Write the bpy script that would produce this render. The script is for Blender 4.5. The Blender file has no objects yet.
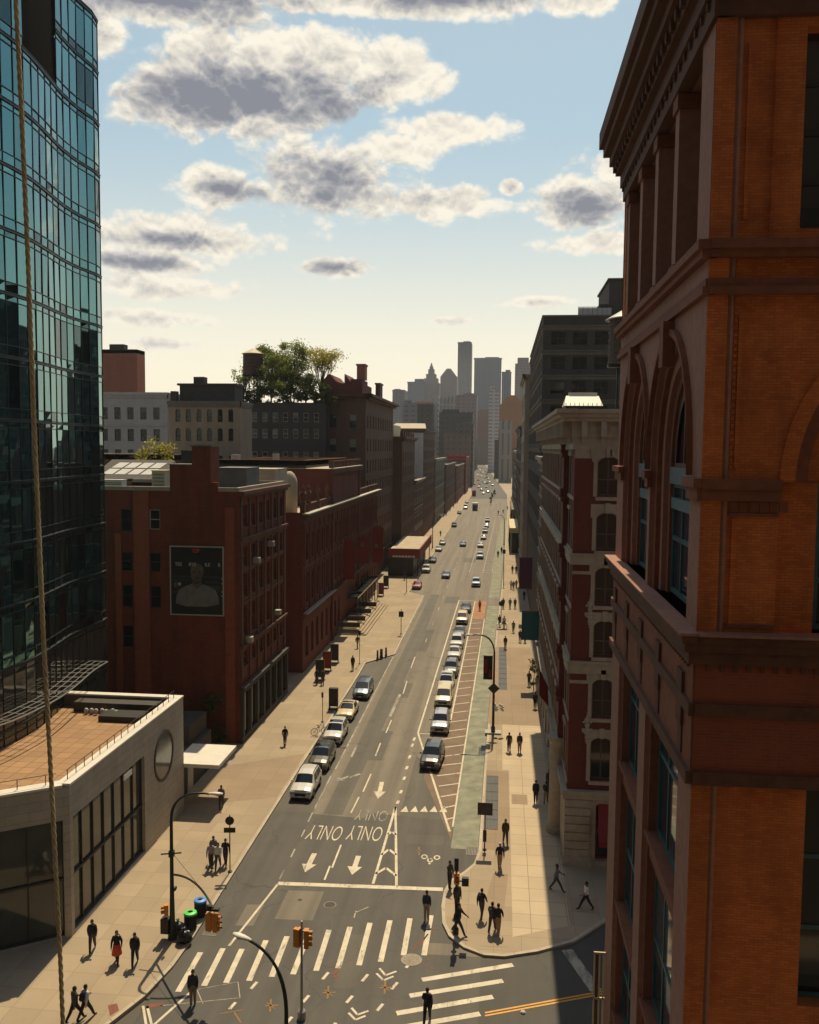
import bpy, bmesh, math, random
from mathutils import Vector, Matrix
R = math.radians
random.seed(7)
sc = bpy.context.scene
COL = sc.collection

# ------------------------------------------------------------------ camera
CAM_H = 27.0
FOC = 880.0                      # focal length in pixels of the 819 x 1024 frame
cam_d = bpy.data.cameras.new('camera')
cam_d.sensor_fit = 'VERTICAL'
cam_d.sensor_height = 32.0
cam_d.lens = FOC * 32.0 / 1024.0
cam_d.clip_start = 0.1
cam_d.clip_end = 20000
cam = bpy.data.objects.new('camera', cam_d)
COL.objects.link(cam)
CAM_ROT = (Matrix.Rotation(0.10374, 4, 'Z') @ Matrix.Rotation(math.pi/2 - 0.073618, 4, 'X') @ Matrix.Rotation(R(0.56), 4, 'Z'))
cam.matrix_world = Matrix.Translation((0, 0, CAM_H)) @ CAM_ROT
sc.camera = cam

def ray(px, py):
    return CAM_ROT.to_3x3() @ Vector(((px - 409.5)/FOC, -(py - 512)/FOC, -1.0))
def bearing(px, py=448): d = ray(px, py); return d.x/d.y
def ground(px, py, z=0.0):       # survey helper: pixel -> point on the street level
    d = ray(px, py); t = (z - CAM_H)/d.z
    return Vector((d.x*t, d.y*t, z))

# ------------------------------------------------------------------ sun, sky, exposure
SUN_EL, SUN_AZ = R(58), R(0.6)   # azimuth from +Y (down the street) towards +X
sun_d = bpy.data.lights.new('sun', 'SUN')
sun_d.energy = 5.0
sun_d.angle = R(0.5)
sun_d.color = (1.0, 0.82, 0.54)
sun = bpy.data.objects.new('sun', sun_d)
COL.objects.link(sun)
sdir = Vector((math.sin(SUN_AZ)*math.cos(SUN_EL), math.cos(SUN_AZ)*math.cos(SUN_EL), math.sin(SUN_EL)))
sun.rotation_euler = sdir.to_track_quat('Z', 'Y').to_euler()
sun.location = (0, 60, 120)

sc.view_settings.view_transform = 'Standard'
sc.view_settings.look = 'None'
sc.view_settings.exposure = 0.0
sc.view_settings.gamma = 1.0
sc.view_settings.use_curve_mapping = False
sc.cycles.use_denoising = True
sc.cycles.max_bounces = 6
sc.cycles.diffuse_bounces = 3
sc.cycles.glossy_bounces = 4
sc.cycles.transmission_bounces = 4
sc.cycles.volume_bounces = 0
sc.cycles.sample_clamp_indirect = 4.0

world = bpy.data.worlds.new('World')
sc.world = world
world.use_nodes = True
wt = world.node_tree
wt.nodes.clear()
def wn(t, **k):
    n = wt.nodes.new(t)
    for a, b in k.items(): setattr(n, a, b)
    return n
def wl(a, b): wt.links.new(a, b)
def wm(op, a, b=None, c=None, clamp=False):
    n = wt.nodes.new('ShaderNodeMath'); n.operation = op; n.use_clamp = clamp
    for i, v in enumerate((a, b, c)):
        if v is None: continue
        if isinstance(v, (int, float)): n.inputs[i].default_value = v
        else: wl(v, n.inputs[i])
    return n.outputs[0]
def wmix(f, a, b):
    n = wt.nodes.new('ShaderNodeMix'); n.data_type = 'RGBA'
    for s, v in ((n.inputs[0], f), (n.inputs[6], a), (n.inputs[7], b)):
        if isinstance(v, (int, float)): s.default_value = v
        elif isinstance(v, tuple): s.default_value = (*v, 1)
        else: wl(v, s)
    return n.outputs[2]
def wmap(v, a, b, c=0.0, d=1.0, smooth=True):
    n = wt.nodes.new('ShaderNodeMapRange'); n.interpolation_type = 'SMOOTHSTEP' if smooth else 'LINEAR'
    wl(v, n.inputs[0])
    for i, x in zip((1, 2, 3, 4), (a, b, c, d)): n.inputs[i].default_value = x
    return n.outputs[0]
SKY_STRENGTH = 0.07
sky = wn('ShaderNodeTexSky', sky_type='NISHITA', sun_disc=False, sun_elevation=SUN_EL, sun_rotation=SUN_AZ)
sky.dust_density = 2.0; sky.air_density = 1.0; sky.ozone_density = 1.5
tc = wn('ShaderNodeTexCoord')
sep = wn('ShaderNodeSeparateXYZ'); wl(tc.outputs['Generated'], sep.inputs[0])
dx, dy, dz = sep.outputs
az = wm('ARCTAN2', dx, dy)
el = wm('ARCSINE', dz)
# two samples of the same turbulence, the second one a little nearer the sun, give the relief of the clouds
def turb(off, scale, detail, rough):
    mp = wn('ShaderNodeMapping'); wl(tc.outputs['Generated'], mp.inputs[0])
    mp.inputs['Location'].default_value = off
    mp.inputs['Scale'].default_value = (1, 1, 1.5)
    n = wn('ShaderNodeTexNoise'); n.inputs['Scale'].default_value = scale
    n.inputs['Detail'].default_value = detail; n.inputs['Roughness'].default_value = rough
    n.inputs['Distortion'].default_value = 0.1
    wl(mp.outputs[0], n.inputs['Vector'])
    return n.outputs['Fac']
def billow(off, det):                 # rounded heaps on heaps, for the cauliflower edges of cumulus
    mp = wn('ShaderNodeMapping'); wl(tc.outputs['Generated'], mp.inputs[0])
    mp.inputs['Location'].default_value = off; mp.inputs['Scale'].default_value = (1, 1, 1.35)
    wv = wn('ShaderNodeTexNoise'); wv.inputs['Scale'].default_value = 22; wv.inputs['Detail'].default_value = 3; wl(mp.outputs[0], wv.inputs['Vector'])
    ws = wn('ShaderNodeVectorMath', operation='MULTIPLY_ADD'); wl(wv.outputs['Color'], ws.inputs[0]); ws.inputs[1].default_value = (0.03,)*3; wl(mp.outputs[0], ws.inputs[2])
    v = wn('ShaderNodeTexVoronoi', feature='F1'); v.normalize = True
    v.inputs['Scale'].default_value = 23; v.inputs['Detail'].default_value = det; v.inputs['Roughness'].default_value = 0.55; v.inputs['Lacunarity'].default_value = 2.1
    wl(ws.outputs[0], v.inputs['Vector'])
    return wm('SUBTRACT', 1.0, v.outputs['Distance'])
BA = billow((0, 0, 0), 3.5); BB = billow((0, 0, 0.008), 3)
fb = turb((0, 0, 0), 7, 7, 0.6)
nz = wm('ADD', wm('MULTIPLY', BA, 0.95), wm('MULTIPLY', fb, 0.70))
def ang(px, py):
    d = ray(px, py).normalized()
    return math.atan2(d.x, d.y), math.asin(d.z)
def blob(px, py, rx, ry):
    a, e = ang(px, py)
    u = wm('MULTIPLY', wm('SUBTRACT', az, a), FOC/rx)
    v = wm('MULTIPLY', wm('SUBTRACT', el, e), FOC/ry)
    r2 = wm('MULTIPLY_ADD', u, u, wm('MULTIPLY', v, v))
    return wm('SUBTRACT', 1.0, wm('SQRT', r2))
def union(bl):
    o = None
    for b in bl:
        s = blob(*b)
        o = s if o is None else wm('SMOOTH_MAX', o, s, 0.15)
    return wm('MAXIMUM', o, -1.0)
CLOUDS = [(248, 94, 140, 46), (205, 52, 50, 30), (300, 60, 95, 40), (392, 78, 52, 36), (440, 128, 80, 17),
          (335, 180, 105, 50), (425, 204, 80, 18), (395, 150, 60, 26), (217, 187, 52, 22), (170, 0, 130, 26), (330, 2, 110, 14), (455, 2, 115, 17), (570, 2, 45, 14),
          (175, 236, 115, 24), (150, 263, 80, 17), (165, 288, 95, 15), (335, 267, 60, 13), (511, 188, 14, 8),
          (585, 205, 62, 38), (615, 168, 36, 26), (592, 243, 74, 15), (540, 302, 50, 8), (450, 321, 26, 5), (150, 318, 80, 10), (160, 345, 60, 8), (95, 30, 30, 25)]
CORES = [(225, 98, 115, 34), (330, 105, 60, 24), (330, 186, 88, 32), (590, 208, 46, 24), (165, 240, 85, 9), (140, 262, 60, 10), (180, -4, 110, 22), (240, 192, 45, 12), (330, 268, 40, 8), (430, -8, 110, 16)]
NZ0 = 1.02
shape = union(CLOUDS)
core = union(CORES)
# elsewhere round the horizon: scattered fair-weather clouds of the same kind
big = turb((3.1, 1.7, 0.4), 3.2, 4, 0.5)
side = wmap(wm('ABSOLUTE', az), 0.42, 0.62)
scatter = wm('MULTIPLY_ADD', big, 7.0, -4.5)
shape = wm('MAXIMUM', shape, wm('SUBTRACT', wm('MINIMUM', scatter, 0.7), wm('MULTIPLY', wm('SUBTRACT', 1.0, side), 3.0)))
core = wm('MAXIMUM', core, wm('SUBTRACT', wm('MINIMUM', wm('SUBTRACT', scatter, 0.5), 0.6), wm('MULTIPLY', wm('SUBTRACT', 1.0, side), 3.0)))
dens = wm('MULTIPLY_ADD', wm('SUBTRACT', nz, NZ0), 2.3, wm('MULTIPLY', shape, 1.25))
cover = wm('MULTIPLY', wmap(dens, 0.05, 0.50), wmap(el, 0.0, 0.06))
relief = wm('MULTIPLY', wm('SUBTRACT', BB, BA), 4.0)
dark = wm('MULTIPLY_ADD', wm('SUBTRACT', nz, NZ0), 1.6, core)
dark = wmap(wm('ADD', dark, wm('MULTIPLY', relief, 0.35)), -0.55, 1.35)
lum = wm('SUBTRACT', wm('ADD', wm('SUBTRACT', 1.0, wm('MULTIPLY', wmap(dens, 0.2, 1.6), 0.34)), wm('MULTIPLY', relief, -0.55)), wm('MULTIPLY', dark, 0.88), None, True)
ramp = wn('ShaderNodeValToRGB')
wl(lum, ramp.inputs[0])
cr = ramp.color_ramp
cr.elements[0].position = 0.10; cr.elements[0].color = (0.245, 0.258, 0.305, 1)
cr.elements[1].position = 1.0; cr.elements[1].color = (1.0, 0.93, 0.79, 1)
e = cr.elements.new(0.42); e.color = (0.45, 0.445, 0.455, 1)
e = cr.elements.new(0.70); e.color = (0.74, 0.70, 0.62, 1)
# thin high veil that whitens the sky, thicker and warmer towards the horizon on the sun's side
veil = wmap(el, 0.0, 0.48, 1.0, 0.0, False)
veilc = wmix(wmap(el, 0.02, 0.36), (1.2, 1.08, 0.80), (0.50, 0.71, 0.81))
hsv = wn('ShaderNodeHueSaturation'); wl(sky.outputs[0], hsv.inputs['Color'])
hsv.inputs['Saturation'].default_value = 0.85; hsv.inputs['Value'].default_value = 1.0
skyc = wn('ShaderNodeVectorMath', operation='SCALE'); wl(hsv.outputs[0], skyc.inputs[0]); skyc.inputs['Scale'].default_value = SKY_STRENGTH
front = wmap(dy, -0.5, 0.75, 0.28, 1.0)
high = wmap(el, 0.55, 1.0, 1.0, 0.12)      # the veil thins out overhead
veilf = wm('MULTIPLY', wm('MULTIPLY', wm('MULTIPLY_ADD', veil, 0.42, 0.55), front), high)
clear = wmix(veilf, skyc.outputs[0], veilc)
cl = wn('ShaderNodeVectorMath', operation='SCALE'); wl(ramp.outputs[0], cl.inputs[0]); wl(wm('MULTIPLY', front, wmap(el, 0.5, 0.95, 1.0, 0.55)), cl.inputs['Scale'])
final = wmix(cover, clear, cl.outputs[0])
bg = wn('ShaderNodeBackground'); wl(final, bg.inputs[0])
bg.inputs[1].default_value = 1.0          # SKY_STRENGTH is already in the sky branch
wo = wn('ShaderNodeOutputWorld'); wl(bg.outputs[0], wo.inputs[0])
world.cycles.sampling_method = 'MANUAL'; world.cycles.sample_map_resolution = 512

# ------------------------------------------------------------------ mesh helpers
class MB:
    def __init__(s): s.v = []; s.f = []; s.m = []
    def pts(s, ps): n = len(s.v); s.v += [tuple(p) for p in ps]; return n
    def poly(s, ps, m=0): n = s.pts(ps); s.f.append(tuple(range(n, n+len(ps)))); s.m.append(m)
    def box(s, x0, y0, z0, x1, y1, z1, m=0):
        n = s.pts([(x0,y0,z0),(x1,y0,z0),(x1,y1,z0),(x0,y1,z0),(x0,y0,z1),(x1,y0,z1),(x1,y1,z1),(x0,y1,z1)])
        for q in ((0,3,2,1),(4,5,6,7),(0,1,5,4),(1,2,6,5),(2,3,7,6),(3,0,4,7)):
            s.f.append(tuple(n+i for i in q)); s.m.append(m)
    def obox(s, c, ax, ay, az_, m=0):     # centre and three half-axis vectors
        c, ax, ay, az_ = map(Vector, (c, ax, ay, az_))
        P = [c+a*ax+b*ay+d*az_ for d in (-1,1) for b in (-1,1) for a in (-1,1)]
        n = s.pts(P)
        for q in ((0,2,3,1),(4,5,7,6),(0,1,5,4),(1,3,7,5),(3,2,6,7),(2,0,4,6)):
            s.f.append(tuple(n+i for i in q)); s.m.append(m)
    def prism(s, poly, z0, z1, m=0, top=True, bottom=True):
        k = len(poly)
        a = s.pts([(p[0],p[1],z0) for p in poly]); b = s.pts([(p[0],p[1],z1) for p in poly])
        for i in range(k):
            j = (i+1) % k
            s.f.append((a+i, a+j, b+j, b+i)); s.m.append(m)
        if top: s.f.append(tuple(b+i for i in range(k))); s.m.append(m)
        if bottom: s.f.append(tuple(a+i for i in reversed(range(k)))); s.m.append(m)
    def tube(s, ps, r, n=8, m=0, caps=True):
        ps = [Vector(p) for p in ps]
        if not isinstance(r, (list, tuple)): r = [r]*len(ps)
        rings = []; ref = None
        for i, p in enumerate(ps):
            t = (ps[min(i+1, len(ps)-1)] - ps[max(i-1, 0)]).normalized()
            if ref is None: ref = Vector((1,0,0)) if abs(t.x) < 0.8 else Vector((0,1,0))
            a = (ref - t*ref.dot(t)).normalized(); b = t.cross(a); ref = a
            rings.append(s.pts([p + (a*math.cos(2*math.pi*k/n) + b*math.sin(2*math.pi*k/n))*r[i] for k in range(n)]))
        for q in range(len(ps)-1):
            for k in range(n):
                l = (k+1) % n
                s.f.append((rings[q]+k, rings[q]+l, rings[q+1]+l, rings[q+1]+k)); s.m.append(m)
        if caps:
            s.f.append(tuple(rings[0]+k for k in reversed(range(n)))); s.m.append(m)
            s.f.append(tuple(rings[-1]+k for k in range(n))); s.m.append(m)
    def lathe(s, prof, n=12, c=(0,0,0), m=0, axis='z'):   # prof: (radius, height)
        rings = []
        for r, h in prof:
            P = []
            for k in range(n):
                t = 2*math.pi*k/n
                if axis == 'z': P.append((c[0]+r*math.cos(t), c[1]+r*math.sin(t), c[2]+h))
                elif axis == 'x': P.append((c[0]+h, c[1]+r*math.cos(t), c[2]+r*math.sin(t)))
                else: P.append((c[0]+r*math.sin(t), c[1]+h, c[2]+r*math.cos(t)))
            rings.append(s.pts(P))
        for q in range(len(rings)-1):
            for k in range(n):
                l = (k+1) % n
                s.f.append((rings[q]+k, rings[q]+l, rings[q+1]+l, rings[q+1]+k)); s.m.append(m)
        s.f.append(tuple(rings[0]+k for k in reversed(range(n)))); s.m.append(m)
        s.f.append(tuple(rings[-1]+k for k in range(n))); s.m.append(m)
    def ball(s, c, rx, ry, rz, n=8, k=6, m=0):
        top = s.pts([(c[0], c[1], c[2]+rz)]); rings = []
        for i in range(1, k):
            a = math.pi*i/k
            rings.append(s.pts([(c[0]+rx*math.sin(a)*math.cos(2*math.pi*j/n), c[1]+ry*math.sin(a)*math.sin(2*math.pi*j/n), c[2]+rz*math.cos(a)) for j in range(n)]))
        bot = s.pts([(c[0], c[1], c[2]-rz)])
        for j in range(n):
            l = (j+1) % n
            s.f.append((top, rings[0]+j, rings[0]+l)); s.m.append(m)
            for q in range(len(rings)-1):
                s.f.append((rings[q]+j, rings[q+1]+j, rings[q+1]+l, rings[q]+l)); s.m.append(m)
            s.f.append((bot, rings[-1]+l, rings[-1]+j)); s.m.append(m)
    def mesh(s, name, mats, off=(0,0,0), smooth=False, fix=False):
        me = bpy.data.meshes.new(name)
        me.from_pydata([(x-off[0], y-off[1], z-off[2]) for x, y, z in s.v], [], s.f)
        for mt in (mats if isinstance(mats, (list, tuple)) else [mats]): me.materials.append(mt)
        me.polygons.foreach_set('material_index', s.m)
        if smooth: me.polygons.foreach_set('use_smooth', [True]*len(s.f))
        if fix:
            bm = bmesh.new(); bm.from_mesh(me); bmesh.ops.recalc_face_normals(bm, faces=bm.faces); bm.to_mesh(me); bm.free()
        me.update()
        return me
    def build(s, name, mats, parent=None, smooth=False, fix=True, world=True):
        off = (0,0,0)
        if parent is not None and world: off = BASE.get(parent.name, (0,0,0))
        o = bpy.data.objects.new(name, s.mesh(name, mats, off, smooth, fix))
        COL.objects.link(o)
        if parent is not None:
            o.parent = parent
            BASE[o.name] = off
        return o
BASE = {}
def tag(o, label=None, cat=None, group=None, kind=None):
    if label: o['label'] = label
    if cat: o['category'] = cat
    if group: o['group'] = group
    if kind: o['kind'] = kind
    return o
def thing(name, label, cat, loc=(0,0,0), rz=0.0, group=None):
    o = bpy.data.objects.new(name, None); COL.objects.link(o)
    o.empty_display_size = 0.3
    o.location = loc; o.rotation_euler = (0, 0, rz)
    BASE[o.name] = tuple(loc)
    return tag(o, label, cat, group)
def place(name, me, parent, loc, rz=0.0):       # one more object of a shared mesh, world position
    o = bpy.data.objects.new(name, me); COL.objects.link(o)
    b = BASE.get(parent.name, (0,0,0)) if parent else (0,0,0)
    o.parent = parent
    o.location = (loc[0]-b[0], loc[1]-b[1], loc[2]-b[2]); o.rotation_euler = (0,0,rz)
    return o
def copy_tree(o, parent=None):
    c = o.copy(); COL.objects.link(c)
    if parent is not None: c.parent = parent
    for ch in list(o.children): copy_tree(ch, c)
    return c

# ------------------------------------------------------------------ materials
def _new(name):
    m = bpy.data.materials.new(name); m.use_nodes = True
    nt = m.node_tree; b = nt.nodes['Principled BSDF']
    return m, nt, b
def _mix(nt, f, a, b, mode='MIX'):
    n = nt.nodes.new('ShaderNodeMix'); n.data_type = 'RGBA'; n.blend_type = mode
    for s, v in ((n.inputs[0], f), (n.inputs[6], a), (n.inputs[7], b)):
        if isinstance(v, (int, float)): s.default_value = v
        elif isinstance(v, tuple): s.default_value = (*v, 1)
        else: nt.links.new(v, s)
    return n.outputs[2]
def _noise(nt, vec, scale, detail=5, rough=0.55):
    n = nt.nodes.new('ShaderNodeTexNoise'); n.inputs['Scale'].default_value = scale
    n.inputs['Detail'].default_value = detail; n.inputs['Roughness'].default_value = rough
    nt.links.new(vec, n.inputs['Vector'])
    return n.outputs['Fac']
def _rng(nt, v, a, b, c=0.0, d=1.0):
    n = nt.nodes.new('ShaderNodeMapRange'); nt.links.new(v, n.inputs[0])
    for i, x in zip((1,2,3,4), (a,b,c,d)): n.inputs[i].default_value = x
    return n.outputs[0]
def _co(nt): return nt.nodes.new('ShaderNodeTexCoord').outputs['Object']
def _scaled(nt, vec, s):
    n = nt.nodes.new('ShaderNodeMapping'); n.inputs['Scale'].default_value = s
    nt.links.new(vec, n.inputs[0]); return n.outputs[0]
def _bump(nt, b, h, strength, dist=0.02):
    n = nt.nodes.new('ShaderNodeBump'); n.inputs['Strength'].default_value = strength; n.inputs['Distance'].default_value = dist
    nt.links.new(h, n.inputs['Height']); nt.links.new(n.outputs[0], b.inputs['Normal'])
def shade(c, k): return tuple(min(1, x*k) for x in c)
def pmat(name, col, rough=0.8, var=0.18, scale=3.0, metal=0.0, spec=0.4, bump=0.0, stain=0.25, stain_scale=0.35, coat=0.0):
    m, nt, b = _new(name)
    co = _co(nt)
    c = _mix(nt, _rng(nt, _noise(nt, co, scale), 0.3, 0.7), shade(col, 1-var), shade(col, 1+var))
    if stain:
        st = _rng(nt, _noise(nt, _scaled(nt, co, (1,1,0.45)), stain_scale, 7, 0.6), 0.42, 0.75, 0.0, stain)
        c = _mix(nt, st, c, shade(col, 0.45))
    nt.links.new(c, b.inputs['Base Color'])
    b.inputs['Roughness'].default_value = rough; b.inputs['Metallic'].default_value = metal
    b.inputs['Specular IOR Level'].default_value = spec
    if coat: b.inputs['Coat Weight'].default_value = coat; b.inputs['Coat Roughness'].default_value = 0.08
    if bump: _bump(nt, b, _noise(nt, co, scale*6, 6), bump)
    return m
def brickmat(name, c1, c2, mortar, bw=0.23, rh=0.078, ms=0.010, stain=0.4, rough=0.85, bump=0.5, soot=(0.02,0.014,0.010)):
    m, nt, b = _new(name)
    co = _co(nt)
    sp = nt.nodes.new('ShaderNodeSeparateXYZ'); nt.links.new(co, sp.inputs[0])
    ad = nt.nodes.new('ShaderNodeMath'); ad.operation = 'ADD'; nt.links.new(sp.outputs[0], ad.inputs[0]); nt.links.new(sp.outputs[1], ad.inputs[1])
    cb = nt.nodes.new('ShaderNodeCombineXYZ'); nt.links.new(ad.outputs[0], cb.inputs[0]); nt.links.new(sp.outputs[2], cb.inputs[1])
    br = nt.nodes.new('ShaderNodeTexBrick'); nt.links.new(cb.outputs[0], br.inputs['Vector'])
    br.inputs['Scale'].default_value = 1.0; br.inputs['Brick Width'].default_value = bw; br.inputs['Row Height'].default_value = rh
    br.inputs['Mortar Size'].default_value = ms; br.inputs['Mortar Smooth'].default_value = 0.3; br.inputs['Bias'].default_value = -0.1
    br.inputs['Color1'].default_value = (*c1,1); br.inputs['Color2'].default_value = (*c2,1); br.inputs['Mortar'].default_value = (*mortar,1)
    patch = _rng(nt, _noise(nt, _scaled(nt, co, (1,1,1.6)), 0.9, 6, 0.65), 0.32, 0.72)
    c = _mix(nt, patch, br.outputs['Color'], _mix(nt, 0.5, br.outputs['Color'], shade(c2, 1.25)))
    st = _rng(nt, _noise(nt, _scaled(nt, co, (1.4,1.4,0.3)), 0.45, 8, 0.65), 0.44, 0.8, 0.0, stain)
    c = _mix(nt, st, c, soot)
    nt.links.new(c, b.inputs['Base Color'])
    b.inputs['Roughness'].default_value = rough; b.inputs['Specular IOR Level'].default_value = 0.25
    if bump: _bump(nt, b, br.outputs['Fac'], -bump, 0.01)
    return m
def coursed(name, c1, c2, mortar, bw=0.9, rh=0.45, ms=0.012, stain=0.25, rough=0.7):
    return brickmat(name, c1, c2, mortar, bw, rh, ms, stain, rough, 0.25, shade(c1, 0.35))
def glassmat(name, col, rough=0.04, tint=None):
    m, nt, b = _new(name)
    inf = nt.nodes.new('ShaderNodeObjectInfo')
    rn = _rng(nt, inf.outputs['Random'], 0.74, 0.84)
    co = _co(nt)
    sp = nt.nodes.new('ShaderNodeSeparateXYZ'); nt.links.new(co, sp.inputs[0])
    thr = nt.nodes.new('ShaderNodeMath'); thr.operation = 'MULTIPLY_ADD'; nt.links.new(inf.outputs['Random'], thr.inputs[0]); thr.inputs[1].default_value = 9.0; thr.inputs[2].default_value = -6.6
    gt = nt.nodes.new('ShaderNodeMath'); gt.operation = 'GREATER_THAN'; nt.links.new(sp.outputs[2], gt.inputs[0]); nt.links.new(thr.outputs[0], gt.inputs[1])
    mu = nt.nodes.new('ShaderNodeMath'); mu.operation = 'MULTIPLY'; nt.links.new(rn, mu.inputs[0]); nt.links.new(gt.outputs[0], mu.inputs[1])
    c = _mix(nt, mu.outputs[0], col, tint or (0.22,0.20,0.16))        # some windows have a drawn blind behind the pane
    nt.links.new(c, b.inputs['Base Color'])
    b.inputs['Roughness'].default_value = rough; b.inputs['Specular IOR Level'].default_value = 0.6
    return m
M = {}
# ------------------------------------------------------------------ palette
M['brick_dark'] = brickmat('brick_dark_red', (0.15,0.031,0.016), (0.215,0.048,0.024), (0.11,0.045,0.03), stain=0.7)
M['brick_flue'] = brickmat('brick_flue', (0.23,0.055,0.026), (0.29,0.075,0.034), (0.2,0.1,0.07), stain=0.3)
M['brick_theatre'] = brickmat('brick_theatre', (0.125,0.031,0.021), (0.175,0.046,0.030), (0.10,0.047,0.036), stain=0.45)
M['brick_corner'] = brickmat('brick_corner', (0.115,0.025,0.016), (0.15,0.036,0.022), (0.10,0.04,0.03), stain=0.3)
M['brick_orange'] = brickmat('brick_orange', (0.47,0.112,0.028), (0.66,0.195,0.048), (0.33,0.10,0.036), bw=0.205, rh=0.067, ms=0.009, stain=0.62, bump=0.7)
M['brick_pale'] = brickmat('brick_pale', (0.36,0.21,0.13), (0.43,0.26,0.16), (0.3,0.2,0.14), stain=0.3)
M['brick_brown'] = brickmat('brick_brown', (0.105,0.055,0.036), (0.145,0.075,0.047), (0.09,0.058,0.044), stain=0.5)
M['brick_grey'] = brickmat('brick_grey', (0.055,0.048,0.042), (0.078,0.067,0.058), (0.07,0.06,0.052), stain=0.4)
M['brick_beige'] = brickmat('brick_beige', (0.235,0.18,0.125), (0.28,0.215,0.15), (0.3,0.25,0.2), stain=0.35)
M['brick_red_far'] = brickmat('brick_red_far', (0.30,0.10,0.06), (0.36,0.13,0.08), (0.3,0.15,0.1), stain=0.3)
M['pink_stone'] = pmat('pink_sandstone', (0.35,0.175,0.12), 0.85, 0.16, 5, bump=0.5, stain=0.45)
M['red_stone'] = pmat('red_sandstone', (0.24,0.085,0.045), 0.85, 0.18, 4, bump=0.4, stain=0.4)
M['brown_stone'] = pmat('brown_sandstone', (0.13,0.056,0.032), 0.85, 0.2, 4, bump=0.4, stain=0.5)
M['buff_stone'] = pmat('buff_stone', (0.36,0.305,0.235), 0.8, 0.14, 3, bump=0.2, stain=0.5)
M['white_stone'] = coursed('white_stone', (0.33,0.29,0.235), (0.37,0.33,0.27), (0.17,0.145,0.12), 1.6, 0.5, 0.015)
M['grey_stone'] = pmat('grey_stone', (0.15,0.128,0.10), 0.8, 0.16, 3, bump=0.2, stain=0.5)
M['dark_stone'] = pmat('dark_stone', (0.06,0.051,0.043), 0.8, 0.2, 3, stain=0.4)
M['white_paint'] = pmat('white_paint', (0.66,0.62,0.54), 0.55, 0.06, 2, stain=0.2)
M['white_wall'] = pmat('white_wall', (0.42,0.40,0.37), 0.8, 0.08, 1, stain=0.3)
M['cream'] = pmat('cream_paint', (0.62,0.52,0.33), 0.7, 0.1, 1, stain=0.3)
M['roof_tar'] = pmat('roof_tar', (0.05,0.046,0.04), 0.85, 0.3, 0.8, stain=0.4)
M['roof_pale'] = pmat('roof_pale', (0.44,0.37,0.27), 0.85, 0.16, 0.8, stain=0.35)
M['roof_grey'] = pmat('roof_grey', (0.20,0.18,0.15), 0.85, 0.2, 0.8, stain=0.35)
M['zinc'] = pmat('zinc', (0.42,0.40,0.36), 0.45, 0.12, 2, metal=0.5, stain=0.2)
M['dark_metal'] = pmat('dark_metal', (0.028,0.028,0.028), 0.5, 0.2, 4, metal=0.3, stain=0.0)
M['pole_green'] = pmat('pole_dark_green', (0.022,0.03,0.026), 0.45, 0.2, 4, metal=0.2, stain=0.0)
M['grey_metal'] = pmat('grey_metal', (0.28,0.28,0.27), 0.45, 0.12, 4, metal=0.4, stain=0.1)
M['silver_pole'] = pmat('silver_pole', (0.36,0.34,0.30), 0.45, 0.12, 4, metal=0.4, stain=0.1)
M['teal_frame'] = pmat('teal_window_frame', (0.045,0.115,0.115), 0.5, 0.15, 4, stain=0.1)
M['blue_frame'] = pmat('grey_blue_window_head', (0.13,0.19,0.20), 0.6, 0.15, 4, stain=0.2)
M['frame_dark'] = pmat('window_frame_dark', (0.035,0.032,0.028), 0.6, 0.15, 4, stain=0.0)
M['frame_white'] = pmat('window_frame_white', (0.42,0.38,0.31), 0.6, 0.1, 4, stain=0.1)
M['frame_brown'] = pmat('window_frame_brown', (0.12,0.075,0.05), 0.6, 0.1, 4, stain=0.1)
M['pane'] = glassmat('window_pane', (0.016,0.018,0.018))
M['pane_dark'] = glassmat('window_pane_dark', (0.010,0.012,0.012), 0.05, (0.06,0.055,0.045))
M['pane_blue'] = glassmat('window_pane_blue', (0.02,0.045,0.06), 0.05, (0.10,0.12,0.12))
M['shop_glass'] = glassmat('shop_glass', (0.02,0.026,0.024), 0.04, (0.05,0.05,0.04))
M['wood_tank'] = pmat('tank_timber', (0.085,0.055,0.036), 0.85, 0.25, 6, stain=0.4)
M['dark_red_paint'] = pmat('dark_red_paint', (0.22,0.02,0.016), 0.6, 0.12, 2, stain=0.1)
M['red_cloth'] = pmat('red_cloth', (0.20,0.014,0.013), 0.8, 0.15, 2, stain=0.1)
M['black_cloth'] = pmat('black_cloth', (0.015,0.015,0.017), 0.8, 0.2, 3, stain=0.0)
M['purple_cloth'] = pmat('purple_cloth', (0.075,0.016,0.05), 0.75, 0.15, 3, stain=0.1)
M['teal_cloth'] = pmat('teal_cloth', (0.012,0.10,0.12), 0.75, 0.12, 3, stain=0.1)
M['signal_yellow'] = pmat('signal_yellow', (0.58,0.21,0.018), 0.5, 0.1, 3, stain=0.1)
M['black'] = pmat('black_plastic', (0.012,0.012,0.012), 0.45, 0.1, 5, stain=0.0)
M['blackbag'] = pmat('black_bag', (0.010,0.010,0.012), 0.22, 0.3, 9, stain=0.0, bump=0.6)
M['orange_sign'] = pmat('orange_sign', (0.75,0.22,0.03), 0.5, 0.05, 3, stain=0.0)
M['red_sign'] = pmat('red_sign', (0.5,0.03,0.03), 0.5, 0.08, 3, stain=0.0)
M['white_sign'] = pmat('white_sign', (0.75,0.73,0.68), 0.5, 0.04, 3, stain=0.0)
M['blue_lid'] = pmat('blue_lid', (0.05,0.26,0.66), 0.45, 0.06, 3, stain=0.0)
M['green_lid'] = pmat('green_lid', (0.07,0.62,0.09), 0.45, 0.06, 3, stain=0.0)
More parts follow.
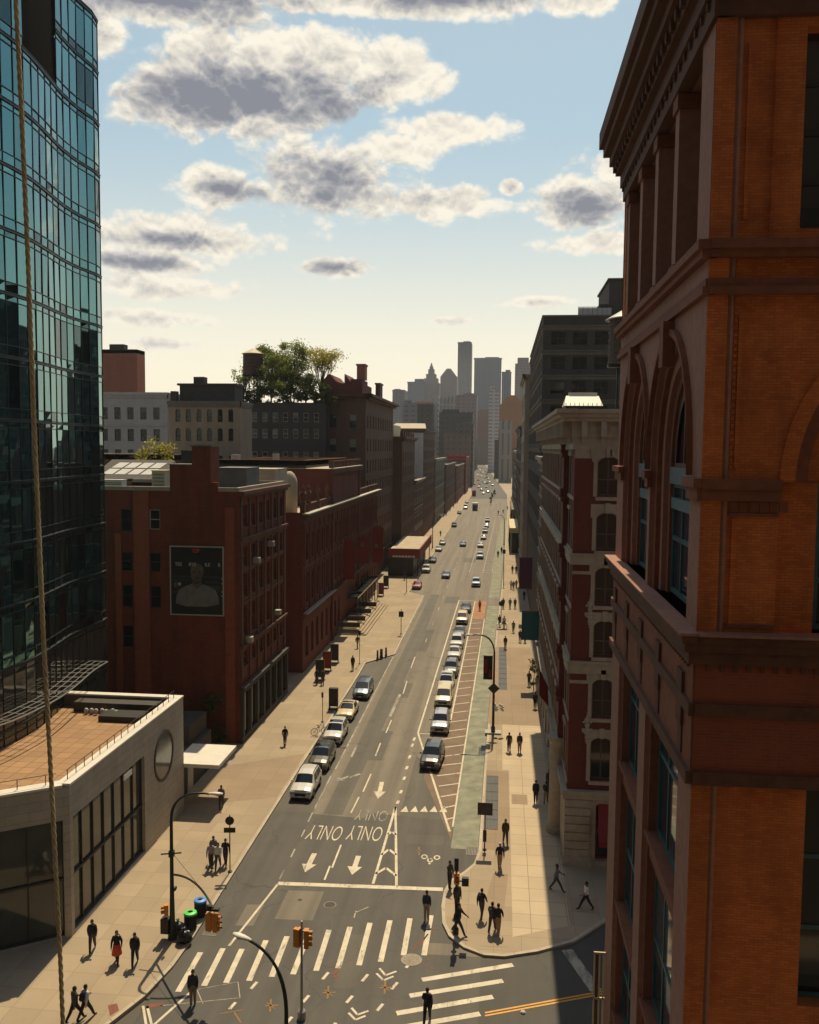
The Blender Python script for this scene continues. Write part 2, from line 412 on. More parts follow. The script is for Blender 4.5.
def roadpaint(name, col, wear):
    m, nt, b = _new(name); co = _co(nt)
    c = _mix(nt, _rng(nt, _noise(nt, co, 1.3, 6, 0.6), 0.3, 0.75), shade(col, 1.08), shade(col, 0.72))
    tr = _rng(nt, _noise(nt, _scaled(nt, co, (1.0, 0.25, 1)), 2.2, 9, 0.78), 0.60-wear*0.22, 0.70-wear*0.18, 0, 0.85)
    c = _mix(nt, tr, c, (0.085,0.075,0.06))
    nt.links.new(c, b.inputs['Base Color']); b.inputs['Roughness'].default_value = 0.65; b.inputs['Specular IOR Level'].default_value = 0.3
    return m
M['line_white'] = roadpaint('road_paint_white', (0.62,0.55,0.42), 0.25)
M['line_worn'] = roadpaint('road_paint_worn', (0.40,0.37,0.30), 0.62)
M['panel_black'] = pmat('panel_black', (0.006,0.006,0.007), 0.95, 0.1, 3, spec=0.02, stain=0.0)
M['line_yellow'] = pmat('road_paint_yellow', (0.62,0.30,0.03), 0.6, 0.14, 6, stain=0.2)
M['spray_orange'] = pmat('spray_orange', (0.26,0.15,0.055), 0.85, 0.2, 6, stain=0.4, stain_scale=2)
M['spray_red'] = pmat('spray_red', (0.20,0.075,0.05), 0.85, 0.2, 6, stain=0.4, stain_scale=2)
M['iron'] = pmat('cast_iron', (0.20,0.17,0.13), 0.6, 0.25, 8, metal=0.3, stain=0.2)
M['bike_green'] = pmat('bike_lane_green', (0.235,0.24,0.175), 0.85, 0.28, 0.7, stain=0.6, stain_scale=0.9)
M['buffer_brown'] = pmat('buffer_brown_paving', (0.18,0.125,0.085), 0.85, 0.16, 1.0, stain=0.3)
M['ramp_tan'] = pmat('ramp_tan_paving', (0.36,0.17,0.085), 0.85, 0.16, 1.0, stain=0.3)

def asphalt(name, col, streak=0.25, spec=0.35, rough=0.75):
    m, nt, b = _new(name)
    co = _co(nt)
    c = _mix(nt, _rng(nt, _noise(nt, co, 0.35, 8, 0.6), 0.3, 0.7), shade(col, 0.78), shade(col, 1.22))
    st = _rng(nt, _noise(nt, _scaled(nt, co, (1.1, 0.02, 1)), 1.0, 3, 0.5), 0.35, 0.65)
    c = _mix(nt, streak, c, _mix(nt, st, shade(col, 0.6), shade(col, 1.5)))
    sp = _rng(nt, _noise(nt, co, 1.8, 9, 0.75), 0.55, 0.85, 0, 0.55)
    c = _mix(nt, sp, c, shade(col, 0.5))
    wv = nt.nodes.new('ShaderNodeTexNoise'); wv.inputs['Scale'].default_value = 0.8; wv.inputs['Detail'].default_value = 6; nt.links.new(co, wv.inputs['Vector'])
    wa = nt.nodes.new('ShaderNodeVectorMath'); wa.operation = 'MULTIPLY_ADD'; nt.links.new(wv.outputs['Color'], wa.inputs[0]); wa.inputs[1].default_value = (2.2,2.2,0); nt.links.new(co, wa.inputs[2])
    vo = nt.nodes.new('ShaderNodeTexVoronoi'); vo.feature = 'DISTANCE_TO_EDGE'; vo.inputs['Scale'].default_value = 0.20; nt.links.new(wa.outputs[0], vo.inputs['Vector'])
    ck = _rng(nt, vo.outputs['Distance'], 0.004, 0.011, 0.75, 0.0)              # sealed cracks
    ckm = nt.nodes.new('ShaderNodeMath'); ckm.operation = 'MULTIPLY'; nt.links.new(ck, ckm.inputs[0]); nt.links.new(_rng(nt, _noise(nt, co, 0.13, 3), 0.42, 0.6), ckm.inputs[1])
    c = _mix(nt, ckm.outputs[0], c, shade(col, 0.35))
    oil = _rng(nt, _noise(nt, _scaled(nt, co, (1.0, 0.16, 1)), 0.9, 5, 0.6), 0.58, 0.78, 0, 0.6)   # oil and tyre grime drawn along the lanes
    c = _mix(nt, oil, c, shade(col, 0.5))
    fine = _rng(nt, _noise(nt, co, 45, 3, 0.6), 0.25, 0.75)
    c = _mix(nt, 0.22, c, _mix(nt, fine, shade(col, 0.4), shade(col, 1.7)))
    nt.links.new(c, b.inputs['Base Color']); b.inputs['Roughness'].default_value = rough
    b.inputs['Specular IOR Level'].default_value = spec
    _bump(nt, b, _noise(nt, co, 60, 4, 0.7), 0.25, 0.01)
    return m
def paving(name, col, bw=1.52, rh=1.52, ms=0.016, joint=0.5, patch=0.18):
    m, nt, b = _new(name)
    co = _co(nt)
    br = nt.nodes.new('ShaderNodeTexBrick'); nt.links.new(co, br.inputs['Vector'])
    br.offset = 0.0
    br.inputs['Scale'].default_value = 1.0; br.inputs['Brick Width'].default_value = bw; br.inputs['Row Height'].default_value = rh
    br.inputs['Mortar Size'].default_value = ms; br.inputs['Mortar Smooth'].default_value = 0.2; br.inputs['Bias'].default_value = 0
    br.inputs['Color1'].default_value = (*shade(col, 1-patch*0.5), 1); br.inputs['Color2'].default_value = (*shade(col, 1+patch*0.5), 1)
    br.inputs['Mortar'].default_value = (*shade(col, joint), 1)
    c = _mix(nt, _rng(nt, _noise(nt, co, 0.22, 7, 0.62), 0.36, 0.66, 0, 0.6), br.outputs['Color'], _mix(nt, 0.6, br.outputs['Color'], shade(col, 0.62)))
    sp = _rng(nt, _noise(nt, co, 2.6, 8, 0.7), 0.6, 0.85, 0, 0.5)
    c = _mix(nt, sp, c, shade(col, 0.45))
    gum = _rng(nt, _noise(nt, co, 9, 2, 0.5), 0.72, 0.76, 0, 0.5)
    c = _mix(nt, gum, c, shade(col, 0.35))
    nt.links.new(c, b.inputs['Base Color']); b.inputs['Roughness'].default_value = 0.85; b.inputs['Specular IOR Level'].default_value = 0.3
    _bump(nt, b, _noise(nt, co, 30, 5, 0.6), 0.15, 0.01)
    return m
M['asphalt'] = asphalt('asphalt_dark', (0.076,0.070,0.060), 0.4)
M['asphalt_old'] = asphalt('asphalt_old', (0.150,0.128,0.098), 0.55)
M['asphalt_patch'] = asphalt('asphalt_patch', (0.092,0.083,0.068), 0.35)
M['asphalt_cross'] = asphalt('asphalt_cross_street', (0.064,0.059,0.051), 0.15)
M['paving'] = paving('sidewalk_concrete', (0.36,0.285,0.195), joint=0.66)
M['paving_new'] = paving('sidewalk_new_slabs', (0.50,0.40,0.275), 2.1, 1.5, 0.02, 0.45, 0.12)
M['paving_brown'] = paving('sidewalk_brown', (0.30,0.225,0.15), 1.5, 1.5, 0.012, 0.6, 0.1)
M['kerb'] = coursed('kerb_granite', (0.36,0.31,0.235), (0.44,0.38,0.29), (0.12,0.10,0.08), 1.9, 6.0, 0.03)
M['grate'] = pmat('subway_grate', (0.085,0.085,0.078), 0.5, 0.2, 12, metal=0.5, stain=0.2)
M['earth'] = pmat('city_ground', (0.10,0.09,0.075), 0.9, 0.25, 0.05, stain=0.3)

# ------------------------------------------------------------------ ground, road, pavements
def flat(name, poly, z, mat, kind='structure'):
    mb = MB(); mb.poly([(p[0], p[1], z) for p in poly])
    return tag(mb.build(name, mat), kind=kind)
def sheet(name, polys, z, mat):          # several painted marks of one kind
    mb = MB()
    for p in polys: mb.poly([(q[0], q[1], z) for q in p])
    return tag(mb.build(name, mat), kind='structure')
flat('ground', [(-4000,-800),(4000,-800),(4000,6000),(-4000,6000)], -0.06, M['earth'])
LK, RK = -16.35, -1.05
ROAD_FAR = [(3.4, 505), (-4.5, 742), (-26, 1400), (-42, 1400), (-26, 742), (-16.8, 505)]
flat('road', [(LK-0.2, 20), (RK+0.2, 20), (RK+0.2, 75), (0.1, 130), (0.9, 172), (3.4, 390)] + ROAD_FAR + [(LK-0.4, 161)], 0.0, M['asphalt_old'])
flat('cross_street', [(-90, -60), (60, -60), (60, 64), (14, 56), (6, 51.5), (LK-0.3, 52.5), (LK-0.3, 36), (-90, 34.5)], 0.004, M['asphalt_cross'])
flat('road_surface', [(LK-0.2, 36.5), (RK+0.4, 36.5), (RK+0.4, 61.8), (-9.2, 62.6), (-9.6, 61.6), (LK-0.2, 62.2)], 0.008, M['asphalt'])
flat('road_surface', [(-12.6, 62), (-11.2, 62), (-10.6, 120), (-11.0, 160), (-12.6, 160)], 0.004, M['asphalt_patch'])
flat('road_surface', [(LK-0.1, 62), (-13.5, 62), (-13.6, 111), (LK-0.2, 107)], 0.0045, M['asphalt_patch'])
flat('road_surface', [(-7.0, 62), (-1.1, 62), (-1.1, 66), (-7.0, 75)], 0.0048, M['asphalt_patch'])

for px, py, w, l, m_ in ((300, 905, 2.2, 3.4, 'asphalt_old'), (352, 960, 1.1, 5.0, 'asphalt_patch'), (425, 840, 2.6, 1.6, 'asphalt_patch'), (250, 915, 1.0, 2.4, 'asphalt_old'), (380, 745, 1.4, 8.0, 'asphalt_patch'), (400, 690, 2.4, 6.0, 'asphalt_patch'), (425, 640, 1.6, 14.0, 'asphalt_patch'), (455, 950, 3.0, 1.2, 'asphalt_old'), (470, 560, 3.0, 9.0, 'asphalt_patch'), (452, 600, 2.4, 7.0, 'asphalt_patch')):
    p = ground(px, py); flat('road_repair', [(p.x-w/2, p.y-l/2), (p.x+w/2, p.y-l/2+0.1), (p.x+w/2, p.y+l/2), (p.x-w/2, p.y+l/2-0.1)], 0.0092, M[m_])
flat('road_surface', [(-16.7, 470), (3.3, 470), (3.4, 505), (-4.5, 742), (-26, 1400), (-42, 1400), (-26, 742), (-16.8, 505)], 0.02, M['asphalt_cross'])  # darker sheet standing in for the shade over the far road
def kerbed(name, poly, mat, z=0.13, kerb=0.22):
    mb = MB(); mb.prism(poly, -0.05, z, 0, bottom=False)
    o = tag(mb.build(name, mat), kind='structure')
    return o
LEFT_EDGE = [(LK, 44.5), (LK, 100.7), (-16.45, 107.0), (-13.4, 112.1), (-13.55, 157.4), (-16.75, 161.3), (-16.8, 505), (-26.2, 742), (-42, 1400)]
LEFT_CORNER = [(-60, 33.0), (-24, 33.4), (-20.0, 34.6), (-18.0, 36.6), (-16.9, 39.6), (-16.45, 42.2)]
kerbed('left_pavement', LEFT_CORNER + LEFT_EDGE + [(-60, 1400)], M['paving'])
RIGHT_EDGE = [(3.4, 505), (3.0, 390), (0.5, 172), (-0.35, 130), (-1.0, 75), (-1.1, 57.2), (-1.35, 55.4), (-1.95, 54.2), (-2.75, 53.0), (-3.05, 51.6), (-3.08, 49.8), (-2.9, 48.0), (-2.45, 46.7), (-1.6, 45.7), (-0.5, 45.1), (0.6, 45.1), (2.4, 45.8), (4.4, 47.0), (6.4, 49.4), (8, 51.0), (14, 53.4), (60, 60)]
kerbed('right_pavement', [(60, 1400), (-26, 1400), (-4.5, 742)] + RIGHT_EDGE, M['paving'])
def strip(name, line, w, z, mat, h=0.0):
    mb = MB(); L = [Vector((p[0], p[1], 0)) for p in line]; a = []; b = []
    for i, p in enumerate(L):
        t = (L[min(i+1, len(L)-1)] - L[max(i-1, 0)]).normalized(); n = Vector((-t.y, t.x, 0))
        a.append(p + n*w[0]); b.append(p + n*w[1])
    for i in range(len(L)-1):
        mb.poly([(a[i].x,a[i].y,z),(b[i].x,b[i].y,z),(b[i+1].x,b[i+1].y,z),(a[i+1].x,a[i+1].y,z)])
    return tag(mb.build(name, mat, fix=True), kind='structure')
strip('kerb', LEFT_CORNER + LEFT_EDGE, (0.0, 0.2), 0.134, M['kerb'])
strip('kerb', RIGHT_EDGE, (0.0, 0.2), 0.134, M['kerb'])
# near side of the crossing, mostly below the picture: the kerb the near building stands on
kerbed('near_pavement', [(2.6, -40), (60, -40), (60, 42), (20, 38.5), (6, 37.6), (3.6, 36.4), (2.6, 33.5)], M['paving'])
# pavement patches: newer pale slabs, brown strips, subway gratings
def patch(pts, mat, z=0.1345, name='pavement_patch'):
    return flat(name, pts, z, mat)
patch([(1.05, 47.0), (4.3, 48.6), (4.3, 84.5), (0.5, 84.5), (0.5, 72.3), (1.05, 72.3)], M['paving_new'])
patch([(-0.78, 45.9), (0.9, 46.0), (1.0, 56.0), (-0.78, 55.8)], M['paving'], 0.136)
patch([(-0.05, 54.2), (-0.7, 49.6), (0.6, 50.0), (0.85, 54.2)], M['paving_brown'], 0.140)
patch([(-0.85, 57.5), (1.0, 57.5), (1.0, 72), (-0.85, 72)], M['paving_brown'], 0.1365)
patch([(-0.85, 84.6), (4.3, 84.6), (4.3, 118), (-0.7, 118)], M['paving_brown'], 0.1365)
patch([(1.2, 65.3), (2.4, 65.3), (2.4, 67.2), (1.2, 67.2)], M['paving_brown'], 0.1385)
patch([(-23, 62.0), (-16.7, 64.2), (-16.7, 74.0), (-23, 70.0)], M['paving_brown'], 0.1365)
for x0, x1, y0, y1, n in ((-0.74, 0.14, 60.6, 70.9, 6), (0.1, 1.0, 97, 118, 9)):
    mb = MB(); s = (y1-y0)/n
    for i in range(n):
        a, b = y0+i*s+0.09, y0+(i+1)*s-0.09
        for k in range(9):
            x = x0+(x1-x0)*(k+0.5)/9
            mb.box(x-0.022, a, 0.139, x+0.022, b, 0.158)
        for y in (a, b): mb.box(x0, y-0.04, 0.139, x1, y+0.04, 0.16)
    t = thing('pavement_grating', 'long steel grating in the right pavement '+('beside the square grey sign' if n == 6 else 'beyond the banner lamp post'), 'grating', ((x0+x1)/2, y0, 0.13), 0)
    mb.build('bars', M['grate'], t)
    m2 = MB(); m2.box(x0-0.03, y0, 0.1372, x1+0.03, y1, 0.1378); m2.build('pit', M['black'], t)

# ------------------------------------------------------------------ road paint
PZ = 0.0135
g = lambda x, y: tuple(ground(x, y))[:2]
def bar(a, b, w):                        # a painted line from a to b, width w
    a, b = Vector(a), Vector(b); t = (b-a).normalized(); n = Vector((-t.y, t.x))*w/2
    return [a-n, b-n, b+n, a+n]
# zebra over the main street (long bars), each end read off the kerb grid
zb = []
for (xt, yt, xb, yb) in ((200.5, 952.5, 178, 992), (223, 948.5, 204, 986), (242, 949, 226, 983), (266, 940.5, 249, 981), (287, 936.5, 271.5, 977), (308.5, 934, 293, 974.5),
                         (329, 930, 316, 971), (350, 927, 338, 968.5), (370, 923, 359, 965.5), (390, 920.5, 380.5, 962), (410, 918.5, 403.5, 955.5), (431, 915.5, 424, 955.5)):
    zb.append(bar(g(xt, yt), g(xb, yb), 0.30))
sheet('crosswalk_marking', zb, PZ, M['line_white'])
sheet('crosswalk_marking', [bar(g(a, b), g(c, d), 0.34) for a, b, c, d in ((422, 980, 513, 965), (409.5, 996, 503, 981), (396.5, 1013.5, 493, 997), (388, 1030, 480, 1014))], PZ, M['line_white'])
sheet('crosswalk_marking', [bar(g(567, 950), g(596, 991), 0.62)], PZ, M['line_worn'])
sheet('stop_line', [bar(g(278, 883.5), g(443, 889.5), 0.42)], PZ, M['line_white'])
sheet('edge_line', [bar(g(278, 884), g(229, 946), 0.14), bar(g(191, 992), g(154, 1025), 0.14), bar(g(143, 1006), g(147, 1030), 0.12), bar(g(147, 1006), g(153, 1030), 0.12)], PZ, M['line_white'])
sheet('centre_line', [bar(g(485, 1013), g(611, 990), 0.11), bar(g(485, 1016), g(611, 992.6), 0.11)], PZ, M['line_yellow'])
# lane lines
sheet('lane_line', [bar((-13.42, y), (-13.5, y+b), 0.12) for y, b in ((60.5, 9), (71, 40), (113, 42))] + [bar((-13.35, y), (-13.37, y+1.2), 0.10) for y in (52, 55, 58)], PZ, M['line_worn'])
sheet('lane_line', [bar(g(*a), g(*b), 0.12) for a, b in (((324.5, 880), (330, 866)), ((332, 868), (341, 845)), ((351, 813), (359, 797)), ((363, 792), (371, 774)), ((375.5, 756), (380.5, 743)), ((386, 733), (391.5, 720)), ((403, 694), (407, 681)), ((411, 668), (415, 657)))] , PZ, M['line_white'])
sheet('lane_line', [bar((-10.1, y), (-10.1, y+3), 0.12) for y in range(120, 330, 12)], PZ, M['line_worn'])
sheet('lane_line', [bar((-10.7, 86), (-10.62, 94), 0.28), bar((-12.6, 74), (-12.6, 77), 0.2)], PZ, M['line_worn'])
# parking lane outline, painted buffer, bike lane
sheet('bike_lane', [[(-2.98, 57.6), (-1.14, 57.6), (-1.08, 75), (-0.5, 130), (-0.05, 150), (-1.9, 150), (-2.35, 120), (-2.7, 90)]], 0.0088, M['bike_green'])
sheet('bike_lane', [[(-1.9, 158), (-0.1, 158), (2.3, 330), (0.4, 330)]], 0.0088, M['bike_green'])
sheet('buffer_strip', [[(-5.9, 70.0), (-3.05, 59), (-2.75, 90), (-2.4, 138), (-4.15, 138), (-4.62, 81.5), (-5.9, 79)]], 0.0105, M['buffer_brown'])
sheet('buffer_strip', [[(-4.15, 138), (-2.4, 138), (-2.2, 154), (-4.1, 154)]], 0.0105, M['ramp_tan'])
hp = [bar((-4.58 if y > 80 else -4.3-(81-y)*0.12, y), (-2.98 if y < 100 else -2.75, y+0.9), 0.16) for y in [62.2, 64.2, 66.3, 68.4, 70.6, 72.8, 75.0, 77.3, 79.6, 82.2, 85, 88, 91, 94, 97, 100, 103.5, 107, 110.5, 114, 118, 122, 126, 130, 134]]
hp[0] = bar((-3.55, 62.2), (-3.0, 62.6), 0.16); hp[1] = bar((-3.9, 64.2), (-3.0, 64.8), 0.16); hp[2] = bar((-4.25, 66.3), (-3.0, 67.0), 0.16); hp[3] = bar((-4.55, 68.4), (-2.98, 69.2), 0.16)
hp[4] = bar((-4.85, 70.6), (-2.97, 71.5), 0.16); hp[5] = bar((-4.95, 72.9), (-2.96, 73.8), 0.16); hp[6] = bar((-5.1, 75.0), (-2.95, 76.1), 0.16)
hp[7] = bar((-5.2, 77.3), (-2.93, 78.5), 0.16); hp[8] = bar((-5.3, 79.6), (-2.92, 81.0), 0.16)
sheet('buffer_hatching', hp, PZ, M['line_white'])
sheet('parking_lane_line', [bar((-7.45, 81.2), (-7.1, 154.5), 0.16), bar((-4.62, 81.0), (-4.25, 154), 0.16), bar((-7.45, 81.1), (-4.62, 81.1), 0.16), bar((-7.1, 154.3), (-4.25, 154.3), 0.16),
                            bar((-3.03, 61), (-2.72, 95), 0.13), bar((-2.72, 95), (-2.3, 138), 0.13), bar((-7.4, 81), (-3.2, 60.2), 0.17)], PZ+0.001, M['line_white'])
sheet('parking_lane_line', [bar((-6.6, 190), (-5.6, 330), 0.16), bar((-3.6, 190), (-2.2, 330), 0.16), bar((-6.6, 190), (-1.2, 190), 0.16), bar((-1.7, 190), (0.2, 330), 0.13)], PZ, M['line_worn'])
sheet('buffer_hatching', [bar((-3.5+0.009*(y-190), y), (-1.7+0.009*(y-190), y+1.2), 0.2) for y in range(193, 325, 6)], PZ, M['line_worn'])
sheet('dotted_line', [bar(g(x, y), g(x+1.6, y-3.2), 0.22) for x, y in ((397, 804), (400.2, 793.5), (403.5, 780), (406, 769.5), (408.8, 758.6), (411.4, 747), (413.4, 740.8))], PZ, M['line_white'])
tri = []
for k in range(5):
    c = g(404.5+k*9.7, 811.5); tri.append([(c[0]-0.3, c[1]-0.1), (c[0]+0.3, c[1]-0.1), (c[0], c[1]+1.0)])
sheet('yield_marking', tri, PZ, M['line_white'])
# painted island of chevrons before the stop line
tip, bl, br_ = g(395.5, 807), g(373, 884), g(396.5, 886)
isl = [bar(tip, bl, 0.17), bar(tip, br_, 0.17)]
for (lx, ly, mx, my, rx, ry) in ((388, 834.5, 392, 831.5, 395.8, 835), (381.5, 855, 389, 849.5, 396, 855), (375.5, 874, 386, 868, 396.3, 876)):
    isl += [bar(g(lx, ly), g(mx, my), 0.2), bar(g(mx, my), g(rx, ry), 0.2)]
sheet('chevron_marking', isl, PZ+0.001, M['line_white'])
# arrows (traffic comes towards the camera)
def arrow(tail, tipp, w=0.34, hw=0.95, hl=0.42):
    a, b = Vector(tail), Vector(tipp); t = (b-a); L = t.length; t.normalize(); n = Vector((-t.y, t.x)); c = b - t*L*hl
    return [[a-n*w/2, c-n*w/2, c+n*w/2, a+n*w/2], [c-n*hw/2, b, c+n*hw/2]]
sheet('arrow_marking', arrow(g(314.5, 853.5), g(305, 872.5)) + arrow(g(358.5, 856), g(352, 875)) + arrow(g(382, 782), g(378, 799)), PZ, M['line_white'])
lt = arrow((-11.95, 69.6), (-13.05, 68.3), 0.3, 0.95, 0.5); sheet('arrow_marking', lt + [bar((-11.2, 70.2), (-12.0, 69.3), 0.28)], PZ, M['line_worn'])
def text_mesh(s, size, stretch=1.0, bold=0.0, extrude=0.0):
    cu = bpy.data.curves.new('lettering', 'FONT'); cu.body = s; cu.size = size; cu.align_x = 'CENTER'; cu.align_y = 'CENTER'; cu.offset = bold; cu.extrude = extrude
    cu.resolution_u = 3
    o = bpy.data.objects.new('lettering', cu); COL.objects.link(o)
    dg = bpy.context.evaluated_depsgraph_get(); dg.update()
    me = bpy.data.meshes.new_from_object(o.evaluated_get(dg))
    bpy.data.objects.remove(o); bpy.data.curves.remove(cu)
    for v in me.vertices: v.co.y *= stretch
    return me
om = text_mesh('ONLY', 0.92, 3.7, -0.012); om.materials.append(M['line_white'])
for c in (g(325.5, 832), g(365.5, 832.5)):
    o = bpy.data.objects.new('word_marking', om); COL.objects.link(o); o.location = (c[0], c[1], PZ); o.rotation_euler = (0, 0, math.pi); tag(o, kind='structure')
ow = text_mesh('ONLY', 0.9, 3.0, -0.012); ow.materials.append(M['line_worn'])
c = g(372, 815); o = bpy.data.objects.new('word_marking', ow); COL.objects.link(o); o.location = (c[0], c[1], PZ); o.rotation_euler = (0, 0, math.pi); tag(o, kind='structure')
# bicycle symbol: two wheels, frame and rider's head, seen from the other side
def ring(c, r0, r1, n=14):
    return [[(c[0]+r*math.cos(t), c[1]+r*math.sin(t)*1.5) for r, t in ((r0, a), (r1, a), (r1, b), (r0, b))] for a, b in [(2*math.pi*k/n, 2*math.pi*(k+1)/n) for k in range(n)]]
bc = g(430.5, 858)
sheet('bicycle_marking', ring((bc[0]-0.42, bc[1]+0.1), 0.13, 0.22) + ring((bc[0]+0.42, bc[1]+0.1), 0.13, 0.22) + ring((bc[0], bc[1]-0.35), 0.1, 0.2) +
      [bar((bc[0]-0.3, bc[1]), (bc[0]+0.2, bc[1]-0.3), 0.09), bar((bc[0], bc[1]-0.9), (bc[0], bc[1]-0.7), 0.14)], PZ, M['line_white'])
sheet('utility_marking', [bar(g(416.5, 851), g(421.5, 851), 0.1), bar(g(419, 847), g(419, 855), 0.1)], PZ, M['spray_orange'])
# bike sharrow chevrons and dashes through the junction
ch = []
for cx, cy in ((386.5, 977.5), (358.5, 1017)):
    for d in (0, 5):
        ch += [bar(g(cx-7-d*0.6, cy-9+d), g(cx-1-d*0.4, cy-2+d), 0.12), bar(g(cx-1-d*0.4, cy-2+d), g(cx+10-d*0.6, cy-6+d), 0.12)]
ch += [bar(g(x, y), g(x+6, y-7), 0.16) for x, y in ((322.5, 979.5), (362, 981.5), (303, 1002.5), (346.5, 1003), (391.5, 989.5), (377, 1011), (330, 1030), (251, 989), (229.5, 1009.5), (406, 968), (286, 1024))]
sheet('junction_marking', ch, PZ, M['line_white'])
cross = []
for cx, cy in ((328.5, 993), (271, 1006), (385.5, 988)):
    cross += [bar(g(cx-6, cy), g(cx+7, cy-0.5), 0.09), bar(g(cx, cy-7), g(cx-1, cy+6), 0.09), bar(g(cx-4, cy-3), g(cx+4, cy+3), 0.06)]
cross += [bar(g(220, 1014), g(243, 1010), 0.06), bar(g(234, 1012), g(241, 1023), 0.08)]
sheet('utility_marking', cross, PZ, M['spray_orange'])
sheet('utility_marking', [bar(g(146, 1007), g(163, 1004), 0.3), bar(g(332, 974), g(339, 970), 0.25), bar(g(334, 976), g(338, 978), 0.2), bar(g(412, 950), g(418, 946), 0.12), bar(g(428, 930), g(436, 928), 0.14)], PZ, M['spray_red'])
flat('utility_marking', [(p[0], p[1]) for p in (g(108, 1008), g(117, 1006), g(119, 1013), g(110, 1019))], 0.1375, M['spray_red'])
sheet('utility_marking', [bar(g(*a), g(*b), 0.045) for a, b in (((160, 1006), (240, 998)), ((196, 990), (238, 982)), ((238, 982), (240, 998)), ((197, 990), (203, 1004)))], PZ, M['line_worn'])
sheet('utility_marking', [bar(g(354, 918), g(356, 911), 0.07), bar(g(355, 913), g(369, 907), 0.08)], PZ, M['line_worn'])
sheet('utility_marking', [bar(g(420, 945), g(428, 934), 0.08), bar(g(415, 946), g(422, 938), 0.06), bar(g(425, 966), g(437, 970), 0.06), bar(g(424, 961), g(436, 958), 0.05)], PZ, M['spray_red'])
# manhole in the junction, gully grates at the kerbs
c = g(411.5, 960)
t = thing('manhole_cover', 'round pale cast iron manhole cover by the end of the zebra crossing', 'manhole cover', (c[0], c[1], 0.0))
mb = MB(); mb.lathe([(0.56, 0.012), (0.56, 0.022), (0.5, 0.022), (0.5, 0.018)], 28, (c[0], c[1], 0)); mb.build('rim', M['iron'], t)
mb = MB(); mb.lathe([(0.49, 0.012), (0.49, 0.021)], 28, (c[0], c[1], 0))
for k in range(-5, 6):
    w = math.sqrt(max(0, 0.42**2-(k*0.08)**2)); mb.box(c[0]-w, c[1]+k*0.08-0.02, 0.021, c[0]+w, c[1]+k*0.08+0.02, 0.026)
mb.build('lid', M['iron'], t)
for px, py, lb in ((330, 905, 'small dark manhole cover on the asphalt before the zebra crossing'), (343, 748, 'small manhole cover on the left lane line beside the parked cars'), (410, 660, 'manhole cover in the middle of the road beside the plaza'), (300, 900, 'little valve cover left of the small dark manhole before the zebra')):
    c = g(px, py); t = thing('manhole_cover', lb, 'manhole cover', (c[0], c[1], 0.0)); r_ = 0.38 if 'little' not in lb else 0.16
    mb = MB(); mb.lathe([(r_,0.012),(r_,0.02),(r_*0.88,0.02),(r_*0.88,0.017)], 20, (c[0],c[1],0)); mb.build('rim', M['iron'], t)
    mb = MB(); mb.lathe([(r_*0.86,0.012),(r_*0.86,0.0195)], 20, (c[0],c[1],0)); mb.build('lid', M['dark_stone'], t)
for (px, py, lb) in ((212, 930, 'iron gully grate in the gutter beside the hanging signal at the left kerb'), (472, 851, 'iron gully grate in the gutter of the right kerb before the crossing')):
    c = g(px, py); t = thing('gully_grate', lb, 'drain', (c[0], c[1], 0.0))
    mb = MB()
    for k in range(8): mb.box(c[0]-0.35+k*0.1-0.02, c[1]-0.55, 0.012, c[0]-0.35+k*0.1+0.02, c[1]+0.55, 0.024)
    for s in (-1, 1): mb.box(c[0]-0.4, c[1]+s*0.58-0.03, 0.012, c[0]+0.4, c[1]+s*0.58+0.03, 0.025)
    mb.build('bars', M['iron'], t); m2 = MB(); m2.box(c[0]-0.38, c[1]-0.56, 0.0105, c[0]+0.38, c[1]+0.56, 0.0115); m2.build('pit', M['black'], t)
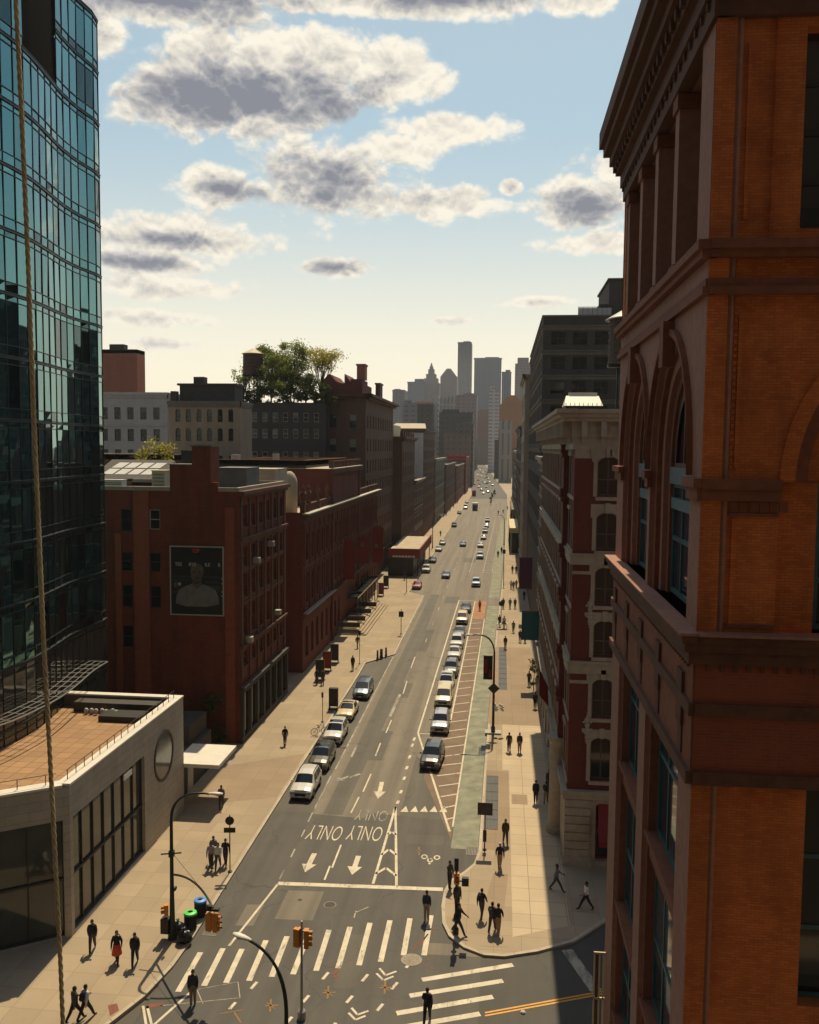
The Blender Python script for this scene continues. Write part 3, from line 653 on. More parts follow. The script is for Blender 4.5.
# ------------------------------------------------------------------ building helpers
def frame_of(P, U):
    n = (U[1], -U[0])
    def pt(u, z, d=0.0): return (P[0]+U[0]*u-n[0]*d, P[1]+U[1]*u-n[1]*d, z)
    return pt
def wall(mb, P, U, W, z0, z1, ops=(), d=0.22, m=0, mr=None, arcseg=10):
    """wall with real openings (u0, u1, z0, z1[, arch rise]); reveals go d deep"""
    pt = frame_of(P, U); mr = m if mr is None else mr
    us = sorted({0.0, W} | {o[0] for o in ops} | {o[1] for o in ops}); us = [u for u in us if -1e-6 <= u <= W+1e-6]
    zs = sorted({z0, z1} | {o[2] for o in ops} | {o[3] for o in ops}); zs = [z for z in zs if z0-1e-6 <= z <= z1+1e-6]
    for j in range(len(zs)-1):
        za, zb_ = zs[j], zs[j+1]; zc = (za+zb_)/2; run = None
        for i in range(len(us)-1):
            uc = (us[i]+us[i+1])/2
            solid = not any(o[0] < uc < o[1] and o[2] < zc < o[3] for o in ops)
            if solid and run is None: run = us[i]
            if run is not None and (not solid or i == len(us)-2):
                e = us[i+1] if solid else us[i]
                mb.poly([pt(run,za), pt(e,za), pt(e,zb_), pt(run,zb_)], m); run = None
    for o in ops:
        a, b, c, t = o[:4]; r = o[4] if len(o) > 4 else 0
        mb.poly([pt(a,c), pt(a,c,d), pt(a,t-r,d), pt(a,t-r)], mr); mb.poly([pt(b,c), pt(b,t-r), pt(b,t-r,d), pt(b,c,d)], mr)
        mb.poly([pt(a,c), pt(b,c), pt(b,c,d), pt(a,c,d)], mr)
        if not r: mb.poly([pt(a,t), pt(a,t,d), pt(b,t,d), pt(b,t)], mr)
        else:
            A = [((a+b)/2-(b-a)/2*math.cos(math.pi*k/arcseg), t-r+r*math.sin(math.pi*k/arcseg)) for k in range(arcseg+1)]
            for (u1, q1), (u2, q2) in zip(A, A[1:]):
                mb.poly([pt(u1,q1), pt(u2,q2), pt(u2,t), pt(u1,t)], m)
                mb.poly([pt(u1,q1), pt(u1,q1,d), pt(u2,q2,d), pt(u2,q2)], mr)
_wc = {}
def win_mesh(w, h, cols, rows, t, fm, pm, arch=0.0):
    key = (round(w,2), round(h,2), cols, rows, t, fm, pm, round(arch,2))
    if key in _wc: return _wc[key]
    f = MB(); x0, x1 = -w/2, w/2; hs = h-arch
    f.box(x0, 0, 0, x0+t, 0.08, hs); f.box(x1-t, 0, 0, x1, 0.08, hs); f.box(x0+t, 0.002, 0, x1-t, 0.082, t)
    if not arch: f.box(x0+t, 0.002, h-t, x1-t, 0.082, h)
    for i in range(1, cols): x = x0+w*i/cols; f.box(x-t*0.4, 0.01, t, x+t*0.4, 0.07, (h-t) if not arch else hs+arch*0.75)
    for j in range(1, rows): z = hs*j/rows if arch else h*j/rows; f.box(x0+t, 0.005, z-t*0.45, x1-t, 0.075, z+t*0.45)
    p = MB(); p.poly([(x0+t*0.5,0.045,t*0.5),(x1-t*0.5,0.045,t*0.5),(x1-t*0.5,0.045,hs if arch else h-t*0.5),(x0+t*0.5,0.045,hs if arch else h-t*0.5)])
    if arch:
        A = [(-(w/2)*math.cos(math.pi*k/8), hs+arch*math.sin(math.pi*k/8)) for k in range(9)]
        for (u1,q1),(u2,q2) in zip(A, A[1:]):
            f.poly([(u1,0,q1),(u1*0.88,0,hs+(q1-hs)*0.85),(u2*0.88,0,hs+(q2-hs)*0.85),(u2,0,q2)])
        p.poly([(a[0],0.045,a[1]) for a in A])
    _wc[key] = (f.mesh('window', M[fm], fix=True), p.mesh('pane', M[pm]))
    return _wc[key]
def windows(root, P, U, us, w, rows, style=(1,2,0.07,'frame_dark','pane'), d=0.22, arch=0.0, pane=True):
    """place windows (frame with a pane each) and return the openings for wall()"""
    pt = frame_of(P, U); rz = math.atan2(U[1], U[0]); ops = []
    for z0, z1 in rows:
        fm_, pm_ = win_mesh(w, z1-z0, *style, arch=arch)
        for u in us:
            ops.append((u-w/2, u+w/2, z0, z1) + ((arch,) if arch else ()))
            o = place('window', fm_, root, pt(u, z0, d-0.09), rz)
            if pane:
                q = bpy.data.objects.new('pane', pm_); COL.objects.link(q); q.parent = o
    return ops
def ledge(mb, P, U, u0, u1, z0, z1, proj, m=0, back=0.02):
    """a moulding that stands proj out of the wall"""
    pt = frame_of(P, U)
    a, b = pt(u0, z0, back), pt(u1, z0, -proj)
    c = Vector(((a[0]+b[0])/2, (a[1]+b[1])/2, (z0+z1)/2))
    mb.obox(c, Vector((U[0],U[1],0))*(u1-u0)/2, Vector((U[1],-U[0],0))*(proj+back)/2, (0,0,(z1-z0)/2), m)
def even(n, W, margin=0.0): return [margin+(W-2*margin)*(i+0.5)/n for i in range(n)]
def block(name, label, x0, x1, y0, y1, h, side, wm_, trim, rows, nf, ns, ww=1.1, style=(1,2,0.07,'frame_dark','pane'), arch=0.0, group=None,
          cornice=0.5, roof='roof_tar', bands=(), cat='building', hood=0.0, gf=None, z_base=0.0, parapet=0.7):
    """a street building: four walls, openings on the street side and on the side that looks at the camera"""
    t = thing(name, label, cat, ((x0+x1)/2, y0, z_base), 0, group)
    F = ((x0, y0), (1, 0), x1-x0)
    S = ((x1, y0), (0, 1), y1-y0) if side == 'L' else ((x0, y1), (0, -1), y1-y0)
    wb = MB(); tr = MB()
    for (P, U, W), n in ((F, nf), (S, ns)):
        ops = windows(t, P, U, even(n, W, min(0.8, W*0.06)), ww, rows, style, 0.22, arch) if n and rows else []
        wall(wb, P, U, W, z_base, h, ops)
        ends = cornice if cornice else 0
        if cornice:
            ledge(tr, P, U, -ends*0.5, W+ends*0.5, h-0.9, h-0.45, cornice*0.5); ledge(tr, P, U, -ends, W+ends, h-0.45, h+0.02, cornice)
        for z in bands: ledge(tr, P, U, -0.06, W+0.06, z, z+0.3, 0.14)
        if hood:
            for r0, r1 in (rows if n else []):
                for u in even(n, W, min(0.8, W*0.06)): ledge(tr, P, U, u-ww/2-0.18, u+ww/2+0.18, r1+0.02, r1+0.24, hood); ledge(tr, P, U, u-ww/2-0.12, u+ww/2+0.12, r0-0.14, r0-0.01, hood*0.7)
        if gf:
            ledge(tr, P, U, 0, W, gf-0.35, gf, 0.25)
    O = ((x0, y1), (0, -1), y1-y0) if side == 'L' else ((x1, y0), (0, 1), y1-y0)
    wall(wb, *O, z_base, h); wall(wb, (x1, y1), (-1, 0), x1-x0, z_base, h)
    wb.build('wall', M[wm_], t)
    if tr.v: tr.build('cornice', M[trim], t)
    rf = MB(); p = parapet; q = 0.35
    rf.poly([(x0+q,y0+q,h-p),(x1-q,y0+q,h-p),(x1-q,y1-q,h-p),(x0+q,y1-q,h-p)])
    r = rf.build('roof', M[roof], t)
    pb = MB()
    for a, b, c, d_ in ((x0,y0,x1,y0+q),(x0,y1-q,x1,y1),(x0,y0+q,x0+q,y1-q),(x1-q,y0+q,x1,y1-q)):
        pb.box(a, b, h-p-0.02, c, d_, h+0.06)
    pb.build('parapet', M[trim], t)
    return t
def shopfront(t, P, U, W, n, z1, frame='frame_dark', lead=0.12):
    """glazed ground floor: piers, glass, transom - set 12 cm in front of the wall"""
    f = MB(); pt = frame_of(P, U)
    for i in range(n+1):
        u = 0.15+(W-0.3)*i/n; ledge(f, P, U, u-0.14, u+0.14, 0.05, z1, lead)
    ledge(f, P, U, 0, W, z1-0.5, z1, lead+0.05); ledge(f, P, U, 0, W, z1*0.62, z1*0.62+0.1, lead*0.8)
    fo = f.build('shopfront', M[frame], t)
    gb = MB()
    for i in range(n):
        a, b = 0.3+(W-0.3)*i/n, (W-0.3)*(i+1)/n
        gb.poly([pt(a, 0.35, -0.04), pt(b, 0.35, -0.04), pt(b, z1-0.5, -0.04), pt(a, z1-0.5, -0.04)])
    gb.build('shop_glass', M['shop_glass'], fo)
    return fo

# ------------------------------------------------------------------ near brick building on the right (x >= 4.5, y 20.5 .. 35)
def near_building():
    t = thing('brick_building', 'huge orange brick and sandstone building with tall arches and deep cornice, nearest on the right', 'building', (10, 20.5, 0))
    x0, x1, y0, y1 = 4.5, 18.5, 20.5, 35.0
    S = ((x0, y1), (0, -1)); W = y1-y0
    F = ((x0, y0), (1, 0)); FW = x1-x0
    uY = lambda y: y1-y
    bk = MB(); st = MB(); pk = MB(); bl_list = []
    # street side, lower storeys: piers with very tall recessed bays
    low = [(uY(27.0), uY(22.0), 0.6, 20.6), (uY(33.0), uY(28.2), 0.6, 20.6)]
    wall(pk, *S, W, 0, 22.5, low, 0.5)
    # arch storey
    arches = [(uY(27.35), uY(21.65), 22.8, 29.95, 3.45), (uY(33.3), uY(27.75), 22.8, 29.95, 3.45)]
    wall(pk, *S, W, 22.5, 31.6, arches, 0.14, arcseg=24)
    pt = frame_of(*S)
    for (a, b, c, tz, r) in arches:                     # stepped orders of the arch, each set farther back
        for k, (ins, dep) in enumerate(((0.0, 0.14), (0.32, 0.28), (0.62, 0.42))):
            ins2 = ins+0.32; A = []
            for q in range(25):
                th = math.pi*q/24
                A.append((((a+b)/2-(b-a-2*ins)/2*math.cos(th), tz-r+(r-ins*1.05)*math.sin(th)), ((a+b)/2-(b-a-2*ins2)/2*math.cos(th), tz-r+(r-ins2*1.05)*math.sin(th))))
            mm = st if k != 1 else pk
            for (o1, i1), (o2, i2) in zip(A, A[1:]):
                mm.poly([pt(*o1,dep), pt(*i1,dep), pt(*i2,dep), pt(*o2,dep)])
                mm.poly([pt(*i1,dep), pt(*i1,dep+0.15), pt(*i2,dep+0.15), pt(*i2,dep)])
            for sgn, e in ((1, a), (-1, b)):
                e1, e2 = e+sgn*ins, e+sgn*ins2
                mm.poly([pt(e1,c,dep), pt(e2,c,dep), pt(e2,tz-r,dep), pt(e1,tz-r,dep)])
                mm.poly([pt(e2,c,dep), pt(e2,c,dep+0.15), pt(e2,tz-r,dep+0.15), pt(e2,tz-r,dep)])
        # hood mould with a keystone
        H = [((a+b)/2-(b-a+0.3)/2*math.cos(math.pi*q/24), tz-r+(r+0.16)*math.sin(math.pi*q/24)) for q in range(25)]
        for (p1, p2) in zip(H, H[1:]):
            st.obox(Vector(pt((p1[0]+p2[0])/2, (p1[1]+p2[1])/2, -0.06)), (Vector(pt(*p2))-Vector(pt(*p1)))*0.52, (0.09,0,0), (0,0,0.09))
        ledge(st, *S, (a+b)/2-0.28, (a+b)/2+0.28, tz-0.75, tz+0.45, 0.3)
        w = b-a-1.9
        ao = windows(t, *S, [(a+b)/2], w, [(22.85, 26.05)], (3,2,0.14,'teal_frame','pane_blue'), 0.60)
        ao = windows(t, *S, [(a+b)/2], w, [(26.5, tz-0.98)], (3,1,0.12,'frame_brown','pane_dark'), 0.60, r-1.1)
        bl = MB(); bl_list.append(bl)
        ledge(bl, *S, a+0.94, b-0.94, 26.02, 26.5, -0.40, back=0.58)
        ledge(bl, *S, a+0.94, b-0.94, 25.3, 25.62, -0.46, back=0.575)
    for (a, b, c, tz) in low:
        for z0, z1 in ((0.7, 4.6), (5.6, 9.2), (10.0, 14.2), (15.4, 20.4)):
            windows(t, *S, [(a+b)/2], b-a-0.5, [(z0, z1)], (3,2,0.13,'teal_frame','pane_blue'), 0.49)
            ledge(st, *S, a+0.02, b-0.02, z0-0.8 if z0 > 1 else 0.3, z0-0.02, -0.2, back=0.5)
            ledge(st, *S, a, b, z0-0.18, z0-0.03, -0.06, back=0.5)
        for u in (a+0.12, b-0.12): ledge(st, *S, u-0.12, u+0.12, 0.6, 20.6, -0.14, back=0.5)
    # imposts
    for a, b in ((0, uY(33.3)), (uY(27.75), uY(27.35)), (uY(21.65), W)):
        ledge(st, *S, a-0.05, b+0.05, 25.85, 26.15, 0.10); ledge(st, *S, a-0.1, b+0.12, 26.15, 26.36, 0.2)
    # upper order: square piers in front of a deep loggia
    wall(bk, (x0+1.3, y1), (0,-1), W, 31.6, 36.4, windows(t, (x0+1.3, y1), (0,-1), [uY(y) for y in (23.3, 26.4, 29.4, 32.5)], 1.7, [(32.2, 35.9)], (2,3,0.1,'frame_brown','pane_dark'), 0.25))
    for y in (24.9, 28.0, 31.0, 34.0): pk.box(x0+0.03, y-0.27, 31.6, x0+1.29, y+0.27, 36.4); st.box(x0-0.04, y-0.34, 36.0, x0+1.28, y+0.34, 36.38); st.box(x0-0.04, y-0.34, 31.62, x0+1.28, y+0.34, 31.95)
    pk.box(x0+0.02, y0+0.16, 31.6, x0+1.28, y0+1.42, 36.4)
    bk.box(x0+0.03, y1-0.5, 31.6, x0+1.29, y1, 36.4)
    # camera-facing side: corner pier, roll moulding, panels, arch
    wall(bk, *F, 0.45, 0, 36.4)
    up = (1.95, 5.2, 31.9, 36.2)
    big = (1.75, 10.05, 22.8, 30.43, 4.12)
    lo = [(2.62, 5.6, 3.0, 13.0), (2.62, 5.6, 14.0, 19.2), (6.4, 9.6, 3.0, 13.0), (6.4, 9.6, 14.0, 19.2)]
    G_ = ((x0+0.45, y0+0.12), (1, 0))
    sh = lambda o: (o[0]-0.45, o[1]-0.45)+tuple(o[2:])
    wall(bk, *G_, FW-0.45, 31.6, 36.4, [sh(up), sh((6.2, 9.4, 31.9, 36.2))], 0.5)
    wall(bk, *G_, FW-0.45, 22.5, 31.6, [sh(big)], 0.35, arcseg=28)
    wall(bk, *G_, FW-0.45, 0, 22.5, [sh(o) for o in lo], 0.5)
    bk.box(x0+0.42, y0+0.01, 0, x0+0.449, y0+0.12, 36.4)
    pt2 = frame_of(*G_)
    (a, b, c, tz, r) = sh(big)
    for k, (ins, dep) in enumerate(((-0.02, -0.05), (0.30, 0.12), (0.62, 0.30))):
        ins2 = ins+0.34
        A = []
        for q in range(29):
            th = math.pi*q/28
            A.append((((a+b)/2-(b-a-2*ins)/2*math.cos(th), tz-r+(r-ins)*math.sin(th)), ((a+b)/2-(b-a-2*ins2)/2*math.cos(th), tz-r+(r-ins2)*math.sin(th))))
        for (o1, i1), (o2, i2) in zip(A, A[1:]):
            bl_ = bk if k != 1 else st
            bl_.poly([pt2(*o1,dep), pt2(*i1,dep), pt2(*i2,dep), pt2(*o2,dep)])
            bl_.poly([pt2(*i1,dep), pt2(*i1,dep+0.2), pt2(*i2,dep+0.2), pt2(*i2,dep)])
            if not k: bl_.poly([pt2(*o1,dep), pt2(*o2,dep), pt2(*o2,dep+0.05), pt2(*o1,dep+0.05)])
    windows(t, *G_, [(a+b)/2], b-a-1.9, [(22.85, tz-1.0)], (4,3,0.14,'teal_frame','pane_dark'), 0.6, r-1.0)
    bk.box(x0+1.75+0.0, y0+0.471, 22.6, x0+2.7, y0+0.60, 26.3); bk.box(x0+9.1, y0+0.471, 22.6, x0+10.05, y0+0.60, 26.3)
    for o in (up, (6.2, 9.4, 31.9, 36.2)): windows(t, *G_, [(o[0]+o[1])/2-0.45], o[1]-o[0], [o[2:4]], (2,4,0.12,'frame_dark','pane_dark'), 0.45)
    for o in lo: windows(t, *G_, [(o[0]+o[1])/2-0.45], o[1]-o[0], [o[2:4]], (2,3,0.12,'teal_frame','pane_dark'), 0.45)
    pk.tube([(x0+0.53, y0+0.13, 0), (x0+0.53, y0+0.13, 36.4)], 0.085, 8)
    # small sunk panels under the belts, with brick frames
    for z0_, z1_ in ((22.95, 25.45), (26.6, 30.0), (32.1, 35.9)):
        for xa, xb in ((0.72, 0.80),):
            bk.box(x0+xa, y0+0.07, z0_, x0+xb, y0+0.125, z1_)
    for k in range(60):                                  # toothed edge beside the roll moulding
        if k % 2: bk.box(x0+0.62, y0+0.085, 26.5+k*0.078, x0+0.70, y0+0.122, 26.5+(k+1)*0.078)
    for z0_ in (22.6, 22.95, 25.5): st.box(x0+0.64, y0+0.06, z0_, x0+1.74, y0+0.125, z0_+0.08)
    for i in range(6): st.box(x0+0.66+i*0.22, y0+0.085, 25.6, x0+0.84+i*0.22, y0+0.122, 25.84)
    ledge(st, *F, 0.004, 1.75, 25.86, 26.12, 0.065, back=0.14); ledge(st, *F, 0.004, 1.75, 26.12, 26.355, 0.14, back=0.14)
    # belts: z 30.45-31.6
    for P, U, L in ((*S, W), (*F, FW)):
        e = 0.0
        ledge(st, P, U, -e, L+0.12 if P == S[0] else L, 30.45, 30.62, 0.14, back=0.15); ledge(st, P, U, -e, L+0.02 if P == S[0] else L, 30.62, 30.8, 0.06, back=0.15)
        ledge(st, P, U, -e, L+0.16 if P == S[0] else L, 31.25, 31.42, 0.18, back=0.15); ledge(st, P, U, -e, L+0.24 if P == S[0] else L, 31.42, 31.62, 0.28, back=0.15)
    # heavy middle cornice
    mc = MB(); fz = MB()
    for P, U, L, pr in ((*S, W, 0.36), (*F, FW, 0.30)):
        a0 = 0.0; k = 1 if P == S[0] else 0
        ledge(mc, P, U, a0, L+0.30*k, 22.62, 22.80, pr); ledge(mc, P, U, a0, L+0.24*k, 22.42, 22.62, pr*0.82)
        ledge(mc, P, U, a0, L+0.16*k, 22.12, 22.42, pr*0.5); ledge(mc, P, U, a0, L+0.10*k, 20.9, 21.2, 0.14, back=0.14); ledge(mc, P, U, a0, L+0.1*k, 19.3, 19.6, 0.16, back=0.14)
        ledge(st if k else fz, P, U, a0, L+0.03*k, 19.6, 22.12, 0.05, back=0.14)
        n = int(L/0.3)
        for i in range(n):
            u = 0.3+i*(L-0.4)/n; ledge(mc, P, U, u-0.05, u+0.05, 21.95, 22.12, pr*0.3)
    lg = MB(); ledge(lg, *S, 0, W+0.32, 22.80, 22.86, 0.42); ledge(lg, *F, 0.0, FW, 22.80, 22.86, 0.38)
    for i in range(5):
        u = 1.0+i*3.1; ledge(mc, *S, u-0.3, u+0.3, 20.4, 21.7, 0.13); ledge(mc, *S, u-0.22, u+0.22, 19.7, 20.4, 0.09)
    # roof cornice, stepped out over the street
    tc_ = MB()
    for P, U, L, k in ((*S, W, 1), (*F, FW, 0)):
        for z0_, z1_, pr in ((36.4, 36.9, 0.08), (36.9, 37.35, 0.2), (37.35, 37.7, 0.38), (37.7, 38.05, 0.62), (38.05, 38.35, 0.86), (38.35, 38.95, 1.02)):
            ledge(tc_, P, U, 0 if k else 0, L+pr*k, z0_, z1_, pr, back=0.3)
        n = int(L/0.62)
        for i in range(n):
            u = 0.25+i*L/n; ledge(tc_, P, U, u-0.1, u+0.1, 37.42, 37.69, 0.5); ledge(tc_, P, U, u-0.06, u+0.06, 36.72, 36.89, 0.15)
    tc_.box(x0-0.9, y0-0.5, 38.95, x1, y1, 39.1)
    bk.box(x0+1.3, y0+0.65, 36.4, x1, y1, 38.9); pk.box(x0+0.04, y0+0.2, 36.41, x0+1.31, y1-0.02, 36.6)
    rw = MB(); wall(rw, (x1, y0), (0,1), W, 0, 36.4); wall(rw, (x1, y1), (-1,0), FW, 0, 36.4); rw.build('rear_wall', M['brick_brown'], t)  # brown brick on the unseen rear walls cuts their orange bounce
    bk.build('wall', M['brick_orange'], t)
    pk.build('stone_facing', M['pink_stone'], t)
    st.build('moulding', M['red_stone'], t)
    [q.build('transom', M['blue_frame'], t) for q in bl_list]
    mc.build('cornice', M['brown_stone'], t); fz.build('brick_frieze', M['brick_flue'], t)
    lg.build('ledge', M['pink_stone'], t)
    tc_.build('roof_cornice', M['brown_stone'], t)
near_building()

# ------------------------------------------------------------------ red corner building across the side street
def corner_building():
    x0, x1, y0, y1, h = 4.55, 20.0, 56.0, 100.0, 29.4
    t = thing('corner_building', 'dark red brick corner building with buff stone arched windows and bracketed stone cornice', 'building', (10, 56, 0))
    F = ((x0, y0), (1,0)); S = ((x0, y1), (0,-1)); W = y1-y0
    rows = [(5.85,8.6),(9.95,12.4),(13.9,16.15),(17.2,19.55),(20.7,23.0),(24.1,26.5)]
    br = MB(); st = MB()
    fu = [2.1, 4.7, 7.3, 9.9, 12.5]
    ops = windows(t, *F, fu, 1.36, rows, (2,2,0.08,'frame_brown','pane'), 0.3, 0.42)
    wall(br, *F, x1-x0, 4.9, h-1.7, ops, 0.3)
    su = even(13, W, 1.2)
    ops = windows(t, *S, su, 1.5, rows, (2,2,0.08,'frame_dark','pane'), 0.3, 0.0)
    wall(br, *S, W, 4.9, h-1.7, ops, 0.3)
    wall(br, (x1, y0), (0,1), W, 0, h-1.7); wall(br, (x1, y1), (-1,0), x1-x0, 0, h-1.7)
    for P, U, us, L, w in ((*F, fu, x1-x0, 1.36), (*S, su, W, 1.5)):
        onF = P == F[0]
        for (z0, z1) in rows:
            ledge(st, P, U, (1.32 if onF else 0), L, z0-0.32, z0-0.1, 0.13 if onF else 0.08)                       # sill course
            for u in us:
                if onF:                                                                        # stone surround with a segmental head
                    for s in (-1, 1): ledge(st, P, U, u+s*(w/2+0.13)-0.12, u+s*(w/2+0.13)+0.12, z0-0.08, z1-0.30, 0.07)
                    pt = frame_of(P, U); A = [(u-(w/2+0.02)*math.cos(math.pi*k/10), z1-0.42+0.44*math.sin(math.pi*k/10)) for k in range(11)]
                    for (p1,p2) in zip(A, A[1:]):
                        tops = z1+0.55
                        st.poly([pt(*p1,-0.07), pt(*p2,-0.07), pt(p2[0],tops,-0.07), pt(p1[0],tops,-0.07)]); st.poly([pt(*p1,-0.07), pt(*p1,0.02), pt(*p2,0.02), pt(*p2,-0.07)])
                    for s in (-1, 1): ledge(st, P, U, u+s*(w/2+0.19)-0.17, u+s*(w/2+0.19)+0.17, z1-0.30, z1+0.55, 0.07)
                    ledge(st, P, U, u-0.16, u+0.16, z1-0.02, z1+0.62, 0.16)
                else:
                    ledge(st, P, U, u-w/2-0.2, u+w/2+0.2, z1+0.05, z1+0.26, 0.13); ledge(st, P, U, u-w/2-0.14, u-w/2-0.02, z0-0.05, z1+0.05, 0.05); ledge(st, P, U, u+w/2+0.02, u+w/2+0.14, z0-0.05, z1+0.05, 0.05)
        e = 0.18
        for z0, z1, pr in ((12.75,13.4,0.16),(19.72,20.3,0.16),(13.4,13.55,0.24),(20.3,20.42,0.24),(4.6,4.9,0.28),(4.9,5.15,0.38)):
            ledge(st, P, U, 0, L+(0 if onF else pr), z0, z1, pr)
    for z in (12.1, 19.1): ledge(st, *F, 0.0, 1.35, z, z+0.2, 0.10)
    # frieze and cornice
    ledge(st, *F, -0.05, x1-x0, 26.95, 27.7, 0.12); ledge(st, *S, 0, W+0.1, 26.95, 27.7, 0.12)
    ledge(st, *F, 0, 1.34, 26.4, 26.95, 0.06)
    co = MB()
    for P, U, L, onF in ((*F, x1-x0, True), (*S, W, False)):
        ledge(co, P, U, 0, L+(0 if onF else 0.2), 27.7, 28.7, 0.2)
        for z0, z1, pr in ((28.7, 28.95, 0.8), (28.95, 29.2, 1.05), (29.2, 29.45, 1.25)):
            ledge(co, P, U, 0, L+(0 if onF else pr), z0, z1, pr if not onF else pr*0.62)
        n = int(L/1.15)
        for i in range(n):
            u = 0.5+i*L/n; ledge(co, P, U, u-0.16, u+0.16, 27.75, 28.69, 0.55 if onF else 0.8); ledge(co, P, U, u-0.12, u+0.12, 27.35, 27.75, 0.3)
            if i < n-1:
                ledge(co, P, U, u+0.4, u+0.75, 28.05, 28.4, 0.26); ledge(co, P, U, u+L/n/2-0.12, u+L/n/2+0.12, 26.55, 26.95, 0.16)
    br.build('wall', M['brick_corner'], t); st.build('stone_trim', M['buff_stone'], t); co.build('cornice', M['buff_stone'], t)
    rf = MB(); rf.poly([(x0-0.9,y0-0.5,29.46),(x1,y0-0.5,29.46),(x1,y1,29.46),(x0-0.9,y1,29.46)]); rf.build('roof', M['roof_grey'], t)
    # rusticated ground floor
    bs = MB(); gops = [(1.9, 4.2, 0.5, 4.2), (5.6, 8.4, 0.5, 4.2), (9.6, 12.4, 0.5, 4.2)]
    wall(bs, (x0-0.05, y0-0.08), (1,0), x1-x0, 0.1, 4.62, gops, 0.5)
    sg = [(1.0+i*4.3, 4.2+i*4.3, 0.5, 4.2) for i in range(9)]
    wall(bs, (x0-0.1, y1), (0,-1), W+0.08, 0.1, 4.62, sg, 0.5)
    for i in range(8): bs.box(x0-0.14, y0-0.15, 0.2+i*0.55, x0+1.5, y0-0.07, 0.66+i*0.55)
    bs.box(x0-0.22, y0-0.24, 0.1, x0+1.62, y0-0.02, 0.75)
    bs.build('base', M['buff_stone'], t)
    for o in gops: windows(t, (x0-0.05,y0-0.08), (1,0), [(o[0]+o[1])/2], o[1]-o[0], [o[2:4]], (2,2,0.12,'dark_red_paint','shop_glass'), 0.45)
    for o in sg: windows(t, (x0-0.1,y1), (0,-1), [(o[0]+o[1])/2], o[1]-o[0], [o[2:4]], (2,2,0.1,'frame_dark','shop_glass'), 0.45)
    # round stone column on the street corner side
    c = MB(); c.lathe([(0.78,0.1),(0.78,0.5),(0.62,0.62),(0.58,6.4),(0.62,6.5),(0.78,6.75),(0.84,6.95),(0.70,7.0)], 20, (4.3, 61.0, 0)); c.build('column', M['buff_stone'], t, smooth=False)
    c = MB(); c.box(4.2, 60.5, 7.0, 4.6, 61.5, 26.9)
    for z in (9.6, 12.6, 16.6, 19.6, 23.4, 26.4): c.box(4.05, 60.3, z, 4.62, 61.7, z+0.3); c.lathe([(0.2,0),(0.15,0.35),(0.2,0.6)], 10, (4.15, 60.9, z+0.3))
    c.build('pilaster', M['brick_corner'], t)
    # carved ornaments on the red pier
    for z in (9.1, 16.6):
        m_ = MB()
        for dz, r in ((-0.85,0.07),(-0.5,0.15),(-0.1,0.24),(0.3,0.17),(0.62,0.2),(0.9,0.09),(1.1,0.05)): m_.ball((5.72, y0-0.05, z+dz), r, 0.08, r*1.15)
        for s in (-1,1): m_.ball((5.72+s*0.26, y0-0.05, z-0.05), 0.09, 0.07, 0.16); m_.ball((5.72+s*0.22, y0-0.05, z+0.5), 0.08, 0.07, 0.08)
        m_.build('ornament', M['white_stone'], t, smooth=True)
    aw = MB(); xa, xb = 6.55, 9.2
    aw.poly([(xa,y0-0.1,4.3),(xb,y0-0.1,4.3),(xb+0.3,y0-1.7,2.5),(xa-0.1,y0-1.7,2.5)]); aw.poly([(xa-0.1,y0-1.7,2.5),(xb+0.3,y0-1.7,2.5),(xb+0.3,y0-1.7,2.15),(xa-0.1,y0-1.7,2.15)])
    aw.poly([(xa,y0-0.1,4.3),(xa-0.1,y0-1.7,2.5),(xa,y0-0.1,2.5)]); aw.build('awning', M['red_cloth'], t)
    return t
corner_building()
def roof_bulkhead():
    t = thing('skylight', 'low white louvred skylight box on the corner building roof', 'skylight', (5.8, 66, 29.46))
    b = MB(); b.box(4.6, 66, 29.46, 7.2, 68.6, 30.15); b.build('kerb_box', M['dark_metal'], t)
    w = MB(); w.poly([(4.5,65.9,30.15),(7.3,65.9,30.15),(7.1,67.2,30.95),(4.7,67.2,30.95)]); w.poly([(4.7,67.2,30.95),(7.1,67.2,30.95),(7.3,68.7,30.15),(4.5,68.7,30.15)])
    w.poly([(4.5,65.9,30.15),(4.7,67.2,30.95),(4.5,68.7,30.15)]); w.poly([(7.3,65.9,30.15),(7.3,68.7,30.15),(7.1,67.2,30.95)])
    for k in range(9): x = 4.6+k*0.32; w.box(x, 65.95, 30.2, x+0.05, 66.0, 30.35)
    w.build('sloped_panels', M['white_paint'], t)
    b2 = MB(); b2.box(4.9, 67.3, 30.97, 7.0, 67.6, 31.2); b2.build('ridge', M['white_paint'], t)
roof_bulkhead()
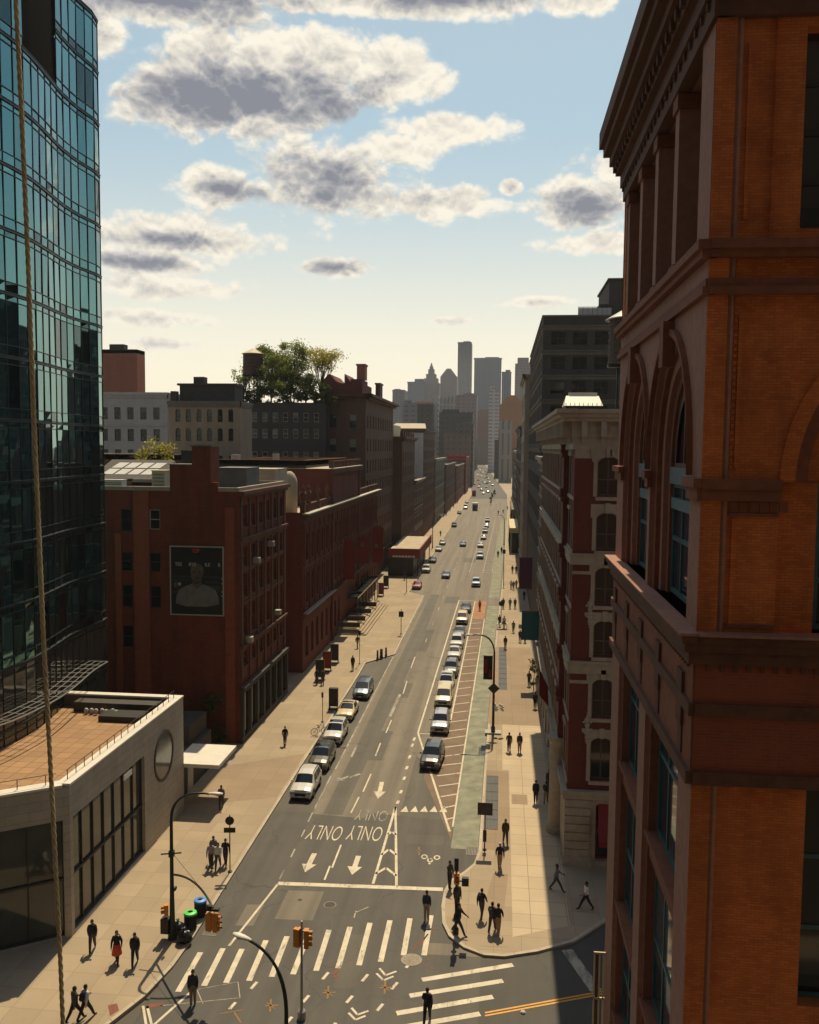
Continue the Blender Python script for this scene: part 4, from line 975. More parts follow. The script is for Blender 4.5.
def water_tank(name, label, x, y, z0, zt, r, h, roofh, legs=4, wood='wood_tank', cone='zinc'):
    t = thing(name, label, 'water tower', (x, y, z0))
    lg = MB()
    for k in range(legs):
        a = 2*math.pi*(k+0.5)/legs; px_, py_ = x+r*0.8*math.cos(a), y+r*0.8*math.sin(a)
        lg.box(px_-0.09, py_-0.09, z0, px_+0.09, py_+0.09, zt-0.2)
        b = 2*math.pi*(k+1.5)/legs; qx, qy = x+r*0.8*math.cos(b), y+r*0.8*math.sin(b)
        lg.tube([(px_,py_,z0+0.3),(qx,qy,zt-0.4)], 0.04, 5); lg.tube([(px_,py_,zt-0.4),(qx,qy,z0+0.3)], 0.04, 5)
    lg.box(x-r, y-r*0.2, zt-0.25, x+r, y+r*0.2, zt); lg.box(x-r*0.2, y-r, zt-0.25, x+r*0.2, y+r, zt)
    lg.build('stand', M['dark_metal'], t)
    tk = MB(); tk.lathe([(r,zt),(r*0.97,zt+h)], 24, (x,y,0))
    tko = tk.build('tank', M[wood], t)
    hp_ = MB()
    for k in range(6): hp_.lathe([(r*1.012,zt+0.15+k*h/6),(r*1.012,zt+0.22+k*h/6)], 24, (x,y,0))
    hp_.build('hoops', M['dark_metal'], tko)
    rf = MB(); rf.lathe([(r*1.12,zt+h),(r*1.1,zt+h+0.08),(0.1,zt+h+roofh)], 24, (x,y,0)); rf.build('roof', M[cone], t)
    pp = MB(); pp.tube([(x+r*0.2,y-r*0.4,z0),(x+r*0.2,y-r*0.4,zt)], 0.12, 8); pp.build('pipe', M['dark_metal'], t)
    return t
water_tank('water_tower', 'dark timber water tank on steel legs beside the near building, on the right', 10.9, 75, 29.46, 34.0, 2.3, 3.6, 1.5)

# banded grey building behind it
def banded():
    x0, x1, y0, y1, h = 5.1, 26.0, 118.0, 170.0, 44.2
    t = thing('banded_building', 'tall dark brick building with pale horizontal bands between its floors', 'building', (15, 118, 0))
    F = ((x0,y0),(1,0)); S = ((x0,y1),(0,-1)); W = y1-y0
    rows = [(z-2.45, z-0.75) for z in (43.0, 39.8, 36.6, 33.4, 30.2)]
    wb = MB(); bd = MB()
    ops = windows(t, *F, even(6, 18, 0.6), 1.9, rows, (2,2,0.08,'frame_dark','pane_dark'), 0.25); wall(wb, *F, x1-x0, 0, h, ops)
    ops = windows(t, *S, even(10, W, 1), 2.4, rows+[(25,27),(21,23.2),(17,19.2),(13,15.2)], (2,2,0.08,'frame_dark','pane_dark'), 0.25); wall(wb, *S, W, 0, h, ops)
    wall(wb, (x1,y0),(0,1),W,0,h); wall(wb,(x1,y1),(-1,0),x1-x0,0,h)
    for z in (43.0, 39.8, 36.6, 33.4, 30.2, 27.0):
        for P, U, L in ((*F, x1-x0), (*S, W)): ledge(bd, P, U, 0, L+(0.12 if P == S[0] else 0), z-0.55, z-0.1, 0.08); ledge(bd, P, U, 0, L+(0.3 if P == S[0] else 0), z-0.1, z+0.06, 0.3)
    bd.box(x0-0.15, y0-0.15, h, x1, y1, h+0.2)
    wb.build('wall', M['brick_grey'], t); bd.build('floor_band', M['grey_stone'], t)
    rl = MB()
    for k in range(8): rl.box(9.6+k*0.62, 118.6, 44.4, 9.64+k*0.62, 118.65, 45.5)
    rl.box(9.6, 118.58, 45.46, 14.1, 118.68, 45.54); rl.build('roof_railing', M['dark_metal'], t)
    pn = MB(); pn.box(9.65, 118.64, 44.45, 13.9, 118.66, 45.4); pn.build('railing_glass', M['zinc'], t)
    ph = MB(); ph.box(13.6, 119, 44.2, 26, 132, 49.0); ph.box(13.4, 118.8, 49.0, 26, 132.2, 49.25); ph.box(12.4, 119.5, 44.2, 13.6, 131, 46.0); ph.build('penthouse', M['brick_grey'], t)
    vn = MB(); vn.box(17.6, 118.94, 46.6, 18.6, 119.0, 48.4); vn.build('louvre', M['grey_metal'], t)
banded()
R_ROWS = lambda zs, h=1.9: [(z, z+h) for z in zs]
block('side_building', 'low grey stone building squeezed between the red corner building and the banded one', 5.0, 20, 100.3, 117.7, 26, 'R', 'grey_stone', 'buff_stone', R_ROWS((5,8.5,12,15.5,19,22.2)), 0, 6, 1.4, hood=0.15, cornice=0.6, gf=4.6)
block('stone_building', 'narrow buff stone building with a flat cornice just past the banded building', 4.2, 18, 170.3, 195, 41, 'R', 'buff_stone', 'buff_stone', R_ROWS((6,10,14,18,22,26,30,34)), 2, 7, 1.3, hood=0.15, cornice=0.6, bands=(37,), gf=5)
block('loft_building', 'dark loft building with stacked window rows on the right side of the street', 4.7, 20, 195.3, 240, 30, 'R', 'brick_brown', 'grey_stone', R_ROWS((6,9.5,13,16.5,20,23.5,26.5)), 2, 12, 1.6, cornice=0.8, bands=(5.2,12.4,19.4), gf=4.8)
block('loft_building', 'grey loft building halfway down the right side of the street', 4.9, 20, 240.3, 300, 33, 'R', 'brick_grey', 'grey_stone', R_ROWS((6,9.5,13,16.5,20,23.5,27)), 2, 12, 1.7, cornice=0.7, bands=(9,16,23), gf=4.8)
block('loft_building', 'lower brown building with pale bands far down the right side', 5.4, 22, 300.3, 372, 26, 'R', 'brick_brown', 'buff_stone', R_ROWS((6,9.5,13,16.5,20)), 2, 12, 2.0, cornice=0.7, bands=(8.6,12.2,15.7,19.2), gf=4.8)
block('loft_building', 'black looking building last before the street bends on the right', 6.0, 24, 372.3, 500, 27, 'R', 'dark_stone', 'grey_stone', R_ROWS((6,9.5,13,16.5,20)), 2, 14, 2.6, cornice=0.6, bands=(12.2,19.2), gf=4.8)

# ------------------------------------------------------------------ left: brick building with the billboard
def billboard_building():
    x0, x1, y0, y1 = -40.0, -23.1, 75.8, 92.6
    t = thing('brick_building', 'dark red brick building with projecting flues and a big poster on its blank side wall', 'building', (-30, 75.8, 0))
    wb = MB(); F = ((x0,y0),(1,0)); S = ((x1,y0),(0,1)); W = y1-y0
    wins = [(-33.5, 19.2, 21.2), (-30.85, 19.4, 21.2), (-33.5, 15.6, 17.3), (-30.85, 15.6, 17.3), (-33.5, 12.3, 14.3), (-30.85, 12.3, 14.3), (-33.5, 8.6, 10.6), (-36.3, 19.2, 21.2), (-36.3, 15.6, 17.3)]
    ops = []
    for i, (x, a, b) in enumerate(wins):
        ops += windows(t, *F, [x-x0], 1.0, [(a, b)], (1,2,0.08,'frame_white' if i == 1 else 'frame_dark','pane'), 0.2)
    wall(wb, *F, x1-x0, 0, 22.9, ops, 0.2)
    rows = [(6.9, 8.2), (9.6, 12.4), (13.2, 15.4), (16.0, 17.8), (19.6, 21.6)]
    su = [1.9+i*2.6 for i in range(6)]
    ops = windows(t, *S, su, 1.25, rows, (1,2,0.08,'frame_brown','pane_dark'), 0.3)
    wall(wb, *S, W, 0, 22.9, ops, 0.3)
    wall(wb, (x0,y1),(0,-1),W,0,22.9); wall(wb,(x1,y1),(-1,0),x1-x0,0,22.9)
    wb.box(-29.4, y0, 22.9, -27.35, y0+2.4, 25.2); wb.box(-27.35, y0-0.02, 22.9, -25.65, y0+2.4, 26.85); wb.box(-25.65, y0, 22.9, -25.0, y0+0.5, 23.7)
    wb.build('wall', M['brick_dark'], t)
    cp = MB(); cp.box(-27.45, y0-0.1, 26.85, -25.55, y0+2.5, 27.0); cp.box(-29.45, y0-0.05, 25.2, -27.36, y0+2.45, 25.3); cp.build('chimney_cap', M['grey_stone'], t)
    fl = MB()
    for xa, xb, zt in ((-34.5,-33.95,19.0), (-32.75,-31.35,22.9), (-24.38,-23.5,21.5)): fl.box(xa, y0-(0.22 if xa < -30 else 0.07), 0, xb, y0-0.002, zt)
    for xa, xb, dd in ((-32.8,-31.3,0.28), (-24.42,-23.46,0.13)):
        for z in (3.0, 5.6, 8.0, 10.4, 12.8, 16.2): fl.box(xa, y0-dd, z, xb, y0-0.002, z+0.16)
    fl.build('flue', M['brick_flue'], t)
    pr = MB()
    for a, b, c, d in ((x0,y0,-29.42,y0+0.35),(-24.98,y0,x1,y0+0.35),(x1-0.35,y0+0.36,x1,y1),(x0,y1-0.35,x1-0.36,y1)): pr.box(a, b, 22.9, c, d, 23.25)
    pr.build('parapet', M['buff_stone'], t)
    co = MB()
    ledge(co, *S, -0.1, W, 22.3, 22.6, 0.3); ledge(co, *S, -0.2, W+0.1, 22.6, 22.95, 0.55)
    for z0, z1, p in ((18.1,18.5,0.16),(18.5,18.7,0.32),(8.55,8.8,0.2),(8.8,8.95,0.3),(12.6,12.85,0.08),(15.6,15.8,0.08)): ledge(co, *S, -0.05, W, z0, z1, p)
    for i in range(7): ledge(co, *S, 0.6+i*2.6-0.3, 0.6+i*2.6+0.3, 5.6, 22.3, 0.14)
    for u in su:
        for a, b in rows: ledge(co, *S, u-0.75, u+0.75, a-0.18, a-0.02, 0.1)
    co.build('cornice', M['brown_stone'], t)
    rf = MB(); rf.poly([(x0,y0+0.3,22.5),(x1-0.3,y0+0.3,22.5),(x1-0.3,y1-0.3,22.5),(x0,y1-0.3,22.5)]); rf.build('roof', M['roof_tar'], t)
    gb = MB(); ledge(gb, *S, -0.1, W, 4.75, 5.1, 0.42); ledge(gb, *S, -0.1, W, 0.1, 0.6, 0.3); ledge(gb, *S, 0, W, 5.1, 5.22, 0.5)
    for i in range(8): ledge(gb, *S, 0.15+i*2.32, 0.62+i*2.32, 0.6, 4.75, 0.3)
    gbo = gb.build('shopfront', M['dark_stone'], t)
    gg = MB(); pt = frame_of(*S)
    for i in range(7): a, b = 0.64+i*2.32, 2.45+i*2.32; gg.poly([pt(a,0.6,-0.05), pt(b,0.6,-0.05), pt(b,4.75,-0.05), pt(a,4.75,-0.05)])
    gg.build('shop_glass', M['shop_glass'], gbo)
    for u, z in ((2.0, 9.0), (4.5, 16.0), (9.7, 17.0), (12.3, 9.6)):
        ac = MB(); p = pt(u, z, -0.35); ac.box(p[0]-0.3, p[1]-0.35, z, p[0]+0.3, p[1]+0.35, z+0.5); ac.build('window_air_conditioner', M['zinc'], t)
    return t
bb = billboard_building()
def billboard():
    x0, x1, z0, z1, y = -29.42, -24.46, 11.75, 18.0, 75.8
    t = thing('billboard', 'black poster of a person in a white T-shirt in a pale frame', 'billboard', (-26.94, 75.75, 11.75))
    fr = MB()
    for a, b, c, d in ((x0,z0,x1,z0+0.1),(x0,z1-0.1,x1,z1),(x0,z0+0.1,x0+0.1,z1-0.1),(x1-0.1,z0+0.1,x1,z1-0.1)): fr.box(a, y-0.2, b, c, y-0.01, d)
    fr.build('frame', M['frame_white'], t)
    M['poster_black'] = pmat('poster_black', (0.010,0.012,0.012), 0.5, 0.3, 1.2, stain=0.0)
    M['poster_grey'] = pmat('poster_grey', (0.035,0.038,0.036), 0.5, 0.35, 1.5, stain=0.0)
    M['poster_shirt'] = pmat('poster_shirt', (0.16,0.15,0.135), 0.5, 0.25, 1.3, stain=0.3, stain_scale=1)
    M['poster_skin'] = pmat('poster_skin', (0.10,0.075,0.055), 0.5, 0.35, 2.2, stain=0.5, stain_scale=1.5)
    M['poster_hair'] = pmat('poster_hair', (0.13,0.105,0.06), 0.5, 0.35, 3, stain=0.2)
    M['poster_white'] = pmat('poster_white', (0.36,0.36,0.33), 0.5, 0.1, 3, stain=0.0)
    p = MB()
    p.poly([(x0+0.1,y-0.15,z0+0.1),(x1-0.1,y-0.15,z0+0.1),(x1-0.1,y-0.15,z1-0.1),(x0+0.1,y-0.15,z1-0.1)], 0)
    def q(pts, d, m): p.poly([(x0+u*(x1-x0), y-0.15-d, z0+v*(z1-z0)) for u, v in pts], m)
    for (u0, v0, u1, v1) in ((0.06,0.55,0.95,0.57),(0.06,0.50,0.4,0.515),(0.66,0.47,0.93,0.5),(0.07,0.41,0.22,0.48),(0.72,0.36,0.94,0.44),(0.05,0.32,0.16,0.36)): q([(u0,v0),(u1,v0),(u1,v1),(u0,v1)], 0.003, 1)
    q([(0.10,0.17),(0.12,0.28),(0.17,0.37),(0.28,0.42),(0.40,0.455),(0.5,0.42),(0.62,0.455),(0.74,0.42),(0.85,0.37),(0.90,0.28),(0.91,0.17),(0.7,0.13),(0.3,0.13)], 0.006, 2)
    q([(0.41,0.46),(0.43,0.42),(0.5,0.385),(0.57,0.42),(0.59,0.46),(0.585,0.52),(0.42,0.52)], 0.008, 3)
    q([(0.5+0.115*math.cos(a), 0.60+0.115*math.sin(a)) for a in [2*math.pi*k/18 for k in range(18)]], 0.010, 3)
    q([(0.385,0.60),(0.39,0.68),(0.43,0.735),(0.5,0.755),(0.58,0.735),(0.625,0.68),(0.625,0.58),(0.60,0.64),(0.56,0.68),(0.48,0.69),(0.42,0.66)], 0.012, 4)
    q([(0.44,0.635),(0.475,0.64),(0.475,0.62),(0.44,0.615)], 0.013, 0); q([(0.53,0.64),(0.565,0.635),(0.565,0.615),(0.53,0.62)], 0.013, 0); q([(0.47,0.555),(0.535,0.555),(0.53,0.54),(0.475,0.54)], 0.013, 0); q([(0.43,0.51),(0.5,0.48),(0.575,0.51),(0.56,0.48),(0.5,0.45),(0.44,0.48)], 0.0135, 1)
    q([(0.08,0.40),(0.12,0.40),(0.12,0.47),(0.08,0.47)], 0.005, 4); q([(0.15,0.43),(0.2,0.43),(0.2,0.47),(0.15,0.47)], 0.005, 5)
    q([(0.46,0.075),(0.62,0.075),(0.62,0.085),(0.46,0.085)], 0.004, 1)
    for v in (0.28,0.34,0.46,0.53): q([(0.955,v),(0.975,v),(0.975,v+0.02),(0.955,v+0.02)], 0.004, 5)
    pg = p.build('poster', [M['poster_black'], M['poster_grey'], M['poster_shirt'], M['poster_skin'], M['poster_hair'], M['poster_white']], t, fix=False)
    for s, u, sz in (('TEE', 0.16, 0.4), ('BYE', 0.42, 0.4), ('ILE', 0.70, 0.4), ('B', 0.915, 0.4)):
        me = text_mesh(s, sz, 1.05, 0.01); me.materials.append(M['poster_white'])
        o = place('lettering', me, pg, (x0+u*(x1-x0), y-0.165, z0+0.735*(z1-z0))); o.rotation_euler = (math.pi/2, 0, 0)
    lg = MB()
    cx, cz = x0+0.49*(x1-x0), z0+0.938*(z1-z0)
    for a, b in (((-0.38,0.08),(0.02,0.12)), ((-0.05,0.12),(0.38,0.1)), ((-0.2,0.02),(-0.25,-0.14)), ((-0.25,-0.14),(0.12,-0.16)), ((-0.02,0.04),(0.3,0.0)), ((0.05,-0.06),(0.2,-0.1))):
        lg.tube([(cx+a[0],y-0.165,cz+a[1]),(cx+b[0],y-0.165,cz+b[1])], 0.045, 6)
    lg.build('emblem', M['red_sign'], pg)
billboard()
# ------------------------------------------------------------------ glass tower with a waving front
M['tower_glass'] = None
def tower_glass():
    m, nt, b = _new('tower_glass')
    g_ = nt.nodes.new('ShaderNodeNewGeometry')
    col = _mix(nt, g_.outputs['Random Per Island'], (0.08,0.20,0.215), (0.15,0.33,0.34))
    col = _mix(nt, _rng(nt, g_.outputs['Random Per Island'], 0.06, 0.14, 0.75, 0.0), col, (0.02,0.04,0.045))   # a few panes darkened at random, imitating broken dark reflections
    nt.links.new(col, b.inputs['Base Color'])
    b.inputs['Metallic'].default_value = 0.92; b.inputs['Roughness'].default_value = 0.025
    return m
M['tower_glass'] = tower_glass()
M['tower_fin'] = pmat('tower_fin', (0.07,0.08,0.08), 0.4, 0.1, 2, metal=0.5, stain=0.0)
M['tower_line'] = pmat('tower_mullion', (0.022,0.03,0.03), 0.4, 0.1, 3, metal=0.3, stain=0.0)
def catmull(P, n):
    out = []
    for i in range(len(P)-1):
        p0, p1, p2, p3 = P[max(i-1,0)], P[i], P[i+1], P[min(i+2,len(P)-1)]
        for k in range(n):
            t = k/n
            out.append(tuple(0.5*((2*p1[j])+(-p0[j]+p2[j])*t+(2*p0[j]-5*p1[j]+4*p2[j]-p3[j])*t*t+(-p0[j]+3*p1[j]-3*p2[j]+p3[j])*t*t*t) for j in (0,1)))
    out.append(P[-1]); return out
def resample(P, step):
    L = [0]
    for a, b in zip(P, P[1:]): L.append(L[-1]+math.dist(a, b))
    n = max(1, round(L[-1]/step)); out = []
    for k in range(n+1):
        s = L[-1]*k/n
        i = max(j for j in range(len(L)) if L[j] <= s+1e-9); i = min(i, len(P)-2)
        f = (s-L[i])/max(1e-9, L[i+1]-L[i]); out.append((P[i][0]+(P[i+1][0]-P[i][0])*f, P[i][1]+(P[i+1][1]-P[i][1])*f))
    return out
TW = [(-52,38),(-44,39.5),(-37,42.5),(-33.2,46.3),(-31.4,50),(-31.0,53),(-30.95,55.5),(-31.4,58.8),(-31.95,62),(-32.15,65.1),(-32.0,67.4),(-32.3,68.9),(-33.4,70),(-36,71.2),(-52,72)]
TWC = resample(catmull(TW, 12), 1.22)
def tower():
    t = thing('glass_tower', 'tall teal glass tower with a waving curtain wall, cut by the left edge', 'tower', (-40, 56, 0))
    z0, top, fh = 0.0, 60.05, 3.95
    rnd = random.Random(3)
    floors = [top-fh*k for k in range(16)]
    gl = MB(); dark_gl = MB(); mu = MB(); fn = MB(); dk = MB()
    n = len(TWC)
    for i in range(n-1):
        a, b = TWC[i], TWC[i+1]
        d = Vector((b[0]-a[0], b[1]-a[1], 0)); L = d.length; d.normalize(); nn = Vector((d.y, -d.x, 0))
        ymid = (a[1]+b[1])/2
        for f in floors:
            zt, zb_ = f, max(f-fh, 0.0)
            in_black = f > 53 and 55.0 < ymid < 62.0
            for lo, hi in ((zb_, zb_+0.75), (zb_+0.75, zt-0.45), (zt-0.45, zt)):
                if hi-lo < 0.05: continue
                if in_black:
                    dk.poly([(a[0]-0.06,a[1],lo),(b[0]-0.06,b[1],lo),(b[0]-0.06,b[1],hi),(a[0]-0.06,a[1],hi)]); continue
                j = [rnd.uniform(-0.017, 0.017) for _ in range(4)]
                (dark_gl if zt < 15 else gl).poly([(a[0]+nn.x*j[0],a[1]+nn.y*j[0],lo),(b[0]+nn.x*j[1],b[1]+nn.y*j[1],lo),(b[0]+nn.x*j[2],b[1]+nn.y*j[2],hi),(a[0]+nn.x*j[3],a[1]+nn.y*j[3],hi)])
            if in_black: continue
            c = Vector(((a[0]+b[0])/2, (a[1]+b[1])/2, 0))
            mu.obox(c+Vector((0,0,zt-0.03))+nn*0.03, d*L/2, nn*0.06, (0,0,0.06))
            fn.obox(c+Vector((0,0,zt+0.09))+nn*0.05, d*L/2, nn*0.07, (0,0,0.018))
            for z in (zb_+0.75, zt-0.45): mu.obox(c+Vector((0,0,z))+nn*0.02, d*L/2, nn*0.04, (0,0,0.022))
        hi_z = 52.15 if 55.0 < ymid < 62.0 else top
        mu.obox(Vector((a[0], a[1], hi_z/2))+nn*0.01, d*0.02, nn*0.04, (0,0,hi_z/2))
    for i in range(n-1):                       # narrow strip below the black panels
        a, b = TWC[i], TWC[i+1]; ymid = (a[1]+b[1])/2
        if 55.0 < ymid < 62.0:
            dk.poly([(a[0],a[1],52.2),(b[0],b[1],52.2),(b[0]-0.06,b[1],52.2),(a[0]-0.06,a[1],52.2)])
    dk.build('black_panels', M['panel_black'], t)  # flat black panels almost flush with the glass
    dark_gl.build('dark_reflection_glazing', M['shop_glass'], t, fix=False)  # darker glass on the lower floors stands in for a dark reflection
    gl.build('curtain_wall', M['tower_glass'], t, fix=False)
    mu.build('mullions', M['tower_line'], t)
    fn.build('floor_fins', M['tower_fin'], t)
    cp = MB(); cp.poly([(p[0], p[1], top+0.3) for p in TWC]+[(-60,73,top+0.3),(-60,38.5,top+0.3)])
    cp.poly([(-52,73,0),(-60,73,0),(-60,73,top),(-52,73,top)]); cp.build('roof', M['roof_tar'], t)
    # steel brise-soleil over the terrace, following the glass
    ps = MB()
    line = [p for p in TWC if 49.0 < p[1] < 65.6 and p[0] > -33]
    def off(i, k):
        a, b = line[max(i-1,0)], line[min(i+1,len(line)-1)]; d = Vector((b[0]-a[0], b[1]-a[1], 0)).normalized(); nn = Vector((d.y,-d.x,0))
        return Vector((line[i][0], line[i][1], 10.0))+nn*k
    for k in (0.25, 0.75, 1.25, 1.7):
        ps.tube([off(i, k) for i in range(len(line))], 0.03 if k < 1.6 else 0.055, 5)
    for i in range(0, len(line)): ps.tube([off(i, 0.0), off(i, 1.7)], 0.03, 5)
    ps.build('sun_canopy', M['grey_metal'], t)
tower()

# ------------------------------------------------------------------ low white stone pavilion with a roof terrace
def pavilion():
    t = thing('stone_pavilion', 'low white stone pavilion with a roof terrace, tall dark glass and a round window', 'building', (-28, 44, 0))
    poly = [(-22.9,44.1),(-22.9,61.2),(-40,61.2),(-40,32.2)]
    A, B = Vector((-40,32.2,0)), Vector((-22.9,44.1,0)); d = (B-A).normalized(); L = (B-A).length
    S = ((-22.9,44.1),(0,1)); F = ((-40,32.2),(d.x,d.y))
    wb = MB()
    gop = (0.35, 10.0, 0.25, 6.75); fop = (1.0, L-0.35, 0.25, 6.75)
    wall(wb, *S, 17.1, 0, 8.6, [gop], 0.35); wall(wb, *F, L, 0, 8.6, [fop], 0.35)
    wall(wb, (-22.9,61.2),(-1,0),17.1,0,8.6)
    wb.build('wall', M['white_stone'], t)
    gl = MB(); mu = MB()
    for (P, U), o, nn in ((S, gop, 7), (F, fop, 11)):
        pt = frame_of(P, U); w = (o[1]-o[0])/nn
        for i in range(nn):
            for z0, z1 in ((o[2], 3.4), (3.4, o[3])):
                gl.poly([pt(o[0]+i*w, z0, 0.3), pt(o[0]+(i+1)*w, z0, 0.3), pt(o[0]+(i+1)*w, z1, 0.3), pt(o[0]+i*w, z1, 0.3)])
        for i in range(nn+1): ledge(mu, P, U, o[0]+i*w-0.035, o[0]+i*w+0.035, o[2], o[3], -0.2, back=0.32)
        for z in (0.3, 3.4, 6.7): ledge(mu, P, U, o[0], o[1], z-0.06, z+0.06, -0.16, back=0.31)
    M['pav_glass'] = pmat('pavilion_glass', (0.045,0.05,0.044), 0.06, 0.4, 0.4, spec=0.6, stain=0.0)
    go = gl.build('glazing', M['pav_glass'], t); mu.build('mullions', M['frame_dark'], go)
    cp = MB()
    def band(P, U, L_, z0, z1, inn, out): ledge(cp, P, U, 0, L_, z0, z1, out, back=inn)
    band(*S, 17.1, 8.6, 8.72, 0.75, 0.05); band(*F, L-0.35, 8.6, 8.715, 0.75, 0.05); band((-22.9,61.2),(-1,0),17.1-0.8,8.6,8.71,0.6,0.04)
    cp.build('coping', M['white_paint'], t)
    ip = MB()
    ip.poly([(-23.6,44.6,7.75),(-23.6,60.6,7.75),(-23.6,60.6,8.6),(-23.6,44.6,8.6)]); ip.poly([(-23.6,60.6,7.75),(-40,60.6,7.75),(-40,60.6,8.6),(-23.6,60.6,8.6)]); ip.build('parapet_lining', M['grey_stone'], t)
    M['deck'] = paving('terrace_deck', (0.36,0.215,0.112), 0.9, 0.9, 0.03, 0.5, 0.25)
    dk = MB(); dk.poly([(-23.3,44.3,7.75),(-23.3,60.9,7.75),(-40,60.9,7.75),(-40,33.2,7.75)]); dk.build('deck', M['deck'], t)
    # round window: sunk disc with a stone ring
    c = Vector((-22.9, 57.4, 5.55)); rw = MB(); ds = MB()
    n = 36; r0, r1 = 1.55, 1.75
    for k in range(n):
        a, b = 2*math.pi*k/n, 2*math.pi*(k+1)/n
        P = lambda r, q, x: (c.x+x, c.y+r*math.cos(q), c.z+r*math.sin(q))
        rw.poly([P(r0,a,0.06),P(r1,a,0.06),P(r1,b,0.06),P(r0,b,0.06)]); rw.poly([P(r1,a,0.06),P(r1,a,-0.02),P(r1,b,-0.02),P(r1,b,0.06)]); rw.poly([P(r0,a,0.06),P(r0,b,0.06),P(r0,b,0.012),P(r0,a,0.012)])
    ds.poly([(c.x+0.014, c.y+r0*math.cos(2*math.pi*k/n), c.z+r0*math.sin(2*math.pi*k/n)) for k in range(n)])
    w = rw.build('round_window', M['dark_metal'], t); M['disc'] = pmat('round_glass', (0.10,0.105,0.10), 0.12, 0.2, 1, spec=0.6, stain=0.1); ds.build('pane', M['disc'], w)
    rl = MB()
    for k in range(17): rl.tube([(-23.3, 44.7+k*0.98, 8.7), (-23.3, 44.7+k*0.98, 9.25)], 0.025, 5)
    rl.tube([(-23.3,44.6,9.25),(-23.3,60.5,9.25)], 0.022, 5)
    for k in range(14): p = A+d*(k*1.4+1.5)+Vector((-d.y,d.x,0))*0.4; rl.tube([(p.x,p.y,8.7),(p.x,p.y,9.25)], 0.025, 5)
    p, q = A+d*1.5+Vector((-d.y,d.x,0))*0.4, A+d*(L-0.6)+Vector((-d.y,d.x,0))*0.4; rl.tube([(p.x,p.y,9.25),(q.x,q.y,9.25)], 0.022, 5)
    rl.build('railing', M['frame_dark'], t)
    hb = MB(); hb.box(-27.6,57.4,7.76,-24.6,59.0,8.15); hb.build('roof_hatch', M['dark_metal'], t)
    sh = MB(); sh.box(-30.4,59.4,7.76,-24.2,60.55,8.45); sh.build('rooftop_plant_box', M['dark_stone'], t)
    st = MB()
    for k in range(7): x = -29.2+k*0.38; st.ball((x, 58.9+0.2*math.sin(k*3), 8.0), 0.17, 0.17, 0.22, 8, 5)
    st.build('planter_stones', M['white_wall'], t, smooth=True)
    cn = MB(); cn.box(-23.8,61.25,3.30,-20.25,65.6,3.58); cn.build('canopy', M['white_paint'], t)
    an = MB(); an.box(-30,61.25,0,-23.8,70,3.3); an.box(-28.5,66.0,3.3,-24.2,70,4.8); an.build('annex', M['dark_stone'], t)
    aw = MB(); aw.box(-23.79,62.2,0.1,-23.7,63.1,2.9); aw.box(-23.79,64.2,0.1,-23.7,65.4,2.9); aw.build('annex_door', M['white_wall'], t)
    pt = frame_of(*S)
    bn = MB(); bn.box(-22.93,50.9,6.25,-22.86,52.1,6.6); bn.build('window_sticker', M['white_sign'], t)
    return t
pavilion()

